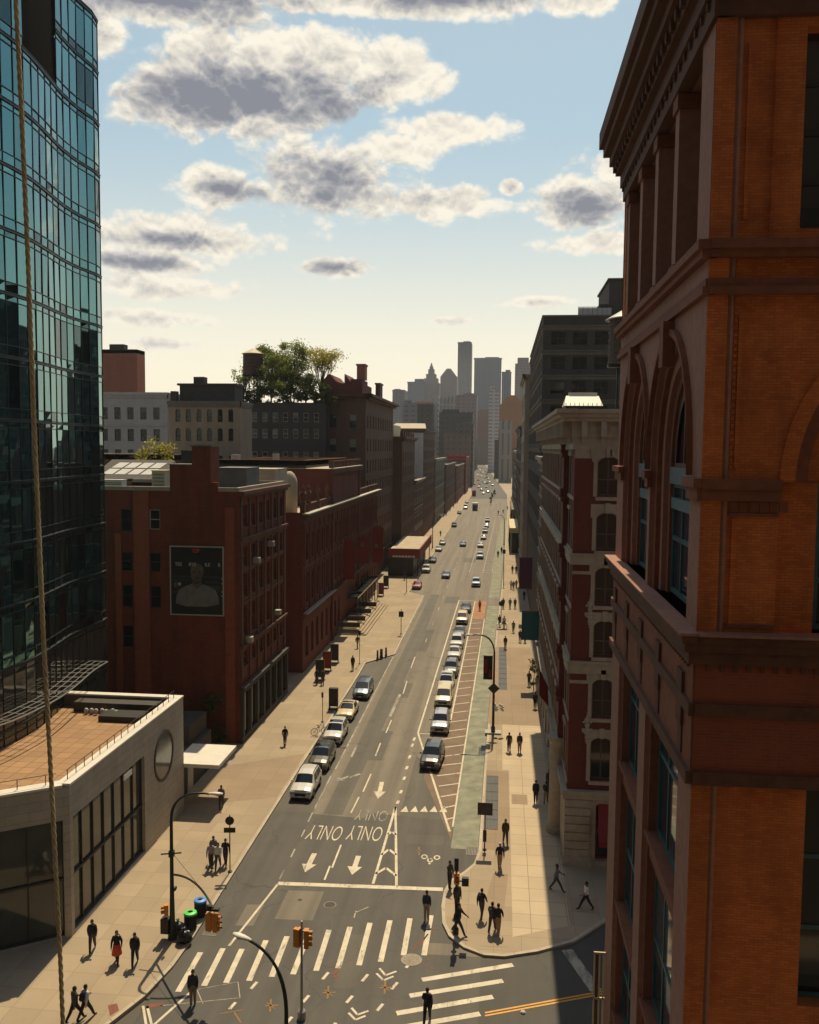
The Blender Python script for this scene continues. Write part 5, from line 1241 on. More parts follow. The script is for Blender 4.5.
# ------------------------------------------------------------------ long red brick theatre with banners
def theatre():
    x1, x0, y0, y1, h = -23.1, -42.0, 101.0, 163.0, 19.2
    t = thing('theatre_building', 'long dark red brick theatre with round arched windows, balustrade and a raised centre', 'building', (-30, 101, 0))
    F = ((x0,y0),(1,0)); S = ((x1,y0),(0,1)); W = y1-y0
    wb = MB(); tr = MB()
    su = even(20, W, 0.8)
    o1 = windows(t, *S, su, 1.35, [(8.2, 12.0)], (1,3,0.09,'frame_brown','pane_dark'), 0.35, 0.67)
    o2 = windows(t, *S, su, 1.2, [(13.4, 16.6)], (1,2,0.09,'frame_brown','pane_dark'), 0.35, 0.6)
    o3 = windows(t, *S, su[:8]+su[12:], 1.5, [(1.6, 5.4)], (1,2,0.09,'frame_dark','pane_dark'), 0.4, 0.75)
    wall(wb, *S, W, 0, h, o1+o2+o3, 0.35); wall(wb, *F, x1-x0, 0, h); wall(wb,(x0,y1),(0,-1),W,0,h); wall(wb,(x1,y1),(-1,0),x1-x0,0,h)
    # raised centre pavilion, a little in front
    cb, ce = 18.0, 40.5
    wb.box(x0, y0+cb, h-0.1, x1+0.05, y0+ce, 23.9)
    for u in (cb, ce): ledge(wb, *S, u-0.5, u+0.5, 0.1, 23.9, 0.25)
    for i in range(21):
        u = 0.8+(W-1.6)*i/20
        if abs(u-cb) > 0.8 and abs(u-ce) > 0.8: ledge(wb, *S, u-0.28, u+0.28, 7.4, 18.0, 0.14)
    wb.build('wall', M['brick_theatre'], t)
    for z0,z1,p in ((6.6,6.9,0.25),(6.9,7.1,0.5),(12.5,12.75,0.12),(17.9,18.3,0.25),(18.3,18.7,0.5),(18.7,18.95,0.75)):
        ledge(tr, *S, -0.1, W+0.1, z0, z1, p)
    for u in su:
        for z, r in ((11.33, 0.82), (16.0, 0.75)):
            pt = frame_of(*S); A = [(u-r*math.cos(math.pi*k/8), z+r*math.sin(math.pi*k/8)) for k in range(9)]
            for p1,p2 in zip(A, A[1:]): tr.obox(Vector(pt((p1[0]+p2[0])/2,(p1[1]+p2[1])/2,-0.05)), (Vector(pt(*p2))-Vector(pt(*p1)))*0.52, (0.06,0,0), (0,0,0.09))
    ledge(tr, *S, cb-0.6, ce+0.6, 23.3, 23.9, 0.5)
    tr.build('cornice', M['brown_stone'], t)
    li = MB()
    ledge(li, *S, -0.2, W+0.2, 18.95, 19.12, 0.85); ledge(li, *S, 0.3, 18.5, 7.1, 7.2, 0.6); ledge(li, *S, cb-0.7, ce+0.7, 23.9, 24.02, 0.6); li.build('ledge_coping', M['zinc'], t)
    bl = MB()
    for a, b, z in ((0.6, cb-0.4, 19.12), (ce+0.4, W-0.4, 19.12), (cb, ce, 24.02)):
        ledge(bl, *S, a, b, z+0.85, z+1.0, 0.1, back=0.25)
        k = a
        while k < b: ledge(bl, *S, k, k+0.16, z, z+0.85, 0.02, back=0.18); k += 0.42
        for u in (a, (a+b)/2, b): ledge(bl, *S, u-0.35, u+0.35, z, z+1.05, 0.16, back=0.4)
    bl.build('balustrade', M['brown_stone'], t)
    for y, k in ((101.6, 1), (104.4, 1), (110, 0.6), (116, 0.6)):
        x = x1-0.1; z = 20.1
        fi = MB(); fi.lathe([(0.36*k,z),(0.36*k,z+0.3),(0.18*k,z+0.5),(0.42*k,z+1.0),(0.46*k,z+1.3),(0.2*k,z+1.7),(0.26*k,z+1.9),(0.05,z+2.3*max(k,0.8))], 10, (x,y,0))
        fi.build('urn', M['brown_stone'], t)
    rf = MB(); rf.poly([(x0,y0+0.2,18.7),(x1-0.2,y0+0.2,18.7),(x1-0.2,y0+cb,18.7),(x0,y0+cb,18.7)]); rf.poly([(x0,y0+ce,18.7),(x1-0.2,y0+ce,18.7),(x1-0.2,y1,18.7),(x0,y1,18.7)]); rf.poly([(x0,y0+cb,23.92),(x1-0.1,y0+cb,23.92),(x1-0.1,y0+ce,23.92),(x0,y0+ce,23.92)]); rf.build('roof', M['roof_pale'], t)
    dm = MB(); dm.lathe([(1.0,18.7),(1.0,22.4),(0.9,23.0),(0.6,23.6),(0.2,23.9)], 14, (-25.9, 106, 0)); dm.build('roof_dome', M['roof_pale'], t, smooth=True)
    # dark ground floor doors and glass porch over the entrance
    gp = MB(); gp.box(x1+0.05, y0+30, 3.9, x1+1.7, y0+52, 4.15)
    for k in range(8): gp.box(x1+1.5, y0+30.2+k*3.1, 0.13, x1+1.65, y0+30.35+k*3.1, 3.9)
    for k in range(14): gp.box(x1+0.06, y0+30+k*1.66, 4.15, x1+1.7, y0+30.08+k*1.66, 4.25)
    M['porch'] = pmat('porch_glass', (0.045,0.055,0.05), 0.1, 0.3, 1, spec=0.5, stain=0.1); gp.build('glass_porch', M['porch'], t)
    # wide front stairs (treads pale, drawn out on the pavement)
    stp = MB(); y_a, y_b = 122.6, 147.0
    for k in range(6): stp.box(x1+0.03, y_a+k*0.35, 0.13+k*0.16, x1+4.3-k*0.42, y_b-k*0.2, 0.29+k*0.16-0.004)
    stp.build('front_stairs', M['paving'], t)
    rb = MB()
    for y in (y_a+1.0, 128.5, 134.5, 140.5): rb.box(x1+0.3, y, 1.05, x1+3.2, y+0.25, 1.75)
    rb.build('stair_parapet', M['dark_stone'], t)
    return t
theatre()
for i, (y, z0, z1, bw_, lab) in enumerate(((126.0, 7.7, 13.5, 1.6, 'long dark red banner with rounded top on the theatre front, nearest of three'), (139.0, 8.4, 12.7, 1.8, 'shorter dark red banner with a pale emblem on the theatre front, middle of three'), (155.0, 6.4, 12.9, 2.0, 'dark red banner with a pale emblem on the theatre front, farthest of three'))):
    t = thing('banner', lab, 'banner', (-22.7, y, z0), 0, 'red banners on the theatre front')
    c = MB(); c.poly([(-22.75,y,z0),(-22.75+bw_,y,z0),(-22.75+bw_,y,z1-0.5),(-22.75+bw_*0.85,y,z1-0.12),(-22.75+bw_*0.5,y,z1),(-22.75+bw_*0.15,y,z1-0.12),(-22.75,y,z1-0.5)]); c.poly([(-22.75,y+0.02,z0),(-22.75+bw_,y+0.02,z0),(-22.75+bw_,y+0.02,z1-0.5),(-22.75+bw_*0.5,y+0.02,z1),(-22.75,y+0.02,z1-0.5)])
    c.build('cloth', M['red_cloth'], t, fix=False)
    r = MB(); r.tube([(-23.1,y+0.01,z1+0.03),(-22.7+bw_,y+0.01,z1+0.03)], 0.03, 6); r.tube([(-23.1,y+0.01,z0-0.03),(-22.7+bw_,y+0.01,z0-0.03)], 0.03, 6); r.build('rod', M['dark_metal'], t)
    if i: k = MB(); k.box(-22.3,y-0.02,z0+2.6,-21.7,y-0.005,z0+3.3); k.build('emblem', M['grey_stone'], t)

# ------------------------------------------------------------------ left side of the street, farther
def chimney(t, x0, x1, y0, y1, z0, z1, m, name='chimney'):
    b = MB(); b.box(x0,y0,z0,x1,y1,z1); b.box(x0-0.15,y0-0.15,z1,x1+0.15,y1+0.15,z1+0.3); b.build(name, M[m], t)
t = block('gabled_building', 'dark red and grey corner block with chimneys and gables rising behind the theatre', -34, -25.4, 163.4, 205, 36.8, 'L', 'brick_brown', 'brown_stone', R_ROWS((6,10,14,18,22,26,30.5), 2.5), 2, 11, 1.3, cornice=1.3, bands=(12.6,20.6), gf=5)
tp = MB(); tp.box(-33.9,164,36.82,-26.2,176,38.8); tp.box(-28.4,164,38.8,-26.4,172,39.6)
for x in (-32.6,): tp.prism([(x-1.5,164),(x+1.5,164),(x+1.5,176),(x-1.5,176)], 38.8, 39.2)
tp.poly([(-33.8,164,39.2),(-31.2,164,39.2),(-32.5,164,40.6)]); tp.poly([(-33.8,176,39.2),(-31.2,176,39.2),(-32.5,176,40.6)]); tp.poly([(-33.8,164,39.2),(-32.5,164,40.6),(-32.5,176,40.6),(-33.8,176,39.2)]); tp.poly([(-31.2,164,39.2),(-32.5,164,40.6),(-32.5,176,40.6),(-31.2,176,39.2)])
tp.poly([(-29.6,164.2,38.8),(-28.2,164.2,38.8),(-29.6,164.2,40.6)]); tp.poly([(-29.6,164.2,38.8),(-29.6,164.2,40.6),(-29.6,174,40.6),(-29.6,174,38.8)]); tp.poly([(-28.2,164.2,38.8),(-29.6,164.2,40.6),(-29.6,174,40.6),(-28.2,174,38.8)])
tp.build('attic', M['brick_theatre'], t)
chimney(t, -27.4, -25.9, 165, 168, 39.6, 42.2, 'brick_red_far'); chimney(t, -24.8-0.9, -24.8, 178, 182, 36.8, 39.6, 'brick_brown')
t = block('garden_building', 'long dark building with a roof garden of trees and a water tank, behind the theatre', -49.4, -32.3, 160, 184, 34.9, 'L', 'dark_stone', 'dark_stone', R_ROWS((20.5,24.2,28.4,31.4), 1.7), 8, 0, 0.95, style=(1,2,0.1,'frame_white','pane'), cornice=0.3, bands=(27.2,))
t = block('rear_building', 'low dark rear building with a lit tan roof edge below the roof garden', -39.5, -27.0, 120, 152, 25.0, 'L', 'dark_stone', 'ramp_tan', R_ROWS((19.5,22),1.5), 5, 0, 1.0, cornice=0.0)
lw = MB(); lw.box(-38,121,25,-37,122.4,25.7); lw.box(-32,121,25,-31.2,121.8,25.9); lw.build('roof_vent', M['zinc'], t)
t = block('beige_building', 'beige brick building with paired round arched windows and a dark flat penthouse', -49.0, -38.1, 126, 132, 33.4, 'L', 'brick_beige', 'grey_stone', R_ROWS((23.6,27.6,30.4), 1.9), 6, 0, 0.75, style=(1,2,0.07,'frame_dark','pane_dark'), arch=0.35, cornice=0.15)
ph = MB(); ph.box(-47.8,127.5,33.4,-39.4,131.6,35.8); ph.box(-48.1,127.2,35.8,-39.1,131.8,36.1); ph.build('penthouse', M['dark_stone'], t)
pv = MB(); pv.box(-46.2,129,36.1,-44.6,130.6,37.2); pv.box(-48.8,126.4,33.5,-47.9,127.4,34.9); pv.build('roof_vent', M['dark_stone'], t)
block('white_building', 'white painted apartment block with dark paired windows beside the glass tower', -72, -58.5, 150, 170, 36.1, 'L', 'white_wall', 'white_wall', R_ROWS((20,24,27.6,31.4), 2.1), 5, 4, 1.15, style=(2,2,0.09,'frame_dark','pane_dark'), cornice=0.35, bands=(30.2,))
t = block('red_tower_block', 'plain red brick block rising behind the white apartment block', -84, -73.3, 172, 176, 46.0, 'L', 'brick_red_far', 'brick_red_far', R_ROWS((28,33),2), 3, 2, 1.2, cornice=0.0)
rr = MB(); rr.box(-79.5,173,46.0,-76.5,175,47.2); rr.build('roof_plant', M['dark_stone'], t)
t = block('low_roof_building', 'low building with a dark sloping solar panel roof between tower and red wall', -46, -36.9, 93.5, 112, 22.8, 'L', 'brick_brown', 'grey_stone', R_ROWS((19.6,),1.6), 4, 0, 1.0, cornice=0.0)
sp = MB(); sp.poly([(-45.8,94,23.2),(-37.0,94,23.2),(-38.2,100,25.2),(-45.8,100,25.2)]); sp.poly([(-45.8,94,23.2),(-45.8,100,25.2),(-45.8,100,22.8)]); sp.poly([(-37.0,94,23.2),(-37.0,100,22.8),(-38.2,100,25.2)]); sp.poly([(-45.8,94,22.85),(-37,94,22.85),(-37,94,23.2),(-45.8,94,23.2)]); sp.build('sloped_roof', M['dark_stone'], t)
pn = MB()
for i in range(4):
    for j in range(2):
        a = 0.2+j*0.34; b = a+0.28; x = -44.9+i*1.5
        pn.poly([(x+j*0.25,94+6*a,23.24+2*a),(x+1.25+j*0.25,94+6*a,23.24+2*a),(x+1.5+j*0.25,94+6*b,23.24+2*b),(x+0.25+j*0.25,94+6*b,23.24+2*b)])
M['roof_pane'] = pmat('roof_pane', (0.62,0.57,0.5), 0.25, 0.08, 1, stain=0.1); pn.build('roof_panels', M['roof_pane'], t)
block('courtyard_building', 'small tan rear building under a green tree by the white block', -60, -45.0, 118, 132, 25.6, 'L', 'brick_brown', 'buff_stone', R_ROWS((20,23),1.5), 4, 0, 1.1, cornice=0.0, roof='roof_pale')
# roof clutter of the billboard building: air conditioners, vents, lit bulkheads (things that stand on a roof)
def roof_box(name, label, cat, x0, y0, z0, x1, y1, z1, m, vents=True, group=None):
    t = thing(name, label, cat, ((x0+x1)/2, y0, z0), 0, group)
    b = MB(); b.box(x0,y0,z0+0.12,x1,y1,z1); b.box(x0-0.06,y0-0.06,z1,x1+0.06,y1+0.06,z1+0.07); b.build('casing', M[m], t)
    f = MB()
    for a in (x0+0.1,x1-0.2):
        for c in (y0+0.1,y1-0.2): f.box(a,c,z0,a+0.1,c+0.1,z0+0.12)
    f.build('feet', M['dark_metal'], t)
    if vents:
        v = MB(); n = 5
        for k in range(n): z = z0+0.25+(z1-z0-0.35)*k/n; v.box(x0+0.1,y0-0.03,z,x1-0.1,y0-0.002,z+(z1-z0)*0.09)
        v.build('louvre', M['grey_metal'], t)
    return t
roof_box('air_conditioner', 'cream rooftop air conditioner with a fan grille beside the sloping dark roof', 'air conditioner', -33.2, 81, 22.5, -31.9, 82.6, 24.5, 'cream')
roof_box('air_conditioner', 'row of low white rooftop units behind the parapet next to the glass tower', 'air conditioner', -38.6, 77.5, 22.5, -34.6, 78.5, 23.7, 'white_paint')
roof_box('bulkhead', 'grey stair bulkhead on the red brick roof right of the tall chimney', 'roof bulkhead', -28.6, 86, 22.5, -25.4, 90.6, 24.7, 'roof_grey', False)
roof_box('bulkhead', 'dark bulkhead with white reveal next to the tall red chimney', 'roof bulkhead', -31.4, 84, 22.5, -30.2, 86, 26.4, 'roof_tar', False)
roof_box('bulkhead', 'pale flat-topped bulkhead behind the red brick building, left of the dome', 'roof bulkhead', -29.2, 94, 22.0, -24.6, 99.5, 24.4, 'roof_pale', False)
LB = [('ornate_building', 'brown ornate building with a stepped parapet and cream bulkhead on the left side', -35, -23.3, 206, 236, 29.4, 'brick_brown', 'brown_stone', 2, 7, 0.9),
      ('low_building', 'low brown building with a lit cornice between the ornate block and the white wall', -34, -23.4, 236.4, 262.6, 18, 'brick_brown', 'buff_stone', 0, 5, 0.9),
      ('white_wall_building', 'building with a blank pale side wall and dark street front on the left side', -34, -23.3, 263, 306, 32.4, 'brick_brown', 'brown_stone', 0, 10, 0.5),
      ('grey_building', 'small grey building with plants on its roof on the left side', -33, -23.0, 306.4, 356, 23, 'grey_stone', 'buff_stone', 1, 10, 0.6),
      ('brown_building', 'dark brown building far down the left side before the red roofed block', -33, -22.5, 356.4, 430, 20, 'brick_brown', 'grey_stone', 1, 12, 0.6),
      ('brown_building', 'dull brown lowest building far down the left side next to the red roofed block', -33, -22.0, 430.4, 515, 18, 'brick_theatre', 'grey_stone', 1, 12, 0.6)]
for nm, lab, x0, x1, y0, y1, h, wm_, tm, nf, ns, cr_ in LB:
    rows = [(z, z+2.0) for z in [5.6+3.6*k for k in range(int((h-7)/3.6))]]
    t = block(nm, lab, x0, x1, y0, y1, h, 'L', wm_, tm, rows, nf, ns, 1.4, cornice=cr_, bands=(4.9, h*0.55), hood=0.12 if y0 < 300 else 0, gf=4.6)
    if nm == 'ornate_building':
        b = MB(); b.box(-30,208,29.4,-25.6,222,32.2); b.box(-31.2,208.5,29.4,-30.2,212,34); b.build('bulkhead', M['cream'], t)
        b = MB()
        for k in range(7): b.box(-23.9,206.6+k*4.2,29.4,-23.2,208.2+k*4.2,30.6)
        b.build('parapet_block', M['brown_stone'], t)
    if nm == 'white_wall_building':
        b = MB(); b.box(-33.9, 262.75, 6, -23.4, 262.98, 31.3); b.build('side_wall', M['white_wall'], t)
        b = MB(); b.poly([(-34,262.6,32.6),(-22.6,262.6,32.6),(-24.6,282,34.6),(-34,282,34.6)]); b.poly([(-34,262.6,32.55),(-34,282,34.55),(-24.6,282,34.55),(-22.6,262.6,32.55)]); b.build('sloped_roof', M['roof_pale'], t, fix=False)
t = block('red_roofed_building', 'dark block with a bright red top closing the left side where the street bends', -31.5, -21.0, 520, 560, 21.6, 'L', 'brick_theatre', 'dark_red_paint', R_ROWS((4,8,12,15.5),2.2), 4, 6, 1.6, cornice=0.6, gf=4)
b = MB(); b.box(-31.6,519.7,20.0,-20.9,519.95,22.8); b.build('red_fascia', M['red_sign'], t)
# ------------------------------------------------------------------ far blocks and skyline
def farmat(name, col, bw, rh, ms, dark=0.5):
    m, nt, b = _new(name)
    co = _co(nt); sp = nt.nodes.new('ShaderNodeSeparateXYZ'); nt.links.new(co, sp.inputs[0])
    ad = nt.nodes.new('ShaderNodeMath'); ad.operation = 'ADD'; nt.links.new(sp.outputs[0], ad.inputs[0]); nt.links.new(sp.outputs[1], ad.inputs[1])
    cb = nt.nodes.new('ShaderNodeCombineXYZ'); nt.links.new(ad.outputs[0], cb.inputs[0]); nt.links.new(sp.outputs[2], cb.inputs[1])
    br = nt.nodes.new('ShaderNodeTexBrick'); nt.links.new(cb.outputs[0], br.inputs['Vector']); br.offset = 0.0
    for k, v in (('Scale',1.0),('Brick Width',bw),('Row Height',rh),('Mortar Size',ms),('Mortar Smooth',0.1)): br.inputs[k].default_value = v
    br.inputs['Color1'].default_value = (*shade(col,dark),1); br.inputs['Color2'].default_value = (*shade(col,dark*0.75),1); br.inputs['Mortar'].default_value = (*col,1)
    c = _mix(nt, _rng(nt, _noise(nt, co, 0.03, 4), 0.3, 0.7), br.outputs['Color'], _mix(nt, 0.35, br.outputs['Color'], shade(col,0.6)))
    nt.links.new(c, b.inputs['Base Color']); b.inputs['Roughness'].default_value = 0.7; b.inputs['Specular IOR Level'].default_value = 0.3
    return m
FM = {'grey': farmat('far_grey', (0.20,0.19,0.19), 6, 4, 1.6), 'blue': farmat('far_blue', (0.13,0.17,0.22), 5, 4, 0.8), 'stone': farmat('far_stone', (0.30,0.26,0.23), 7, 4.5, 2.2),
      'slab': farmat('far_slab', (0.16,0.16,0.17), 3.4, 60, 1.0), 'white': farmat('far_white', (0.46,0.45,0.44), 40, 4, 1.3), 'orange': farmat('far_orange', (0.36,0.17,0.07), 6, 5, 2.6, 0.7), 'dark': farmat('far_dark', (0.075,0.07,0.066), 4, 4, 1.4),
      'red': farmat('far_red', (0.22,0.085,0.06), 4, 4, 1.5), 'brown': farmat('far_brown', (0.13,0.10,0.08), 4, 4, 1.4), 'pale': farmat('far_pale', (0.34,0.32,0.29), 4.5, 20, 1.6), 'purple': farmat('far_mauve', (0.24,0.19,0.19), 6, 4.5, 1.8)}
def far(name, label, p0, p1, ytop, Y, m, depth=60, top=None, cat='building', step=None):
    k = Y/FOC; x0, x1 = bearing(p0)*Y, bearing(p1)*Y; h = CAM_H+(448-ytop)*k
    t = thing(name, label, cat, ((x0+x1)/2, Y, 0))
    b = MB(); b.box(x0, Y, 0, x1, Y+depth, h); b.build('wall', FM[m], t)
    r = MB(); w = x1-x0; c = (x0+x1)/2
    if top == 'spire':
        s = 0
        for f, a, d_ in ((0.78,0,9),(0.55,9,8),(0.34,17,9),(0.2,26,5)): r.box(c-w*f/2, Y+depth/2-w*f/2, h+a*k*0.55, c+w*f/2, Y+depth/2+w*f/2, h+(a+d_)*k*0.55)
        r.lathe([(w*0.08, h+31*k*0.55),(w*0.02, h+38*k*0.55)], 8, (c, Y+depth/2, 0)); r.build('stepped_spire', FM[m], t)
    elif top == 'gable':
        z1 = h+(step or 8)*k
        r.poly([(x0,Y-0.5,h),(x1,Y-0.5,h),(c+w*0.12,Y-0.5,z1),(c-w*0.12,Y-0.5,z1)]); r.poly([(x0,Y+depth,h),(c-w*0.12,Y+depth,z1),(c+w*0.12,Y+depth,z1),(x1,Y+depth,h)])
        r.poly([(x0,Y-0.5,h),(c-w*0.12,Y-0.5,z1),(c-w*0.12,Y+depth,z1),(x0,Y+depth,h)]); r.poly([(x1,Y-0.5,h),(x1,Y+depth,h),(c+w*0.12,Y+depth,z1),(c+w*0.12,Y-0.5,z1)]); r.poly([(c-w*.12,Y-.5,z1),(c+w*.12,Y-.5,z1),(c+w*.12,Y+depth,z1),(c-w*.12,Y+depth,z1)])
        r.build('gabled_roof', FM[m], t)
    else:
        f = 0.5; off = 0.15*w*(1 if p0 % 2 else -1)
        r.box(c-w*f/2+off, Y+4, h, c+w*f/2+off, Y+depth*0.6, h+(step or 2)*k)
        r.box(x0-0.02*w, Y-0.5, h-1.5*k, x1+0.02*w, Y+1, h); r.build('roof_plant', FM[m], t)
    return t
for a in (('office_tower', 'tallest slim dark slab tower on the skyline at the end of the street', 456.5, 470, 344, 2300, 'slab', 70, None, 'tower', 1),
          ('office_tower', 'broad flat-topped grey tower to the right of the slim slab', 473, 500, 359.5, 1900, 'blue', 60, None, 'tower', 1),
          ('office_tower', 'deep blue tower between the broad grey tower and the square grey one', 500.5, 510, 373, 1600, 'blue', 50, None, 'tower', 2),
          ('office_tower', 'square grey tower with a stepped top next to the right-hand street fronts', 514, 536, 365, 1400, 'purple', 60, None, 'tower', 6),
          ('office_tower', 'low wide grey office block with a small upper step left of the spire', 407, 424, 383, 1900, 'blue', 60, None, 'tower', 3),
          ('spired_tower', 'pointed stone skyscraper with a stepped spire on the skyline', 420.5, 438.5, 384, 2000, 'purple', 60, 'spire', 'tower', None),
          ('gabled_tower', 'broad stone skyscraper with a gabled top beside the spire', 439.5, 456, 378, 1950, 'purple', 60, 'gable', 'tower', 8),
          ('office_block', 'small grey block seen past the gabled corner block on the left', 392, 404, 391, 1300, 'grey', 50, None, 'building', 1),
          ('white_tower', 'narrow white banded tower low in front of the broad grey tower', 488, 498, 392, 1000, 'white', 25, None, 'tower', 5),
          ('orange_building', 'orange brown gabled building above the far end of the street on the right', 499, 524, 406, 850, 'orange', 40, 'gable', 'building', 10),
          ('court_building', 'pale stone block with columns below the gabled tower', 437, 462, 399, 1100, 'pale', 40, None, 'building', 2),
          ('mauve_building', 'mauve grey block below the slim slab tower', 455, 476, 396, 1050, 'purple', 40, None, 'building', 2),
          ('dark_building', 'dark block with an orange red roof edge standing over the white walled building', 417, 432.5, 405, 640, 'dark', 30, None, 'building', 1),
          ('chimney_slab', 'thin pale grey vertical slab beside the dark block with the orange edge', 432.8, 438, 397, 650, 'white', 8, None, 'tower', 1),
          ('grey_block', 'bluish grey block between the gabled corner block and the dark roofed one', 402, 417, 404, 760, 'grey', 40, None, 'building', 3),
          ('tinted_block', 'block tinted reddish brown by lens flare in the middle above the street end', 471, 491, 412, 1500, 'red', 40, None, 'building', 2),  # tint of the lens flare put into the wall colour
          ('dark_block', 'wide dark block left of the reddish one above the street end', 438, 472, 413, 690, 'dark', 40, None, 'building', 3),
          ('dark_block', 'brown dark block just under the court building', 455, 473, 424, 610, 'brown', 40, None, 'building', 2),
          ('end_building', 'grey stone building with a cornice standing where the street bends right', 499, 512, 421, 700, 'pale', 60, None, 'building', 1),
          ('dark_block', 'small dark block between the reddish block and the grey stone one', 489, 500, 430, 1450, 'dark', 30, None, 'building', 2),
          ('dark_block', 'dark low block left of the road at its vanishing end', 444, 470, 434, 600, 'brown', 60, None, 'building', 1),
          ('street_block', 'brown block on the left where the far road bends away', 456, 470, 446, 800, 'brown', 120, None, 'building', 1),
          ('street_block', 'grey block on the left just beyond the brown one at the road bend', 462, 474, 443, 1000, 'grey', 150, None, 'building', 1),
          ('street_block', 'dark narrow block right of the far road at its bend', 494.5, 503, 440, 780, 'dark', 150, None, 'building', 1),
          ('street_block', 'reddish narrow block right of the far road beyond the dark one', 490, 499, 438, 1050, 'red', 150, None, 'building', 1),
          ('grey_block', 'grey low block closing the road at its vanishing end', 468, 490, 441, 1420, 'brown', 60, None, 'building', 2)):
    far(*a[:7], depth=a[7], top=a[8], cat=a[9], step=a[10])
b = MB(); k = 640/FOC; b.box(bearing(417)*640-0.5, 639, CAM_H+42.8*k, bearing(432.5)*640+0.5, 639.6, CAM_H+45*k)
M['orange_edge'] = pmat('orange_edge', (0.42,0.15,0.05), 0.7, 0.1, 1, stain=0.1)
for o in bpy.data.objects:
    if o.get('label', '').startswith('dark block with an orange'): b.build('roof_edge', M['orange_edge'], o)

# ------------------------------------------------------------------ canopies and sheds over the pavements
def marquee():
    t = thing('marquee', 'theatre marquee with dark red fascia and lit tan roof over the left pavement', 'marquee', (-19.7, 181, 0))
    x0, x1, y0, y1 = -23.3, -16.6, 181, 212
    b = MB(); b.box(x0,y0+0.3,4.2,x1-0.3,y1,5.4); b.build('roof', M['roof_pale'], t)
    f = MB(); f.box(x0,y0,3.9,x1,y0+0.28,5.9); f.box(x1-0.28,y0+0.29,3.9,x1,y1,5.9); f.build('fascia', M['dark_red_paint'], t)
    m = MB(); rnd = random.Random(5)
    x = x0+1.0
    while x < x1-0.9: w = rnd.uniform(0.25,0.6); m.box(x,y0-0.04,4.1,x+w,y0-0.004,4.45); x += w+0.12
    m.build('lettering_dashes', M['white_sign'], t)  # pale dashes in place of the fascia lettering
    p = MB()
    for y in (y0+0.6, (y0+y1)/2, y1-0.6): p.tube([(x1-0.5,y,0.13),(x1-0.5,y,4.2)], 0.1, 8)
    p.build('post', M['dark_metal'], t)
    w = MB(); w.box(x0,y0+0.4,0.13,x1-1.4,y1-0.4,3.9); w.build('black_infill', M['black'], t)  # solid black box filling the space below the roof
marquee()
def shed(name, label, x0, x1, y0, y1, z):
    t = thing(name, label, 'sidewalk shed', ((x0+x1)/2, y0, 0))
    r = MB(); r.box(x0,y0,z-0.3,x1,y1,z); r.box(x0,y0,z,x0+0.1,y1,z+1.0); r.box(x0+0.1,y0,z,x1,y0+0.1,z+1.0); r.build('roof', M['cream'] if 'tan' in label else M['roof_grey'], t)
    p = MB(); y = y0+0.3
    while y < y1: p.box(x0+0.15,y,0.13,x0+0.27,y+0.12,z-0.3); p.box(x1-0.5,y,0.13,x1-0.38,y+0.12,z-0.3); y += 2.6
    p.build('post', M['dark_metal'], t)
    h = MB(); h.box(x0+0.6,y0+0.5,0.13,x1-0.1,y1-0.4,z-0.31); h.build('shed_infill', M['black'], t)  # solid black box filling the space between the posts
shed('sidewalk_shed', 'dark sidewalk shed with a sunlit tan roof on the right pavement', 2.3, 6.6, 226, 268, 5.6)
shed('sidewalk_shed', 'dark sidewalk shed farther down the right pavement, in front of the loft buildings', 3.6, 7.0, 300, 360, 5.2)
def hung_banner(label, mat, x0, x1, y, z0, z1, wall_x):
    t = thing('banner', label, 'banner', ((x0+x1)/2, y, z0))
    c = MB(); c.box(x0,y-0.012,z0,x1,y+0.012,z1); c.build('cloth', M[mat], t)
    r = MB()
    for z in (z1+0.04, z0-0.04): r.tube([(x0-0.05,y,z),(wall_x,y,z)], 0.035, 6)
    r.build('rod', M['dark_metal'], t)
    return t
hung_banner('dark purple banner sticking out from the right-hand fronts over the pavement', 'purple_cloth', 3.0, 5.0, 137, 5.2, 10.0, 5.2)
hung_banner('teal banner sticking out from the red corner building over the pavement', 'teal_cloth', 2.55, 4.5, 99.2, 5.4, 8.6, 4.7)
t = thing('flag', 'red flag leaning out on a pole from the red corner building above its shaded pavement', 'flag', (4.4, 74, 6.0))
b = MB(); b.tube([(4.5,74,6.3),(3.4,73.4,8.6)], 0.035, 6); b.build('pole', M['dark_metal'], t)
b = MB(); b.poly([(3.45,73.4,8.5),(4.2,73.8,6.9),(4.3,73.85,5.2),(3.5,73.4,6.3)]); b.poly([(3.45,73.43,8.5),(3.5,73.43,6.3),(4.3,73.88,5.2),(4.2,73.83,6.9)]); b.build('cloth', M['red_cloth'], t, fix=False)
t = thing('blade_sign', 'pale steel framed blade sign bracketed low on the nearest brick building, at its far corner', 'sign', (4.4, 33.6, 4))
b = MB(); 
for x, y in ((4.06,34.6),(4.26,34.6),(4.42,34.6)): b.box(x-0.03,y-0.03,3.2,x+0.03,y+0.03,6.8)
for z in (3.2,4.9,6.8): b.box(4.03,34.57,z-0.04,4.49,34.63,z+0.04)
b.build('frame', M['cream'], t)
b = MB(); b.box(4.10,34.58,3.25,4.22,34.62,6.76); b.build('panel', M['brown_stone'], t)

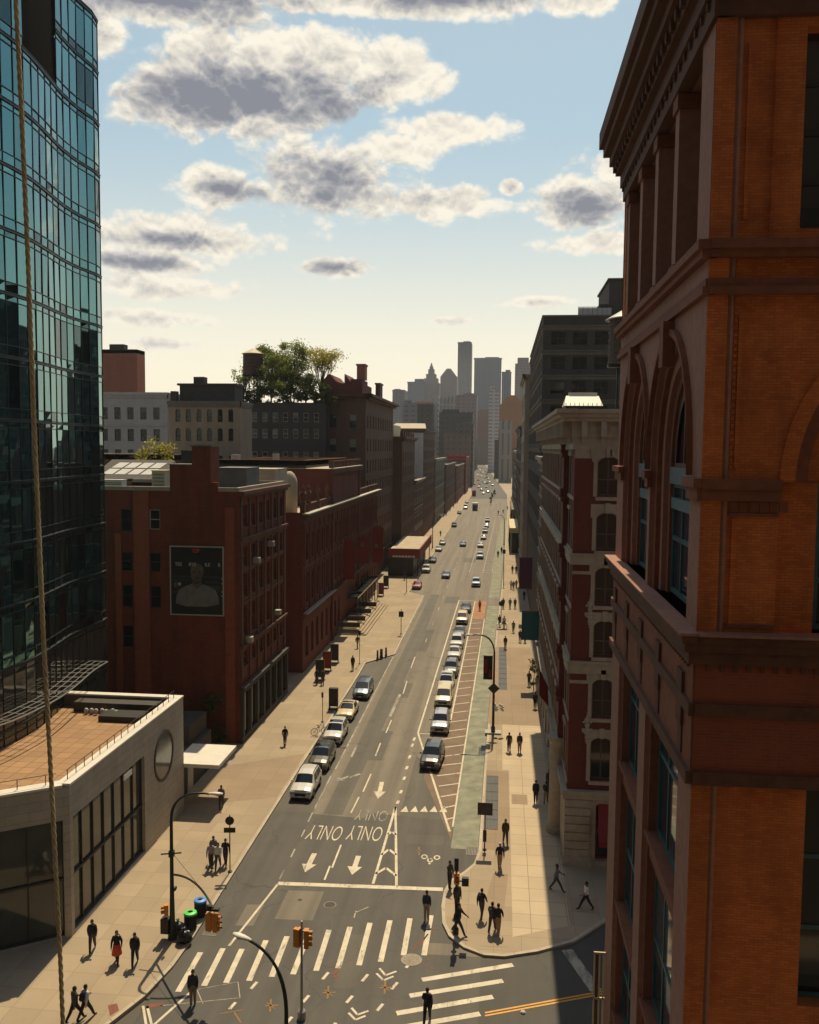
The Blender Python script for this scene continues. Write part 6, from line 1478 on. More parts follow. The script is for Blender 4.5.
# ------------------------------------------------------------------ trees and plants
def leafmat(name, c, trans=0.5):
    m, nt, b = _new(name)
    g_ = nt.nodes.new('ShaderNodeNewGeometry')
    cc = _mix(nt, g_.outputs['Random Per Island'], shade(c,0.55), shade(c,1.45))
    nt.links.new(cc, b.inputs['Base Color']); b.inputs['Roughness'].default_value = 0.6; b.inputs['Specular IOR Level'].default_value = 0.3
    tr = nt.nodes.new('ShaderNodeBsdfTranslucent'); nt.links.new(cc, tr.inputs['Color'])
    ms = nt.nodes.new('ShaderNodeMixShader'); ms.inputs[0].default_value = trans
    out = nt.nodes['Material Output']; nt.links.new(b.outputs[0], ms.inputs[1]); nt.links.new(tr.outputs[0], ms.inputs[2]); nt.links.new(ms.outputs[0], out.inputs['Surface'])
    return m
M['leaf_dark'] = leafmat('leaf_dark', (0.075,0.095,0.022)); M['leaf_mid'] = leafmat('leaf_mid', (0.17,0.20,0.035), 0.68); M['leaf_light'] = leafmat('leaf_light', (0.33,0.29,0.05), 0.68)
M['bark'] = pmat('bark', (0.05,0.036,0.025), 0.9, 0.25, 6, stain=0.2)
def tree(label, loc, h, rx, ry, base=0.3, leaf='leaf_mid', n=900, s=0.28, seed=1, vase=False, trunk_r=0.16, cat='tree', name='tree', clumps=16, group=None):
    rnd = random.Random(seed)
    t = thing(name, label, cat, loc, 0, group)
    x, y, z = loc
    tk = MB(); lf = MB()
    top = z+h*(0.45 if vase else 0.7)
    tk.tube([(x,y,z-0.05),(x+rnd.uniform(-.15,.15),y,z+h*0.25),(x+rnd.uniform(-.2,.2),y,top)], [trunk_r, trunk_r*0.75, trunk_r*0.35], 7)
    cs = []
    for k in range(clumps):
        a = rnd.uniform(0, 2*math.pi); v = rnd.random()
        zz = z+h*(base+(1-base)*(0.55+0.42*v if vase else 0.08+0.9*v))
        wr = (0.35+0.65*math.sin(math.pi*min(1, 0.18+0.75*v))) if not vase else (0.35+0.65*v**0.5)
        rr = math.sqrt(rnd.random())*wr
        c = (x+rx*rr*math.cos(a), y+ry*rr*math.sin(a), zz); cs.append(c)
        if name != 'bush':
            st = z+h*rnd.uniform(0.15,0.45)
            tk.tube([(x,y,st),((x+c[0])/2+rnd.uniform(-.2,.2),(y+c[1])/2,(st+c[2])/2+0.15*h*0.3),c], [trunk_r*0.45,trunk_r*0.28,trunk_r*0.1], 5)
    per = max(4, n//clumps)
    for c in cs:
        cr_ = rnd.uniform(0.16,0.34)*min(rx, h*0.5)
        for q in range(per):
            d = Vector((rnd.gauss(0,1), rnd.gauss(0,1), rnd.gauss(0,0.75)))*cr_*0.62
            p = Vector(c)+d
            u = Vector((rnd.gauss(0,1),rnd.gauss(0,1),rnd.gauss(0,1))).normalized(); w = u.orthogonal().normalized()
            w = (Matrix.Rotation(rnd.uniform(0,6.28), 3, u) @ w); v2 = u.cross(w); k = s*rnd.uniform(0.6,1.3)
            lf.poly([p-w*k*0.5, p+v2*k*0.32, p+w*k*0.5, p-v2*k*0.32])
    tk.build('trunk' if name != 'bush' else 'stem', M['bark'], t)
    lf.build('crown' if name != 'bush' else 'foliage', M[leaf], t, fix=False)
    return t
ZG = 34.25
for lab, px, Y, h, rx, leaf, n, seed, vase in (('dense roof garden tree just right of the water tank, second tallest', 271, 164, 11.0, 4.4, 'leaf_mid', 4800, 2, False),
                        ('roof garden tree with the highest tip, in the middle of the row', 291, 166, 11.8, 4.6, 'leaf_mid', 4800, 3, False),
                        ('airy vase shaped roof garden tree with bare limbs showing, rightmost of the tall ones', 321, 167, 10.9, 4.3, 'leaf_light', 2000, 4, True),
                        ('thin low roof garden tree left of the water tank', 244, 168, 7.4, 2.6, 'leaf_mid', 700, 5, True),
                        ('dark bushy roof garden tree low in front of the two tallest ones', 283, 161.6, 6.6, 5.0, 'leaf_mid', 2600, 6, False),
                        ('dark low roof garden tree beneath the airy vase shaped one', 306, 161.4, 6.0, 4.2, 'leaf_dark', 2000, 7, False),
                        ('small dark roof garden shrub tree under the water tank', 258, 161.5, 4.2, 2.4, 'leaf_dark', 700, 8, False)):
    tree(lab, (bearing(px)*Y, Y, ZG), h, rx, rx*0.8, 0.22 if not vase else 0.3, leaf, int(n*1.9), 0.33, seed, vase, 0.17, clumps=22 if not vase else 26)
water_tank('water_tower', 'brown round water tank with a pale cone roof among the roof garden trees', -46.8, 163, 34.25, 40.2, 1.9, 3.9, 1.1, wood='brick_brown', cone='cream')
tree('light green courtyard tree in front of the white apartment block', (-46.9, 116, 19.5), 8.0, 2.6, 2.4, 0.35, 'leaf_light', 1500, 0.3, 11, False, 0.15)
tree('small clump of dark shrubs in the planted bed at the foot of the brick wall', (-25.8, 74.9, 0.1), 4.6, 1.9, 0.8, 0.02, 'leaf_dark', 900, 0.26, 12, False, 0.06, 'shrub', 'bush', 16)
tree('dark ivy bush growing against the red brick wall left of the shrubs', (-28.6, 75.0, 0.1), 3.4, 1.5, 0.7, 0.02, 'leaf_dark', 600, 0.26, 13, False, 0.06, 'shrub', 'bush', 12)
tree('green street shrub at the shaded foot of the right-hand fronts below the teal banner', (4.0, 97, 0.13), 3.4, 0.9, 0.9, 0.1, 'leaf_mid', 500, 0.2, 14, False, 0.06, 'shrub', 'bush', 10)
for lab, px, py, h in (('dark median street tree between the far traffic lanes, nearest', 491, 505, 4.4), ('second dark median street tree a little farther up the street', 491.4, 499.5, 4.6), ('olive street tree by the right kerb at the far bright crossing', 494.6, 496, 5.0)):
    p = ground(px, py); tree(lab, (p.x, p.y, 0.0), h*0.8, 0.9, 0.9, 0.3, 'leaf_dark', 200, 0.5, int(px*7), False, 0.12, clumps=10)
for lab, x, y in (('roof plants on the small grey left-hand building, larger clump', -27, 308), ('roof plants on the small grey left-hand building, smaller clump', -24.6, 309)):
    tree(lab, (x, y, 22.4), 4.2 if 'larger' in lab else 3, 2.4 if 'larger' in lab else 1.4, 1.6, 0.05, 'leaf_mid', 260, 0.7, int(-x*3), False, 0.06, 'plant', 'bush', 9)
for k, (px, w) in enumerate(((246, 2.4), (262, 2.6), (280, 2.8), (298, 2.8), (316, 2.6), (329, 1.6))):
    lab = 'low dark roof garden hedge bush, '+('leftmost of six along the roof edge', 'second from left of six along the roof edge', 'third from left of six along the roof edge', 'fourth from left of six along the roof edge', 'fifth from left of six along the roof edge', 'rightmost of six along the roof edge')[k]
    tree(lab, (bearing(px)*160.8, 160.8, ZG), 3.0+0.5*(k % 3), w, 1.0, 0.02, 'leaf_dark', 1400, 0.34, 40+k, False, 0.05, 'shrub', 'bush', 14, group='hedge bushes along the roof garden edge')
# ------------------------------------------------------------------ street furniture
def curve_pts(a, b, c, n=10):        # quadratic bend
    a, b, c = map(Vector, (a, b, c))
    return [a*(1-t)**2+b*2*t*(1-t)+c*t*t for t in [k/n for k in range(n+1)]]
def signal_head(parent, x, y, z, face=(0,-1), mat='signal_yellow', name='signal_head', lamps=3):
    """traffic signal: case, visors, lenses"""
    f = Vector((face[0], face[1], 0)).normalized(); s = Vector((-f.y, f.x, 0)); c = Vector((x,y,z))
    b = MB(); q_ = 0.27; H = q_*lamps
    b.obox(c, s*0.145, f*0.11, (0,0,H/2+0.03))
    for k in range(lamps):
        zc = z+H/2-q_/2-k*q_
        pc = Vector((x,y,zc))+f*0.11
        ring_ = [pc+s*0.11*math.cos(a)+Vector((0,0,1))*0.11*math.sin(a) for a in [math.pi*q/8-0.35 for q in range(int(8*1.25)+1)]]
        for p1, p2 in zip(ring_, ring_[1:]): b.poly([p1, p2, p2+f*0.18, p1+f*0.18])
    o = b.build(name, M[mat], parent)
    l = MB()
    for k in range(lamps):
        zc = z+H/2-q_/2-k*q_; pc = Vector((x,y,zc))+f*0.114
        l.poly([pc+s*0.09*math.cos(a)+Vector((0,0,1))*0.09*math.sin(a) for a in [2*math.pi*q/14 for q in range(14)]])
    l.build('lens', M['black'], o)
    return o
def cobra(parent, p, d):
    """street lamp head at p pointing along d"""
    d = Vector(d).normalized(); s = Vector((-d.y, d.x, 0)).normalized(); p = Vector(p)
    b = MB()
    prof = ((0.0,0.05,0.05),(0.12,0.09,0.08),(0.35,0.15,0.10),(0.6,0.16,0.09),(0.78,0.09,0.05))
    rings = []
    for l, w, h in prof:
        rings.append(b.pts([p+d*l+s*w*math.cos(a)+Vector((0,0,1))*h*(math.sin(a) if math.sin(a) > 0 else math.sin(a)*0.5) for a in [2*math.pi*k/10 for k in range(10)]]))
    for q in range(len(rings)-1):
        for k in range(10): b.f.append((rings[q]+k, rings[q]+(k+1)%10, rings[q+1]+(k+1)%10, rings[q+1]+k)); b.m.append(0)
    b.f.append(tuple(rings[-1]+k for k in range(10))); b.m.append(0)
    o = b.build('lamp_head', M['white_paint'], parent, smooth=True)
    g_ = MB(); g_.ball(p+d*0.5-Vector((0,0,0.05)), 0.13, 0.13, 0.06, 10, 5); g_.build('lens', M['zinc'], o, smooth=True)
# 1. left corner pole: street lamp, signal arm, control box
bp = ground(172.5, 941); x, y = bp.x, bp.y
t = thing('lamp_post', 'dark corner lamp post with cross bar and signal arm, beside the two bins', 'lamp post', (x, y, 0.13))
b = MB(); b.lathe([(0.24,0.13),(0.24,0.5),(0.17,0.6),(0.15,1.2),(0.11,3.2),(0.085,6.8)], 12, (x,y,0)); b.tube(curve_pts((x,y,6.8),(x+0.02,y,8.4),(x+1.8,y+0.3,8.25))+[(x+2.0,y+0.35,8.2)], [0.08]*4+[0.06]*8, 8); b.build('pole', M['pole_green'], t)
cobra(t, (x+1.95,y+0.34,8.22), (1,0.2,-0.05))
b = MB(); sy = y-4.3; sx = bearing(213, 905)*sy; b.tube(curve_pts((x,y,3.75),(x+0.6*(sx-x),y-2.2,4.95),(sx,sy,4.42)), 0.055, 8); b.tube([(x,y,5.0),(x+0.8*(sx-x),y-3.4,4.7)], 0.012, 4); b.build('signal_arm', M['pole_green'], t)
b = MB(); b.tube([(x-0.6,y,4.85),(x+0.55,y,5.0)], 0.04, 6); b.box(x-0.13,y-0.12,4.75,x+0.13,y+0.12,5.1); b.build('cross_bar', M['pole_green'], t)
b = MB(); b.box(sx-0.3,sy-0.1,4.3,sx+0.3,sy+0.1,4.42); b.ball((sx-0.2,sy,4.5),0.18,0.14,0.09); b.build('signal_bracket', M['dark_metal'], t)
signal_head(t, sx-0.2, sy-0.02, 3.72, (0.3,1)); signal_head(t, sx+0.16, sy-0.05, 3.72, (1,-0.25))
signal_head(t, x-0.33, y, 1.75, (-1,-0.4), lamps=2)
b = MB(); b.box(x-0.58,y-0.25,0.5,x-0.14,y+0.2,1.3); b.build('control_box', M['black'], t)
b = MB(); b.ball((x+0.2,y-0.05,3.0),0.08,0.2,0.12); b.build('loudhailer', M['dark_metal'], t)
# 2. near lamp post and near signal post, feet below the picture
x, y = -7.95, 32.0
t = thing('lamp_post', 'black lamp post with a white lamp head curving left over the zebra crossing', 'lamp post', (x, y, 0))
b = MB(); b.lathe([(0.22,0),(0.22,0.5),(0.14,0.7),(0.1,3.0),(0.08,5.1)], 12, (x,y,0)); b.tube(curve_pts((x,y,5.1),(x-0.05,y,7.2),(x-1.5,y+0.1,7.82)), [0.08]*5+[0.06]*6, 8); b.build('pole', M['pole_green'], t)
cobra(t, (x-1.4,y+0.1,7.8), (-1,0.1,0.25))
x, y = -8.95, 39.0
t = thing('signal_post', 'pale signal post with two yellow signal heads standing in front of the zebra crossing', 'traffic signal', (x, y, 0))
b = MB(); b.lathe([(0.2,0),(0.2,0.4),(0.07,0.5),(0.055,4.75),(0.045,4.8)], 10, (x,y,0)); b.build('pole', M['silver_pole'], t)
signal_head(t, x-0.22, y-0.02, 4.0, (0.3,1)); signal_head(t, x+0.24, y-0.06, 4.0, (1,0.1))
b = MB(); b.box(x-0.2,y-0.04,4.30,x+0.2,y+0.04,4.36); b.box(x-0.2,y-0.04,3.68,x+0.2,y+0.04,3.74); b.build('bracket', M['silver_pole'], t)
# 3. right corner pedestrian signal
bp = ground(453, 942, 0.13); x, y = bp.x+0.1, bp.y+0.9
t = thing('signal_post', 'slim dark green signal post with an orange head at the right kerb corner', 'traffic signal', (x, y, 0.13))
b = MB(); b.lathe([(0.17,0.13),(0.17,0.4),(0.075,0.5),(0.06,4.3)], 10, (x,y,0)); b.build('pole', M['pole_green'], t)
signal_head(t, x+0.02, y-0.15, 3.35, (0.2,-1), lamps=2)
b = MB(); b.box(x+0.3,y-0.12,2.9,x+0.68,y+0.12,3.35); b.box(x+0.05,y-0.03,3.1,x+0.3,y+0.03,3.16); b.build('pedestrian_signal', M['black'], t)
b = MB(); b.prism([(x-0.12,y-0.2),(x+0.12,y-0.2),(x+0.0,y-0.16)], 3.8, 4.5); b.build('small_sign', M['dark_metal'], t)
b = MB(); b.ball((x,y,2.6),0.16,0.12,0.2); b.build('push_button', M['dark_metal'], t)
# 4. lamp post with banner and diamond sign on the right pavement
bp = ground(493, 733, 0.13); x, y = bp.x, bp.y
t = thing('lamp_post', 'lamp post with a red and black banner and a diamond sign, right pavement', 'lamp post', (x, y, 0.13))
b = MB(); b.lathe([(0.2,0.13),(0.2,0.7),(0.13,0.8),(0.10,5.0),(0.085,7.9)], 10, (x,y,0)); b.tube(curve_pts((x,y,7.9),(x-0.15,y,9.55),(x-1.7,y,9.5))+[(x-2.1,y,9.45)], 0.075, 7); b.build('pole', M['pole_green'], t)
cobra(t, (x-2.0,y,9.46), (-1,0,-0.02))
b = MB(); b.box(x-1.0,y-0.02,5.3,x-0.14,y+0.02,7.5); b.build('banner', M['black_cloth'], t)
b = MB(); b.box(x-0.95,y-0.03,5.9,x-0.62,y-0.021,7.2); b.box(x-0.5,y-0.03,5.5,x-0.2,y-0.021,6.2); b.build('banner_print', M['red_cloth'], t)
b = MB(); b.tube([(x-1.05,y,7.53),(x,y,7.53)], 0.025, 5); b.tube([(x-1.05,y,5.27),(x,y,5.27)], 0.025, 5); b.build('banner_rod', M['dark_metal'], t)
b = MB(); c = Vector((x,y-0.14,4.45)); b.poly([c+Vector(v) for v in ((0,0,-0.55),(0.55,0,0),(0,0,0.55),(-0.55,0,0))]); b.poly([c+Vector((0,0.02,0))+Vector(v) for v in ((0,0,-0.55),(-0.55,0,0),(0,0,0.55),(0.55,0,0))]); b.build('diamond_sign', M['dark_stone'], t, fix=False)
b = MB(); b.box(x-0.75,y-0.5,0.135,x+0.75,y+0.5,0.28); b.build('base_slab', M['white_wall'], t)
b = MB(); rnd = random.Random(2)
for k in range(26):
    a = rnd.uniform(0,6.28); r = rnd.uniform(0.1,0.5); b.ball((x+0.42+r*math.cos(a),y+0.1*math.sin(a),2.6+rnd.uniform(-0.3,0.35)),0.13,0.12,0.11,6,4)
b.build('flower_basket', M['white_sign'], t, smooth=True)
b = MB(); b.box(x-0.09,y-0.14,3.2,x+0.09,y-0.10,3.5); b.build('small_sign', M['red_sign'], t)
t = thing('utility_cover', 'dark square plate on the green bike lane beside the banner lamp post', 'utility cover', (*g(483.5,751), 0.01)); c = g(483.5,751)
b = MB(); b.box(c[0]-0.45,c[1]-0.95,0.012,c[0]+0.45,c[1]+0.95,0.02); b.build('plate', M['black'], t); b = MB(); b.box(c[0]-0.5,c[1]-1.0,0.011,c[0]+0.5,c[1]+1.0,0.0135); b.build('frame', M['iron'], t)
# 5. plain sign posts
def sign_post(label, px, py, h, plates, r=0.035, base=True, rz=0.0, mat='dark_metal'):
    p = ground(px, py, 0.13); t = thing('sign_post', label, 'sign', (p.x, p.y, 0.13), rz)
    b = MB(); b.tube([(0,0,0),(0,0,h)], r, 7)
    if base: b.lathe([(0.14,0),(0.14,0.06),(0.06,0.1)], 10)
    b.build('pole', M[mat], t, world=False)
    for shape, z, w, hh, m in plates:
        q = MB()
        if shape == 'disc': q.lathe([(w,-0.05),(w,-0.03)], 18, (0,-0.0,z), axis='y')
        else: q.box(-w,-0.075,z-hh,w,-0.045,z+hh)
        q.build('sign_plate', M[m], t, world=False)
    return t
sign_post('sign post with a dark disc over a dark plate beside the group of four', 230, 872, 3.7, [('disc', 3.35, 0.28, 0, 'dark_metal'), ('box', 2.75, 0.36, 0.16, 'black')], rz=0.15)
sign_post('plain thin post with a small dark plate beside the left parked cars', 322.5, 722, 3.0, [('box', 2.7, 0.1, 0.25, 'dark_metal')])
sign_post('post with a square grey sign beside the corner grating on the right pavement', 484.5, 850, 3.2, [('box', 2.85, 0.5, 0.42, 'dark_stone'), ('box', 1.0, 0.12, 0.4, 'black')], 0.045)
sign_post('lone post with a square dark sign in the middle of the left plaza', 401, 634, 3.6, [('box', 2.9, 0.35, 0.4, 'black')], 0.05)
sign_post('slim tall post beside the seated figure on the left plaza, in front of the stairs', 359.5, 664, 4.2, [('box', 3.9, 0.14, 0.3, 'dark_metal')])
sign_post('post standing in the shade edge below the marquee on the left pavement', 406.5, 592, 5.6, [('box', 5.2, 0.2, 0.3, 'dark_metal')], 0.06)
sign_post('tall post on the right pavement just past the orange clad worker', 503.5, 585, 7.2, [('box', 6.6, 0.3, 0.4, 'dark_metal')], 0.08)
sign_post('pole with a bushy dark top among the people on the right pavement', 501, 620, 3.2, [('disc', 2.6, 0.4, 0, 'black')], 0.05)
for i, (px, py, hh) in enumerate(((432.5, 548, 9.0), (504, 545, 8.5))):
    p = ground(px, py, 0.13); s = 1 if i == 0 else -1
    t = thing('lamp_post', ('far lamp post on the left pavement beyond the marquee' if i == 0 else 'far lamp post on the right pavement beyond the sunlit shed corner'), 'lamp post', tuple(p))
    b = MB(); b.lathe([(0.2,0.13),(0.13,0.8),(0.09,hh-1.5)], 8, (p.x,p.y,0)); b.tube(curve_pts((p.x,p.y,hh-1.5),(p.x+0.1*s,p.y,hh),(p.x+2.0*s,p.y,hh)), 0.07, 6); b.build('pole', M['pole_green'], t); cobra(t, (p.x+1.9*s,p.y,hh), (s,0,0))
# 6. bins and bags
def bin_(label, px, py, lid):
    p = ground(px, py, 0.13); t = thing('litter_bin', label, 'bin', tuple(p))
    b = MB()
    b.lathe([(0.27,0.0),(0.30,0.05),(0.31,0.85),(0.33,0.88)], 18); 
    for k in range(18):
        a = 2*math.pi*k/18; b.obox((0.325*math.cos(a),0.325*math.sin(a),0.45),(0.02*math.cos(a),0.02*math.sin(a),0),(-0.02*math.sin(a),0.02*math.cos(a),0),(0,0,0.38))
    b.build('drum', M['dark_metal'], t, world=False)
    l = MB(); n = 20
    for r0, r1, z0, z1 in ((0.37,0.34,0.88,0.98),(0.34,0.15,0.98,1.02)):
        for k in range(n):
            a, c = 2*math.pi*k/n, 2*math.pi*(k+1)/n
            l.poly([(r0*math.cos(a),r0*math.sin(a),z0),(r0*math.cos(c),r0*math.sin(c),z0),(r1*math.cos(c),r1*math.sin(c),z1),(r1*math.cos(a),r1*math.sin(a),z1)])
    l.build('lid', M[lid], t, world=False, smooth=True)
bin_('dark litter bin with a bright blue ring lid', 200.5, 916, 'blue_lid')
bin_('dark litter bin with a bright green ring lid', 190.5, 929, 'green_lid')
def lumpy(name, label, cat, px, py, balls, mat):
    p = ground(px, py, 0.13); t = thing(name, label, cat, tuple(p)); b = MB()
    for bx, by, bz, r in balls: b.ball((bx,by,bz), r, r*0.9, r*0.95, 10, 7)
    o = b.build('bag', M[mat], t, smooth=True, world=False)
    k = MB(); bx, by, bz, r = balls[0]; k.lathe([(0.05,0),(0.03,0.06),(0.1,0.16)], 8, (bx,by,bz+r*0.9)); k.build('knot', M[mat], t, world=False)
lumpy('rubbish_bag', 'shiny black rubbish bag at the kerb, the one with a pale bag patch', 'rubbish bag', 183.5, 943, [(0,0,0.35,0.38),(0.2,0.1,0.25,0.27),(-0.15,0.1,0.25,0.26)], 'blackbag')
lumpy('rubbish_bag', 'black rubbish bag slumped behind the shiny one, under the post', 'rubbish bag', 178, 936, [(0,0,0.42,0.42),(0.25,0.05,0.3,0.3),(-0.22,0.05,0.28,0.3)], 'blackbag')
lumpy('rubbish_bag', 'small grey plastic bag lying on the kerb side of the black bags', 'rubbish bag', 188, 941, [(0,0,0.2,0.22),(0.1,0,0.15,0.16)], 'grey_metal')
# 7. newspaper box, planters, kiosks, stair-side panels
def kiosk(label, px, py, w, d, h, m, cat='poster stand', name='poster_stand', rz=0.0):
    p = ground(px, py, 0.13); t = thing(name, label, cat, tuple(p), rz)
    b = MB()
    for s in (-1, 1): b.box(s*(w/2-0.04)-0.04,-d/2,0,s*(w/2-0.04)+0.04,d/2,h)
    b.box(-w/2+0.08,-d/2,h-0.08,w/2-0.08,d/2,h); b.box(-w/2+0.08,-d/2,0.35,w/2-0.08,d/2,0.43); b.box(-w/2-0.1,-d/2-0.12,0,w/2+0.1,d/2+0.12,0.06); b.build('frame', M['dark_metal'], t, world=False)
    q = MB(); q.box(-w/2+0.08,-d*0.3,0.43,w/2-0.08,d*0.3,h-0.08); q.build('panel', M[m], t, world=False)
kiosk('tall dark poster stand on the left pavement, first one towards the camera', 320, 680, 1.0, 0.3, 2.4, 'black')
kiosk('dark red faced poster stand in the middle of the row on the left pavement', 327, 671, 1.0, 0.3, 2.4, 'dark_red_paint')
kiosk('dark poster stand farthest in the row on the left pavement, next to the stairs', 334.5, 663, 1.0, 0.3, 2.4, 'black')
kiosk('dark phone panel standing at the left kerb behind the parked yellow cab', 333.5, 709, 0.9, 0.5, 2.2, 'black', 'phone panel', 'phone_panel')
kiosk('dark red poster stand beyond the theatre stairs on the left plaza', 381, 596, 1.0, 0.3, 2.4, 'dark_red_paint')
kiosk('black poster stand last on the left plaza before the marquee', 386, 588, 1.0, 0.3, 2.4, 'black')
for lab, px, py in (('left grey bollard at the plaza kerb', 377.5, 659), ('middle and thickest grey bollard at the plaza kerb', 381.3, 657.5), ('right grey bollard at the plaza kerb', 386, 656)):
    p = ground(px, py, 0.13); t = thing('bollard', lab, 'bollard', tuple(p), 0, 'bollards at the plaza kerb')
    b = MB(); r = 0.2 if 'middle' in lab else 0.13; b.lathe([(r*1.3,0),(r*1.3,0.08),(r,0.12),(r*0.9,1.0),(r,1.03),(r*0.5,1.12)], 12); b.build('post', M['dark_metal'], t, world=False)
    c = MB(); c.lathe([(r*1.02,0.8),(r*1.02,0.9)], 12); c.build('band', M['grey_metal'], t, world=False)
# corner railing and vendor table on the right pavement
p = ground(502, 629, 0.13); t = thing('vendor_table', 'small vendor table with goods under the bushy pole on the right pavement', 'table', tuple(p))
b = MB(); b.box(-0.8,-0.4,0.72,0.8,0.4,0.78); b.build('tabletop', M['white_wall'], t, world=False)
for sx in (-0.7,0.7):
    for sy in (-0.33,0.33): b = MB(); b.box(sx-0.03,sy-0.03,0,sx+0.03,sy+0.03,0.72); b.build('leg', M['dark_metal'], t, world=False)
rnd = random.Random(9); b = MB()
for k in range(9): xx, yy = rnd.uniform(-0.7,0.6), rnd.uniform(-0.3,0.2); b.box(xx,yy,0.78,xx+0.16,yy+0.14,0.78+rnd.uniform(0.08,0.3))
b.build('goods', M['dark_stone'], t, world=False)
for px, py in ((319.5, 735),):
    p = ground(px, py, 0.13); t = thing('bicycle', 'pale bicycle leaning by the left kerb beside the parked white car', 'bicycle', tuple(p), 0.5)
    fr = MB(); 
    for a, c in (((-0.5,0,0.35),(-0.1,0,0.85)),((-0.1,0,0.85),(0.4,0,0.9)),((0.4,0,0.9),(0.52,0,0.35)),((-0.1,0,0.85),(0.02,0,0.32)),((0.02,0,0.32),(0.42,0,0.8)),((-0.5,0,0.35),(0.02,0,0.32)),((0.4,0,0.9),(0.38,0,1.05))): fr.tube([a,c],0.025,6)
    fr.build('frame', M['white_sign'], t, world=False)
    for sx in (-0.5,0.52):
        w = MB(); w.tube([(sx+0.34*math.cos(q),0,0.35+0.34*math.sin(q)) for q in [2*math.pi*k/16 for k in range(17)]],0.025,5); 
        for k in range(6): q = math.pi*k/6; w.tube([(sx+0.33*math.cos(q),0,0.35+0.33*math.sin(q)),(sx-0.33*math.cos(q),0,0.35-0.33*math.sin(q))],0.006,4)
        w.build('wheel', M['black'], t, world=False)
    s_ = MB(); s_.ball((-0.14,0,0.93),0.14,0.07,0.04); s_.build('saddle', M['black'], t, world=False)
    h_ = MB(); h_.tube([(0.36,-0.25,1.08),(0.4,0,1.05),(0.36,0.25,1.08)],0.02,5); h_.build('handlebar', M['dark_metal'], t, world=False)
t = thing('paper_cup', 'tiny white crushed cup lying on the road beside the yellow centre line', 'litter', (*g(523,1013), 0.012)); b = MB(); b.lathe([(0.10,0.012),(0.13,0.05),(0.10,0.09)], 9, (*g(523,1013),0)); b.build('cup', M['white_sign'], t); b = MB(); b.lathe([(0.11,0.09),(0.10,0.10)], 9, (*g(523,1013),0)); b.build('lid', M['white_wall'], t)

# ------------------------------------------------------------------ rope hanging outside the window
t = thing('rope', 'twisted tan rope hanging from top to bottom in front of the glass tower', 'rope', (-0.98, 1.95, 26))
def at_depth(px, py, Y):
    d = ray(px, py); k = Y/d.y; return Vector((d.x*k, Y, CAM_H+d.z*k))
a, c = at_depth(12.5, -60, 1.95), at_depth(65, 1085, 1.95)
M['rope'] = pmat('rope_fibre', (0.42,0.33,0.19), 0.9, 0.2, 60, stain=0.2)
n = 300
for s in range(3):
    b = MB(); P = []
    for k in range(n+1):
        q = k/n; pnt = a+(c-a)*q; an = q*260+2*math.pi*s/3
        sag = 0.0025*math.sin(q*9)
        P.append(pnt+Vector((0.0028*math.cos(an)+sag, 0.0028*math.sin(an), 0)))
    b.tube(P, 0.0033, 5); b.build('strand', M['rope'], t, smooth=True)
# ------------------------------------------------------------------ vehicles
def paint(name, col, metal=0.0, rough=0.28):
    m, nt, b = _new(name)
    co = _co(nt)
    dust = _rng(nt, _noise(nt, co, 1.6, 5), 0.35, 0.75, 0.0, 0.16)
    c = _mix(nt, dust, col, (0.22,0.19,0.15)); nt.links.new(c, b.inputs['Base Color'])
    b.inputs['Metallic'].default_value = metal; b.inputs['Roughness'].default_value = rough
    b.inputs['Coat Weight'].default_value = 0.6; b.inputs['Coat Roughness'].default_value = 0.06
    return m
PAINT = {'white': paint('paint_white', (0.60,0.58,0.53)), 'cream': paint('paint_cream', (0.66,0.55,0.30)), 'black': paint('paint_black', (0.012,0.012,0.013)), 'silver': paint('paint_silver', (0.38,0.38,0.38), 0.5),
         'grey': paint('paint_grey', (0.13,0.135,0.14), 0.4), 'bluegrey': paint('paint_bluegrey', (0.12,0.16,0.20), 0.4), 'olive': paint('paint_olive', (0.085,0.078,0.048), 0.3), 'red': paint('paint_red', (0.42,0.03,0.02)),
         'dark': paint('paint_dark', (0.028,0.03,0.035), 0.2), 'paleblue': paint('paint_paleblue', (0.42,0.50,0.56), 0.3), 'green': paint('paint_green', (0.16,0.20,0.07), 0.1)}
M['car_glass'] = pmat('car_glass', (0.010,0.013,0.015), 0.04, 0.1, 1, spec=0.8, stain=0.0)
M['tyre'] = pmat('tyre_rubber', (0.016,0.016,0.016), 0.85, 0.15, 8, stain=0.0); M['rim'] = pmat('wheel_rim', (0.38,0.38,0.38), 0.35, 0.08, 6, metal=0.7, stain=0.1)
M['headlamp'] = pmat('headlamp', (0.30,0.30,0.29), 0.10, 0.05, 5, spec=0.8, stain=0.0); M['taillamp'] = pmat('taillamp', (0.28,0.01,0.01), 0.2, 0.05, 5, stain=0.0); M['trim_black'] = pmat('trim_black', (0.015,0.015,0.015), 0.6, 0.1, 5, stain=0.0)
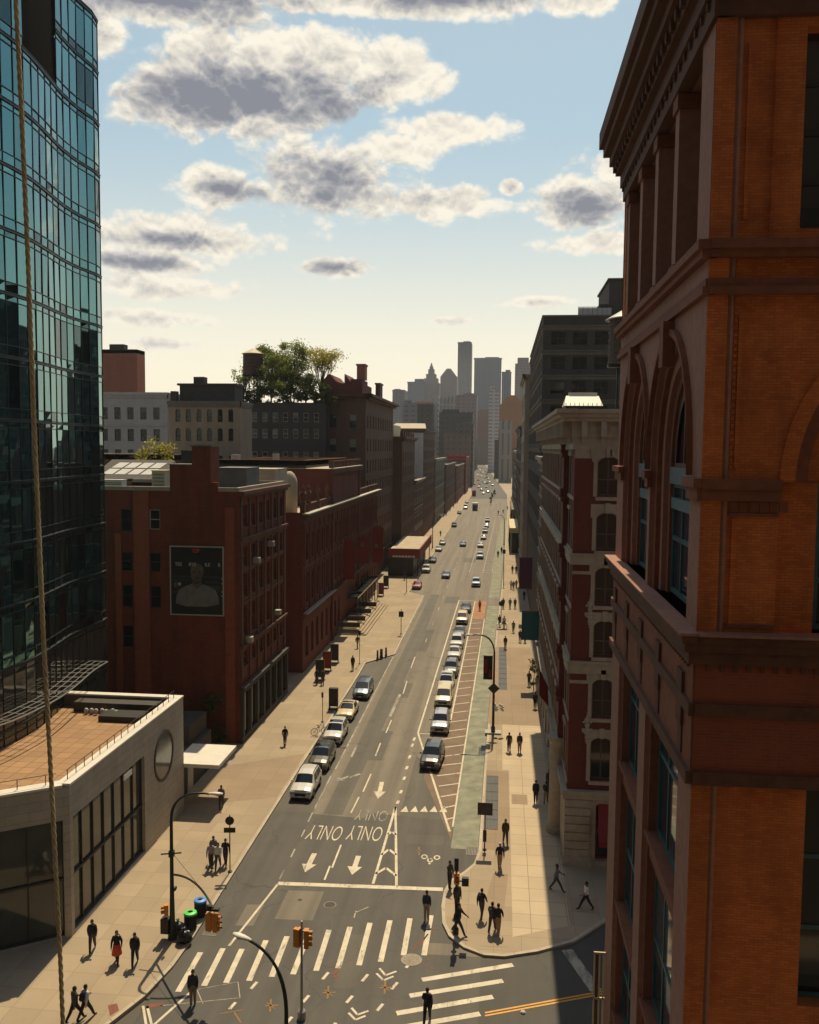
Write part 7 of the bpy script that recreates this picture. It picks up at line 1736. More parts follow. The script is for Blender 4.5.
CAR = {  # y, belt height, half width factor, top height, top half width factor
 'suv': (4.65, 1.90, [(-2.32,.60,.90,.66,.80),(-2.20,.80,.96,.90,.84),(-1.75,.92,.99,1.02,.86),(-1.05,1.00,1.0,1.12,.86),(-0.35,1.04,1.0,1.64,.74),(0.6,1.06,1.0,1.74,.76),(1.75,1.08,.99,1.68,.74),(2.18,1.08,.96,1.12,.88),(2.32,.78,.90,.84,.86)], 3, 6),
 'sedan': (4.75, 1.84, [(-2.37,.52,.88,.58,.78),(-2.25,.68,.95,.76,.84),(-1.8,.80,.99,.88,.86),(-0.95,.90,1.0,.99,.84),(-0.15,.93,1.0,1.40,.70),(0.5,.95,1.0,1.46,.70),(1.15,.97,1.0,1.38,.68),(1.85,.98,.98,1.04,.82),(2.28,.94,.94,1.0,.82),(2.37,.66,.88,.72,.84)], 3, 6),
 'minivan': (5.0, 1.95, [(-2.5,.60,.90,.66,.80),(-2.38,.78,.96,.86,.84),(-2.0,.90,.99,1.0,.86),(-1.55,.98,1.0,1.12,.86),(-0.55,1.04,1.0,1.66,.76),(0.8,1.06,1.0,1.76,.78),(2.15,1.06,.99,1.70,.76),(2.42,1.04,.97,1.12,.90),(2.5,.70,.92,.78,.88)], 3, 6),
 'van': (5.3, 2.0, [(-2.65,.66,.92,.74,.84),(-2.5,.90,.97,1.02,.88),(-2.05,1.05,.99,1.22,.88),(-1.75,1.12,1.0,1.34,.88),(-1.05,1.18,1.0,2.12,.84),(0.8,1.2,1.0,2.22,.86),(2.5,1.2,1.0,2.2,.86),(2.6,1.18,.98,1.3,.94),(2.65,.8,.95,.9,.92)], 3, 6)}
def lerp_st(st, y):
    for a, b in zip(st, st[1:]):
        if a[0] <= y <= b[0]:
            f = (y-a[0])/(b[0]-a[0]); return [a[i]+(b[i]-a[i])*f for i in range(5)]
    return list(st[0] if y < st[0][0] else st[-1])
def make_car(kind, extras=()):
    L, Wd, st, ic, ir = CAR[kind]; w = Wd/2
    P = {}
    b = MB(); rings = []
    for y, zb_, k, zt, kt in st:
        half = [(w*k*0.90,0.24),(w*k,0.48),(w*k*0.995,(zb_+0.48)/2),(w*k*0.965,zb_),(w*kt,zt-0.03),(w*kt*0.86,zt),(w*kt*0.4,zt+0.035)]
        pts = [(x,y,z) for x,z in half]+[(-x,y,z) for x,z in reversed(half)]
        rings.append(b.pts(pts))
    n = 14
    for q in range(len(rings)-1):
        for k in range(n-1): b.f.append((rings[q]+k, rings[q]+k+1, rings[q+1]+k+1, rings[q+1]+k)); b.m.append(0)
        b.f.append((rings[q]+n-1, rings[q], rings[q+1], rings[q+1]+n-1)); b.m.append(0)
    b.f.append(tuple(rings[0]+k for k in range(n))); b.m.append(0); b.f.append(tuple(rings[-1]+k for k in reversed(range(n)))); b.m.append(0)
    P['body'] = b.mesh('body', PAINT['white'], smooth=False, fix=True)
    def side(s, y, t, off=0.012):
        _, zb_, k, zt, kt = lerp_st(st, y)
        return (s*(w*k*0.965+(w*kt-w*k*0.965)*t+off), y, zb_+(zt-0.03-zb_)*t+0.004)
    yc, yr, ye, yb = st[ic][0], st[ic+1][0], st[ir][0], st[ir+1][0]
    mid = (yr+ye)/2
    spans = [(yc+0.32, yr+0.10, mid-0.06, mid-0.06), (mid+0.06, mid+0.06, ye-0.02, ye-0.12)]
    if kind in ('suv','minivan'): m1 = yr+(ye-yr)*0.36; m2 = yr+(ye-yr)*0.72; spans = [(yc+0.32,yr+0.10,m1-0.05,m1-0.05),(m1+0.05,m1+0.05,m2-0.05,m2-0.05),(m2+0.05,m2+0.05,ye+0.12,ye-0.08)]
    if kind == 'van': spans = [(yc+0.32,yr+0.10,yr+0.95,yr+0.95)]
    sw = MB()
    for s in (-1,1):
        for a0, a1, e0, e1 in spans:
            m_ = 5
            lo = [side(s, a0+(e0-a0)*i/m_, 0.10) for i in range(m_+1)]; hi = [side(s, a1+(e1-a1)*i/m_, 0.88) for i in range(m_+1)]
            for i in range(m_): sw.poly([lo[i],lo[i+1],hi[i+1],hi[i]] if s > 0 else [lo[i],hi[i],hi[i+1],lo[i+1]])
    P['side_windows'] = sw.mesh('side_windows', M['car_glass'])
    def topq(y0, y1, f0, f1, rev=False):
        q = MB()
        def pt(y, u):
            _, zb_, k, zt, kt = lerp_st(st, y); x = u*w*kt*0.97; a = abs(u)
            return (x, y, zt+(0.035 if a < 0.45 else 0.035*(1-(a-0.4)/0.5) if a < 0.88 else -0.018)+0.012)
        ys = [y0+(y1-y0)*(f0+(f1-f0)*i/4) for i in range(5)]; us = [-0.96,-0.48,0.0,0.48,0.96]
        for i in range(4):
            for j in range(4): q.poly([pt(ys[i],us[j]),pt(ys[i],us[j+1]),pt(ys[i+1],us[j+1]),pt(ys[i+1],us[j])])
        return q
    P['windscreen'] = topq(yc, yr, 0.0, 0.98).mesh('windscreen', M['car_glass'])
    if kind != 'van': P['rear_window'] = topq(ye, yb, 0.1, 0.8).mesh('rear_window', M['car_glass'])
    if 'sunroof' in extras: P['sunroof'] = topq(yr, ye, 0.12, 0.42).mesh('sunroof', M['car_glass'])
    if 'rails' in extras:
        r = MB()
        for s in (-1,1):
            P_ = [(s*w*0.70, y, lerp_st(st,y)[3]+0.07) for y in (yr+0.15, (yr+ye)/2, ye-0.15)]; r.tube(P_, 0.025, 5)
            for y in (yr+0.2, ye-0.2): r.box(s*w*0.70-0.02,y-0.04,lerp_st(st,y)[3]-0.03,s*w*0.70+0.02,y+0.04,lerp_st(st,y)[3]+0.06)
        P['roof_rails'] = r.mesh('roof_rails', M['trim_black'])
    y0 = st[0][0]; z1 = st[1][1]
    g_ = MB(); g_.box(-w*0.48,y0-0.03,0.46,w*0.48,y0+0.14,z1-0.08); g_.box(-w*0.8,y0-0.03,0.22,w*0.8,y0+0.12,0.36); P['grille'] = g_.mesh('grille', M['trim_black'])
    pl = MB(); pl.box(-0.17,y0-0.04,0.38,0.17,y0-0.021,0.47); P['number_plate'] = pl.mesh('number_plate', M['white_sign'])
    t_ = MB(); yl = st[-1][0]
    for s in (-1,1): t_.box(s*w*0.76-0.1,yl-0.12,0.72,s*w*0.76+0.1,yl+0.015,0.95)
    P['tail_lamps'] = t_.mesh('tail_lamps', M['taillamp'])
    hl = MB(); hl.obox((0,0,0),(0.19,0.05,0),(-0.02,0.12,0),(0,0.03,0.095)); P['headlight'] = hl.mesh('headlight', M['headlamp'])
    mi = MB(); mi.ball((0,0,0),0.12,0.07,0.085,8,5); P['mirror'] = mi.mesh('mirror', PAINT['white'], smooth=True)
    ar = MB(); r_ = 0.33 if kind == 'sedan' else 0.36
    for s in (-1,1):
        for y in (-L*0.295, L*0.29): ar.poly([(s*(w+0.004),y+(r_+0.07)*math.cos(a)*s,max(0.24,r_+(r_+0.07)*math.sin(a))) for a in [2*math.pi*k/20 for k in range(20)]])
    P['wheel_arches'] = ar.mesh('wheel_arches', M['trim_black'])
    ty = MB(); ty.lathe([(r_*0.62,-0.11),(r_*0.95,-0.11),(r_,-0.08),(r_,0.08),(r_*0.95,0.11),(r_*0.62,0.11)], 20, axis='x'); P['tyre'] = ty.mesh('wheel', M['tyre'], fix=True)
    ri = MB(); ri.lathe([(r_*0.6,-0.10),(r_*0.6,0.10)], 16, axis='x')
    for k in range(5):
        a = 2*math.pi*k/5; ri.obox((0.105,0.5*r_*0.6*math.cos(a),0.5*r_*0.6*math.sin(a)),(0.012,0,0),(0,0.28*r_*math.cos(a),0.28*r_*math.sin(a)),(0,-0.05*math.sin(a),0.05*math.cos(a)))
    P['rim'] = ri.mesh('rim', M['rim'], fix=True)
    dims = (L, w, r_, yc, z1, st)
    return P, dims
_cars = {}
def car(kind, paintk, label, px, py, group=None, rz=0.0, extras=(), cat=None, loc=None, name=None, detail=True, roof_paint=None):
    key = (kind, extras)
    if key not in _cars: _cars[key] = make_car(kind, extras)
    P, (L, w, r_, yc, z1, st) = _cars[key]
    if loc is None: p = ground(px, py); loc = (p.x, p.y+L*0.46, 0.0)
    z = 0.012
    t = thing(name or {'suv':'suv','sedan':'car','minivan':'minivan','van':'van'}[kind], label, cat or {'suv':'car','sedan':'car','minivan':'minivan','van':'van'}[kind], (loc[0], loc[1], z), rz, group)
    t.scale = (0.92,)*3
    def add(nm, me, loc=(0,0,0), r=(0,0,0), par=None, pnt=None):
        o = bpy.data.objects.new(nm, me); COL.objects.link(o); o.parent = par or t; o.location = loc; o.rotation_euler = r
        if pnt: o.material_slots[0].link = 'OBJECT'; o.material_slots[0].material = PAINT[pnt]
        return o
    add('body', P['body'], pnt=paintk)
    for nm in ('side_windows','windscreen','rear_window','sunroof','roof_rails','grille','number_plate','tail_lamps','wheel_arches'):
        if nm in P and (detail or nm in ('side_windows','windscreen','rear_window','grille')): add(nm, P[nm])
    for s in (-1,1):
        if detail:
            add('headlight', P['headlight'], (s*w*0.70, st[0][0]+0.08, z1-0.07), (0,0,0 if s < 0 else math.pi*0), None).scale = (s,1,1)
            add('mirror', P['mirror'], (s*(w+0.09), yc+0.42, st[3][1]+0.1), pnt=paintk)
        for y in (-L*0.295, L*0.29):
            wh = add('wheel', P['tyre'], (s*(w-0.10), y, r_)); wh.scale = (s,1,1)
            if detail: add('rim', P['rim'], par=wh)
    return t
LG, RG, FG = 'cars parked along the left kerb', 'cars parked in a row beside the painted buffer', 'cars far down the street'
car('suv','white','white SUV parked nearest the camera at the left kerb', 300, 802, LG, extras=('rails',))
car('suv','olive','dark olive SUV with roof rails parked behind the nearest white one', 317, 773, LG, extras=('rails','sunroof'))
car('suv','white','white SUV with a dark sunroof parked at the left kerb, third from the camera', 331.5, 746, LG, extras=('sunroof',))
car('sedan','cream','cream yellow car with a dark sunroof parked between white SUV and blue grey minivan', 344, 722, LG, extras=('sunroof',))
car('minivan','bluegrey','blue grey minivan parked last before the plaza kerb bulges out', 360, 700.5, LG)
car('suv','dark','dark SUV driving towards the camera beside the hatched buffer', 430.5, 772, None, -0.06, ('rails',), name='suv')
rp = [('suv','silver','silver roofed dark glazed SUV heading the kerbside row, nearest to the camera',439,735.5,('rails',)),('minivan','cream','cream topped minivan parked second in the row beside the hatched buffer',442.5,708,()),('suv','white','white SUV with a roof hatch third in the row beside the hatched buffer',445,693,('sunroof',)),
      ('suv','grey','dark grey SUV parked fourth in the buffer row between two white cars',450,678,('rails',)),('sedan','white','white car parked fifth in the buffer row just past the grey SUV',453.5,661,()),('suv','white','white SUV with roof rails parked sixth in the buffer row',456,650,('rails',)),
      ('sedan','grey','grey car parked seventh in the buffer row near the lamp arm',458.8,639,()),('minivan','cream','cream minivan parked last but one at the far end of the buffer row',461.5,625,()),('sedan','dark','dark car parked last at the far end of the buffer row, by the tan ramp',465.5,613.5,())]
for k, pc, lab, px, py, ex in rp: car(k, pc, lab, px, py, RG, 0.0, ex)
fl = [('sedan','red','red car parked at the left kerb just past the plaza',416,590),('suv','white','white van like SUV parked behind the red car at the left kerb',425.4,573.5),('sedan','dark','dark car parked third beyond the plaza at the left kerb',431.8,563.5),
      ('sedan','white','white car parked fourth beyond the plaza at the left kerb',438,552),('sedan','silver','pale car parked fifth beyond the plaza, right behind a white one',441.8,545.5),('sedan','bluegrey','blue grey car driving in the left lane level with the plaza end',445.3,579),
      ('sedan','grey','grey car driving alone in the middle of the road beyond the plaza',462.5,547),('suv','paleblue','pale blue car driving in the right lane before the second parking bay',475.8,587.5),('suv','paleblue','shiny pale car driving at the start of the second parking bay',479.8,559.5),
      ('sedan','white','white car close behind the shiny pale one at the second bay',480.3,548),('sedan','silver','silver car parked first in the far right row',483.4,540),('suv','white','white car parked second in the far right row',484.8,533.5),
      ('sedan','silver','grey white car parked third in the far right row',486.2,528),('suv','white','white car parked last in the far right row',487.3,522.5),('suv','black','black SUV pulled out at the left kerb beyond the marquee',453.7,527.5),
      ('sedan','black','low black car turning at the left beyond the black SUV',459,514.5),('van','white','white van waiting at the left near the bright far crossing',465.2,509.5),('sedan','silver','silver car behind the white van near the bright far crossing',466.5,503.5),
      ('sedan','white','white car left of centre far away behind the red van',483,494.5),('sedan','dark','dark car to the right of the white one far away',487.8,492.8),('sedan','dark','dark car just past the red van far away',481.2,490.8),
      ('suv','white','white SUV far away in the middle lane under the shade edge',486.2,487.8),('suv','green','olive green car far away at the right kerb',494.6,494),('sedan','dark','dark car at the shade edge on the left, far away',474.5,485),
      ('suv','silver','silver SUV at the shade edge second from left, far away',479.5,484.5),('sedan','white','white car at the shade edge third from left, far away',484.5,483.5),('sedan','paleblue','pale car at the shade edge fourth from left, far away',489.5,483),
      ('sedan','white','tiny white car deep in the far shade, left lane',474,478.5),('sedan','silver','tiny silver car deep in the far shade, centre lane',480.5,477),('suv','dark','tiny dark car deep in the far shade, right lane',486.5,478),('van','white','tiny white van deepest in the far shade where the road bends',483,473)]
for k, pc, lab, px, py in fl: car(k, pc, lab, px, py, FG, 0.0, (), detail=py > 530)
for i in range(22):
    Y = 600+i*31; f = min(1, max(0, (Y-505)/237)); c = -6.7+(-15.2+6.7)*f if Y < 742 else -15.2+(-34+15.2)*(Y-742)/658
    w = 16-4*min(1, f)
    k_, p_ = (('sedan','white'),('suv','silver'),('sedan','dark'),('suv','black'),('sedan','grey'),('van','white'),('suv','red'))[(i*5) % 7]
    car(k_, p_, 'tiny car in the dense traffic where the far street bends out of sight', 0, 0, 'far traffic where the street bends', 0.0, (), loc=(c+w*(-0.36, -0.1, 0.12, 0.36)[(i*3) % 4], Y, 0), detail=False, name='car', cat='car')
def truck(label, px, py, cabp, boxm, bw=2.3, bh=3.3, L=6.5, cat='truck'):
    p = ground(px, py); t = thing('box_truck', label, cat, (p.x, p.y, 0.012))
    c = MB(); c.prism([(-1.05,0.2),(-0.95,0.0),(0.95,0.0),(1.05,0.2),(1.05,1.9),(-1.05,1.9)], 0.45, 1.25); c.prism([(-1.05,0.55),(1.05,0.55),(1.0,1.9),(-1.0,1.9)], 1.25, 2.25); c.build('cab', PAINT[cabp], t, world=False)
    w = MB(); w.poly([(-0.9,0.54,1.3),(0.9,0.54,1.3),(0.85,0.54,2.1),(-0.85,0.54,2.1)]); w.box(-1.06,0.9,1.3,-1.051,1.7,2.0); w.box(1.051,0.9,1.3,1.06,1.7,2.0); w.build('windscreen', M['car_glass'], t, world=False)
    b = MB(); b.box(-bw/2,2.0,0.75,bw/2,L,bh); b.box(-bw/2+0.15,1.3,2.3,bw/2-0.15,2.0,bh-0.3); b.build('cargo_box', M[boxm] if boxm in M else PAINT[boxm], t, world=False)
    g_ = MB(); g_.box(-0.8,-0.03,0.5,0.8,0.02,0.95); g_.box(-1.1,-0.08,0.35,1.1,0.08,0.5); g_.build('grille', M['trim_black'], t, world=False)
    for s in (-1,1):
        for y in (1.0, L-1.2): q = MB(); q.lathe([(0.4,-0.14),(0.42,0.14)], 14, (s*0.88,y,0.42), axis='x'); q.build('wheel', M['tyre'], t, world=False)
        h = MB(); h.box(s*0.82-0.14,-0.05,0.75,s*0.82+0.14,-0.031,0.95); h.build('headlight', M['headlamp'], t, world=False)
truck('white box truck driving in the left lane near the bright far crossing', 474.8, 511, 'dark', 'white_paint')
truck('red van with a tall body driving far down the left lane', 473.8, 496.5, 'red', 'red', 2.2, 3.2, 6.0, 'van')

# ------------------------------------------------------------------ people
def skin_body(J, E, rad, fingers=True, sleeve='long', short=False):
    names = list(J); idx = {n: i for i, n in enumerate(names)}
    me = bpy.data.meshes.new('person'); me.from_pydata([J[n] for n in names], [(idx[a], idx[b]) for a, b in E], [])
    o = bpy.data.objects.new('person', me); COL.objects.link(o)
    o.modifiers.new('Skin', 'SKIN'); sv = me.skin_vertices[0].data
    for n in names: sv[idx[n]].radius = rad[n]; sv[idx[n]].use_root = (n == 'pelvis')
    ss = o.modifiers.new('Sub', 'SUBSURF'); ss.levels = 1; ss.render_levels = 1
    dg = bpy.context.evaluated_depsgraph_get(); dg.update()
    m2 = bpy.data.meshes.new_from_object(o.evaluated_get(dg))
    mb = MB(); mb.v = [tuple(v.co) for v in m2.vertices]
    bones = [(Vector(J[a]), Vector(J[b]), a, b) for a, b in E]
    def cls(c):
        best = None
        for A, B, a, b in bones:
            d = B-A; t = max(0, min(1, (c-A).dot(d)/d.length_squared)); q = (c-(A+d*t)).length
            if best is None or q < best[0]: best = (q, a, b, t)
        _, a, b, t = best; k = a+b
        if 'foot' in b or 'toe' in b: return 3
        if 'ankle' in b or 'knee' in b: return 2 if (short and 'ankle' in b) else 1
        if 'hand' in b: return 2
        if 'wrist' in b: return 0 if sleeve == 'long' else 2
        if 'head' in b: return 2
        if b in ('hipL','hipR'): return 1
        if a == 'pelvis' and b == 'spine': return 1 if c.z < J['pelvis'][2]+0.06 else 0
        return 0
    for p in m2.polygons: mb.f.append(tuple(p.vertices)); mb.m.append(cls(Vector(p.center)))
    bpy.data.objects.remove(o); bpy.data.meshes.remove(me); bpy.data.meshes.remove(m2)
    # head with face
    h = Vector(J['head']); 
    mb.ball(h, 0.078, 0.098, 0.118, 12, 9, 2)
    mb.ball(h+Vector((0,-0.098,-0.012)), 0.016, 0.024, 0.026, 6, 4, 2)
    mb.ball(h+Vector((0,-0.062,-0.075)), 0.042, 0.045, 0.038, 8, 5, 2)
    for s in (-1,1):
        mb.ball(h+Vector((s*0.08,0.01,-0.01)), 0.012, 0.024, 0.034, 6, 4, 2); mb.ball(h+Vector((s*0.03,-0.086,0.012)), 0.012, 0.010, 0.008, 6, 4, 3)
    mb.ball(h+Vector((0,-0.096,-0.055)), 0.024, 0.010, 0.007, 6, 4, 3)
    for s in 'LR':                                  # fingers: four curled from the palm's end, a thumb from its side
        w_, hd = Vector(J['wrist'+s]), Vector(J['hand'+s]); d = (hd-w_).normalized(); sd = -1 if s == 'L' else 1
        side = Vector((0,-1,0)); side = (side-d*side.dot(d)).normalized() if abs(d.y) < 0.9 else Vector((0,0,1)); inw = d.cross(side)*sd
        for k, ln in enumerate((0.065,0.075,0.07,0.055)):
            a = hd+side*(0.028-k*0.019); mb.tube([a-d*0.02, a+d*ln*0.5+inw*0.006, a+d*ln*0.85+inw*0.03], [0.0095,0.009,0.007], 5, 2)
        a = w_+(hd-w_)*0.5+side*0.025; mb.tube([a, a+side*0.03+d*0.02, a+side*0.035+d*0.055+inw*0.01], [0.012,0.011,0.008], 5, 2)
    return mb
def pose(name):
    J = {'pelvis':(0,0,0.95),'spine':(0,0,1.12),'chest':(0,0,1.33),'neck':(0,0.005,1.48),'headb':(0,-0.005,1.56)}
    J['head'] = (0,-0.012,1.635)
    S = 0.175; HJ = 0.088
    def leg(s, hipf, kneef):      # angles forward(+) of thigh and shin
        x = -HJ if s == 'L' else HJ
        hp = Vector((x,0,0.90)); kn = hp+Vector((0,-math.sin(hipf),-math.cos(hipf)))*0.43; an = kn+Vector((0,math.sin(-kneef),-math.cos(kneef)))*0.42
        J['hip'+s] = tuple(hp); J['knee'+s] = tuple(kn); J['ankle'+s] = tuple(an); J['foot'+s] = (an.x,an.y-0.04,an.z-0.045); J['toe'+s] = (an.x*1.1,an.y-0.17,an.z-0.055)
    def arm(s, sh, el, out=0.06):
        x = -S if s == 'L' else S; sg = -1 if s == 'L' else 1
        sp = Vector((x,0.0,1.405)); e_ = sp+Vector((sg*out,-math.sin(sh)*0.28,-math.cos(sh)*0.28)); w_ = e_+Vector((sg*0.01-sg*out*0.3,-math.sin(sh+el)*0.25,-math.cos(sh+el)*0.25)); h_ = w_+(w_-e_).normalized()*0.085
        J['shoulder'+s] = tuple(sp); J['elbow'+s] = tuple(e_); J['wrist'+s] = tuple(w_); J['hand'+s] = tuple(h_)
    if name == 'walk': leg('L',0.42,0.28); leg('R',-0.32,-0.55); arm('L',-0.4,0.25); arm('R',0.42,0.4)
    elif name == 'stride': leg('L',0.55,0.40); leg('R',-0.45,-0.62); arm('L',-0.5,0.4); arm('R',0.5,0.6)
    elif name == 'walk2': leg('L',-0.25,-0.42); leg('R',0.34,0.22); arm('L',0.3,0.35); arm('R',-0.3,0.2)
    elif name == 'stand': leg('L',0.05,0.0); leg('R',-0.04,-0.06); arm('L',0.06,0.15,0.04); arm('R',0.02,0.2,0.04)
    elif name == 'phone': leg('L',0.06,0.0); leg('R',-0.05,-0.08); arm('L',0.25,1.75,0.03); arm('R',0.1,0.3,0.05)
    if name == 'sit':
        leg('L',1.45,0.05); leg('R',1.4,0.1); arm('L',0.5,0.7); arm('R',0.45,0.6)
    low = min(J['toeL'][2], J['toeR'][2])-0.03
    J = {k: (v[0], v[1], v[2]-low) for k, v in J.items()}
    E = [('pelvis','spine'),('spine','chest'),('chest','neck'),('neck','headb')]
    for s in 'LR': E += [('pelvis','hip'+s),('hip'+s,'knee'+s),('knee'+s,'ankle'+s),('ankle'+s,'foot'+s),('foot'+s,'toe'+s),('chest','shoulder'+s),('shoulder'+s,'elbow'+s),('elbow'+s,'wrist'+s),('wrist'+s,'hand'+s)]
    Rr = {'pelvis':(0.175,0.14),'spine':(0.165,0.13),'chest':(0.19,0.14),'neck':(0.06,0.06),'headb':(0.055,0.06)}
    for s in 'LR': Rr.update({'hip'+s:(0.108,0.118),'knee'+s:(0.08,0.084),'ankle'+s:(0.06,0.062),'foot'+s:(0.042,0.04),'toe'+s:(0.04,0.028),'shoulder'+s:(0.085,0.085),'elbow'+s:(0.062,0.062),'wrist'+s:(0.042,0.038),'hand'+s:(0.036,0.02)})
    Jb = {k: v for k, v in J.items() if k != 'head'}
    return J, Jb, E, Rr
CL = {}
def cloth(nm, c): CL[nm] = pmat('cloth_'+nm, c, 0.85, 0.15, 8, stain=0.0)
for nm, c in (('black',(0.020,0.020,0.023)),('navy',(0.022,0.030,0.065)),('grey',(0.14,0.14,0.14)),('charcoal',(0.05,0.05,0.054)),('white',(0.62,0.60,0.56)),('lilac',(0.30,0.25,0.32)),('blue',(0.06,0.10,0.20)),('jeans',(0.05,0.07,0.11)),('red',(0.50,0.07,0.03)),('orange',(0.75,0.22,0.03)),('tan',(0.30,0.21,0.12)),('green',(0.05,0.08,0.05)),('brown',(0.07,0.042,0.028)),('pink',(0.40,0.12,0.12))): cloth(nm, c)
SKIN = [pmat('skin_light', (0.42,0.25,0.17), 0.6, 0.08, 6, stain=0), pmat('skin_tan', (0.28,0.155,0.095), 0.6, 0.08, 6, stain=0), pmat('skin_brown', (0.10,0.05,0.03), 0.6, 0.08, 6, stain=0)]
HAIR = {'black': pmat('hair_black', (0.010,0.008,0.007), 0.6, 0.2, 20, stain=0), 'brown': pmat('hair_brown', (0.04,0.022,0.012), 0.6, 0.2, 20, stain=0), 'fair': pmat('hair_fair', (0.22,0.14,0.06), 0.6, 0.2, 20, stain=0)}
_pm = {}
def person_mesh(ps, sleeve, short):
    k = (ps, sleeve, short)
    if k not in _pm:
        J, Jb, E, Rr = pose(ps); mb = skin_body({**Jb, **{'head': J['head']}} if False else JH(Jb, J), E, Rr, sleeve=sleeve, short=short)
        _pm[k] = (mb.mesh('person', [CL['black'], CL['black'], SKIN[0], CL['black']], smooth=True), J)
    return _pm[k]
class JH(dict):                 # joints for the skin, with the head centre kept apart
    def __init__(s, Jb, J): super().__init__(Jb); s.h = J['head']
    def __getitem__(s, k): return s.h if k == 'head' else super().__getitem__(k)
def hair_mesh(long):
    b = MB(); b.ball((0,0.012,0.018), 0.087, 0.104, 0.118, 12, 8)
    b.v = [(x, y if y > -0.05 or z > 0.055 else -0.05, z) for x, y, z in b.v]
    if long: b.ball((0,0.06,-0.12), 0.085, 0.055, 0.16, 10, 6)
    return b.mesh('hair', HAIR['black'], smooth=True)
HM = {False: hair_mesh(False), True: hair_mesh(True)}
_sk = None
def person(label, px, py, ps='walk', head=0.0, top='black', bot='black', skin=0, hair='black', long=False, sleeve='long', short=False, scale=1.0, group=None, pave=True, skirt=None, cap=None, loc=None):
    me, J = person_mesh(ps, sleeve, short)
    p = ground(px, py, 0.134 if pave else 0.014) if loc is None else Vector(loc)
    if bot == 'black' and 'bottom' not in label: bot = ('black','jeans','charcoal','black','tan','jeans')[int(px*3+py) % 6]
    o = bpy.data.objects.new('person', me); COL.objects.link(o); o.location = p; o.rotation_euler = (0,0,head); o.scale = (scale,)*3
    for sl, m in zip(o.material_slots, (CL[top], CL[bot], SKIN[skin], CL['black'])): sl.link = 'OBJECT'; sl.material = m
    tag(o, label, 'person', group)
    h = bpy.data.objects.new('hair', HM[long]); COL.objects.link(h); h.parent = o; h.location = J['head']
    h.material_slots[0].link = 'OBJECT'; h.material_slots[0].material = CL[cap] if cap else HAIR[hair]
    if skirt:
        z = J['pelvis'][2]; s = MB(); s.lathe([(0.17,z+0.1),(0.2,z-0.05),(0.27,z-0.45),(0.26,z-0.45)], 14); q = bpy.data.objects.new('skirt', s.mesh('skirt', CL[skirt], smooth=True)); COL.objects.link(q); q.parent = o
    return o, J
def carried(kind, label, who, mat, long=0):
    o, J = who; rot = Matrix.Rotation(o.rotation_euler.z, 3, 'Z')
    if kind == 'backpack': c = Vector((0,0.2,J['chest'][2]-0.08)); nm = 'backpack'
    else: c = Vector(J['handR'])+Vector((0.03,-0.02,-0.22)); nm = 'shopping_bag'
    w = o.location+(rot @ c)*o.scale.x
    t = thing(nm, label, 'bag', tuple(w), o.rotation_euler.z)
    b = MB()
    if kind == 'backpack':
        b.ball((0,0,0),0.155,0.11,0.23,10,7); b.ball((0,0.09,-0.07),0.11,0.05,0.11,8,5); b.build('pack', M_(mat), t, world=False, smooth=True)
        s = MB(); 
        for sx in (-1,1): s.tube([(sx*0.1,-0.03,0.2),(sx*0.11,-0.22,0.19),(sx*0.12,-0.33,0.05),(sx*0.12,-0.22,-0.16),(sx*0.1,-0.05,-0.18)],0.018,5)
        s.build('straps', CL['black'], t, world=False)
    else:
        b.box(-0.05,-0.14,-0.17,0.05,0.14,0.14); b.build('sack', M_(mat), t, world=False)
        s = MB(); s.tube([(0,-0.08,0.14),(0,-0.05,0.22),(0,0.05,0.22),(0,0.08,0.14)],0.01,5); s.build('handles', M_(mat), t, world=False)
def M_(k): return CL[k]
PI = math.pi
# left pavement (heading 0 looks at the camera, PI looks down the street)
a1 = person('person in black walking with a paper tube, first of the two at the bottom left', 75, 1021, 'stride', 2.6, 'charcoal', 'black', 1)
a2 = person('person in a white top with a backpack, second of two at the bottom left', 86, 1019, 'stride', 2.7, 'white', 'black', 0)
carried('backpack', 'black backpack on the person at the bottom left', a2, 'black')
a3 = person('person in dark clothes walking alone close to the pavilion shadow', 92.5, 951, 'walk', 0.3, 'black', 'charcoal', 1)
a4 = person('person in black with a red skirt between two other walkers on the left', 117, 963, 'walk2', 0.2, 'black', 'black', 0, skirt='red', long=True)
carried('backpack', 'dark backpack of the person in the red skirt', a4, 'charcoal')
a5 = person('person with a pale shoulder bag right of the red skirted walker', 135, 965, 'walk', 0.25, 'black', 'navy', 1)
carried('backpack', 'small pale pack of the walker right of the red skirt', a5, 'tan')
person('person in lilac at the left of the group of four by the sign post', 211, 868.5, 'walk2', 0.2, 'lilac', 'charcoal', 1, long=True)
person('person in white top leading the group of four by the sign post', 218, 869, 'walk', 0.1, 'white', 'black', 0, 'brown', True)
person('person in grey at the back of the group of four by the sign post', 213.5, 862, 'walk', 0.2, 'grey', 'black', 1)
person('person in black at the right of the group of four, touching the sign post', 225.5, 865, 'walk2', 0.1, 'black', 'charcoal', 1)
person('person in a light shirt stepping out of the canopy shadow', 221.3, 808, 'walk', 0.2, 'grey', 'charcoal', 1)
b1 = person('person in black walking alone across the sunny left pavement near the brick shops', 285, 745, 'walk', 0.3, 'black', 'charcoal', 1)
person('person in dark clothes at the poster stands, left of the pair', 316.8, 684, 'walk', 0.2, 'black', 'black', 1)
person('person in charcoal at the poster stands, right of the pair', 322.7, 684.5, 'walk2', 0.2, 'charcoal', 'black', 0)
person('person in black standing near the stairs where the kerb bulges', 352.7, 670, 'stand', 0.4, 'black', 'black', 1)
person('person in dark red passing in front of the theatre stairs', 357.5, 648, 'walk', 0.6, 'brown', 'black', 1)
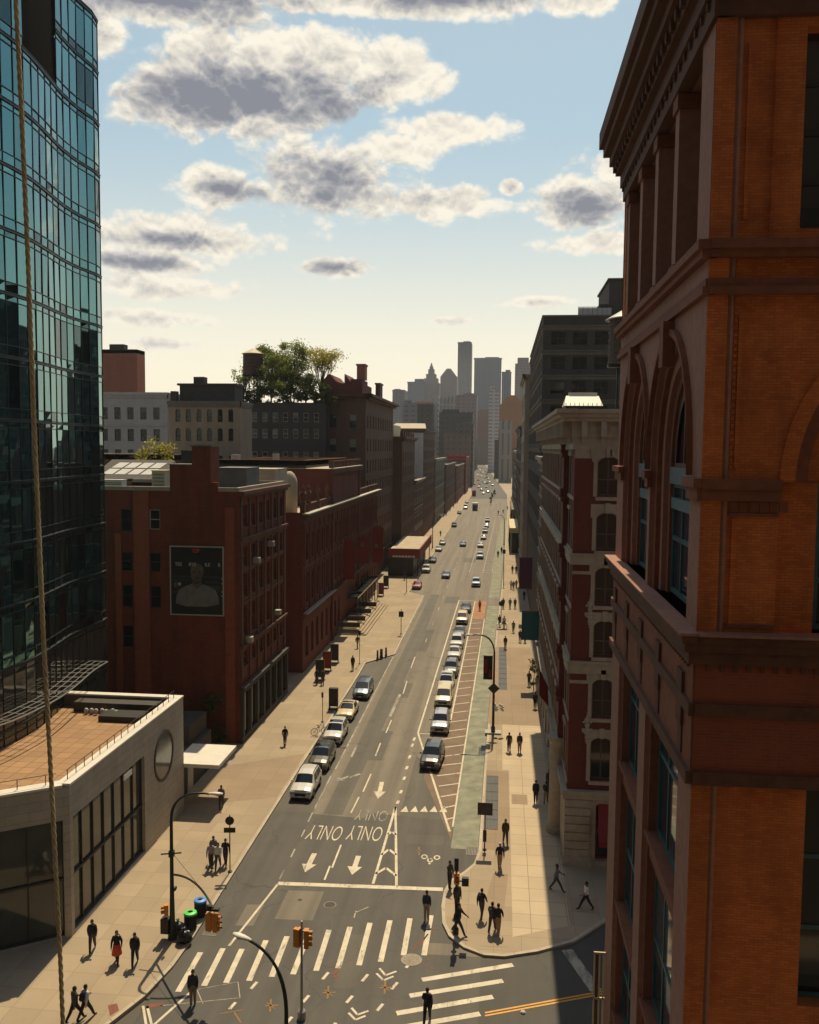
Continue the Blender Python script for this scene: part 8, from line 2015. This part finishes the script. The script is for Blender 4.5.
# junction
person('person in dark top and pale trousers standing on the near end of the zebra crossing', 193, 1005, 'stand', 0.3, 'charcoal', 'tan', 1, pave=False)
person('person in navy stepping onto the zebra from the right kerb', 426.5, 920.5, 'stand', PI-0.2, 'navy', 'black', 1, pave=False)
person('person in black on the painted bars at the bottom of the photo', 427, 1023, 'walk', PI-0.1, 'black', 'black', 1, pave=False)
person('person holding up a phone at the kerb behind the signal post', 449.7, 889, 'phone', 0.9, 'charcoal', 'black', 1)
person('person in black striding past the slim signal post at the corner', 458.5, 934, 'stride', 1.2, 'black', 'navy', 1, scale=1.05)
person('person standing by the signal post base wearing a dark cap', 457, 912, 'stand', 0.5, 'charcoal', 'black', 1, cap='grey')
c1 = person('person with a round black backpack standing in the middle of the corner', 481.5, 918, 'walk2', PI-0.4, 'black', 'charcoal', 0)
carried('backpack', 'round black backpack in the middle of the corner', c1, 'black')
c2 = person('person with a backpack in front of the dark pair on the corner', 492, 932, 'walk', PI-0.3, 'charcoal', 'black', 1)
carried('backpack', 'black backpack of the left one of the corner pair', c2, 'charcoal')
person('person in black at the right of the dark pair on the corner', 498, 934, 'walk2', PI-0.2, 'black', 'black', 1)
person('person in grey walking in the building shadow near the stone pier', 556.5, 891, 'stride', 1.5, 'grey', 'charcoal', 2)
person('person in a white shirt walking in the building shadow', 586, 909.5, 'stride', -1.4, 'white', 'black', 1, sleeve='short')
# right pavement
person('person in black with a white cap beside the brown paving patch', 499.7, 869, 'walk', 0.1, 'black', 'black', 1, cap='white')
person('person with long dark hair walking beside the grating', 505.3, 844, 'walk2', 0.2, 'brown', 'charcoal', 0, 'black', True)
person('person in black on the pale slabs left of two others at the shade edge', 535.6, 803, 'stand', PI, 'black', 'black', 1)
person('person in black with a bag at the shade edge, middle one of three', 545.8, 803.5, 'walk', PI-0.2, 'black', 'black', 1)
person('person half hidden in the shade, last of the three at the shade edge', 549, 791, 'walk2', PI, 'charcoal', 'black', 2)
person('person in grey and tan, left one of the pair on the bright slabs', 509, 751.5, 'walk', PI, 'brown', 'charcoal', 0)
person('person with hands on hips, right one of the pair on the bright slabs', 519.5, 752.5, 'stand', PI, 'charcoal', 'tan', 0)
person('person in dark clothes standing at the pavement shade edge beside a long box shadow', 535, 708.5, 'stand', PI, 'charcoal', 'black', 1)
person('person in brown walking alone between bright slabs and the far groups', 529, 686, 'walk', PI, 'brown', 'black', 1)
person('person in maroon standing alone at the start of the long grating', 505.3, 649, 'stand', PI, 'brown', 'black', 1)
FGp = 'people far down the right pavement'
for lab, px, py, ps, tp, bt in (('person in grey left of the two with white shoes, right pavement, behind the maroon one', 513.3, 632.5, 'walk', 'grey', 'charcoal'),
        ('person in charcoal at the left of the close pair under the teal banner', 520, 642, 'walk2', 'charcoal', 'black'), ('person in lilac at the right of the close pair under the teal banner', 525, 642.5, 'walk', 'lilac', 'navy'),
        ('person in black bending by the vendor table', 499.5, 626.5, 'phone', 'black', 'black'), ('person in white beside the vendor table', 504, 627.5, 'stand', 'white', 'charcoal'),
        ('person in blue, left of the pair level with the teal banner top', 510, 608.5, 'walk', 'blue', 'jeans'), ('person in grey, right of the pair level with the teal banner top', 515, 608.5, 'walk2', 'grey', 'charcoal'),
        ('person in black next to the teal banner rod', 524, 600.5, 'stand', 'black', 'black'), ('person in dark clothes seated on a ledge near the vendor table', 503.2, 608.5, 'stand', 'charcoal', 'black'),
        ('person in white and black, first of three below the purple banner', 511, 589, 'walk', 'white', 'black'), ('person in grey, second of three below the purple banner', 513.4, 590, 'walk2', 'grey', 'black'), ('person in tan, third of three below the purple banner', 516.2, 588.5, 'walk', 'tan', 'black'),
        ('person in black, left of the pair beside the purple banner', 512.4, 573.5, 'stand', 'black', 'black'), ('person in charcoal, right of the pair beside the purple banner', 516, 573.5, 'walk', 'charcoal', 'black'),
        ('person in black standing by the kerb across from the second parking bay', 498, 557.5, 'stand', 'black', 'black'), ('person in charcoal by the kerb just past the second parking bay start', 501.5, 553.5, 'walk', 'charcoal', 'black'),
        ('person in black left of the far pair at the bright crossing', 498.3, 514.5, 'walk', 'black', 'black'), ('person in grey right of the far pair at the bright crossing', 503, 513.5, 'walk2', 'grey', 'black'), ('person in black farthest on the right pavement near the second shed', 507.5, 510, 'stand', 'black', 'black')):
    person(lab, px, py, ps, PI if px % 2 > 1 else 0.1, tp, bt, 1, group=FGp)
person('person in an orange vest working on the tan ramp of the buffer', 479.7, 610.5, 'stand', 0.2, 'orange', 'charcoal', 1, pave=False)
LGp = 'people far down the left pavement'
for lab, px, py, ps, tp, bt in (('person in black on the plaza side of the marquee', 404.5, 580, 'stand', 'black', 'black'), ('person in black on the sunny strip past the marquee', 440.5, 536, 'walk', 'black', 'charcoal'),
        ('person in grey, first of the far left pavement group by the black SUV', 437, 521.5, 'walk2', 'grey', 'black'), ('person in black, second of the far left pavement group by the black SUV', 440, 519.5, 'walk', 'black', 'black'),
        ('person in white, third of the far left pavement group by the black SUV', 443.3, 517.5, 'walk', 'white', 'black'), ('person in blue, fourth of the far left pavement group by the black SUV', 446.2, 516, 'stand', 'blue', 'black'),
        ('person in charcoal at the back of the far left pavement group', 450, 511.5, 'walk2', 'charcoal', 'black'), ('person in brown walking past the back of the far left pavement group', 453.5, 507.5, 'walk', 'brown', 'black'), ('person in black alone at the far left crossing corner', 457.5, 503.5, 'walk2', 'black', 'black')):
    person(lab, px, py, ps, PI if px % 2 > 1 else 0.1, tp, bt, 1, group=LGp)
# ------------------------------------------------------------------ tall building behind the camera, unseen, added dark to block the rear sky
t = block('unseen_rear_building', 'unseen tall dark building added behind the viewpoint to block rear sky', -75, 60, -40, -7, 62, 'R', 'dark_stone', 'dark_stone', (), 0, 0, cornice=0.0)
# ------------------------------------------------------------------ air
hz = MB(); hz.box(-1500, -300, -3, 1500, 3200, 215)
M['air'] = bpy.data.materials.new('air'); M['air'].use_nodes = True
nt = M['air'].node_tree; nt.nodes.clear()
pv_ = nt.nodes.new('ShaderNodeVolumePrincipled'); pv_.inputs['Color'].default_value = (0.84, 0.88, 0.97, 1); pv_.inputs['Density'].default_value = 0.000095; pv_.inputs['Anisotropy'].default_value = 0.2
ou = nt.nodes.new('ShaderNodeOutputMaterial'); nt.links.new(pv_.outputs[0], ou.inputs['Volume'])
hzo = tag(hz.build('haze', M['air']), 'thin warm haze in the air over the whole street', 'haze', kind='stuff')
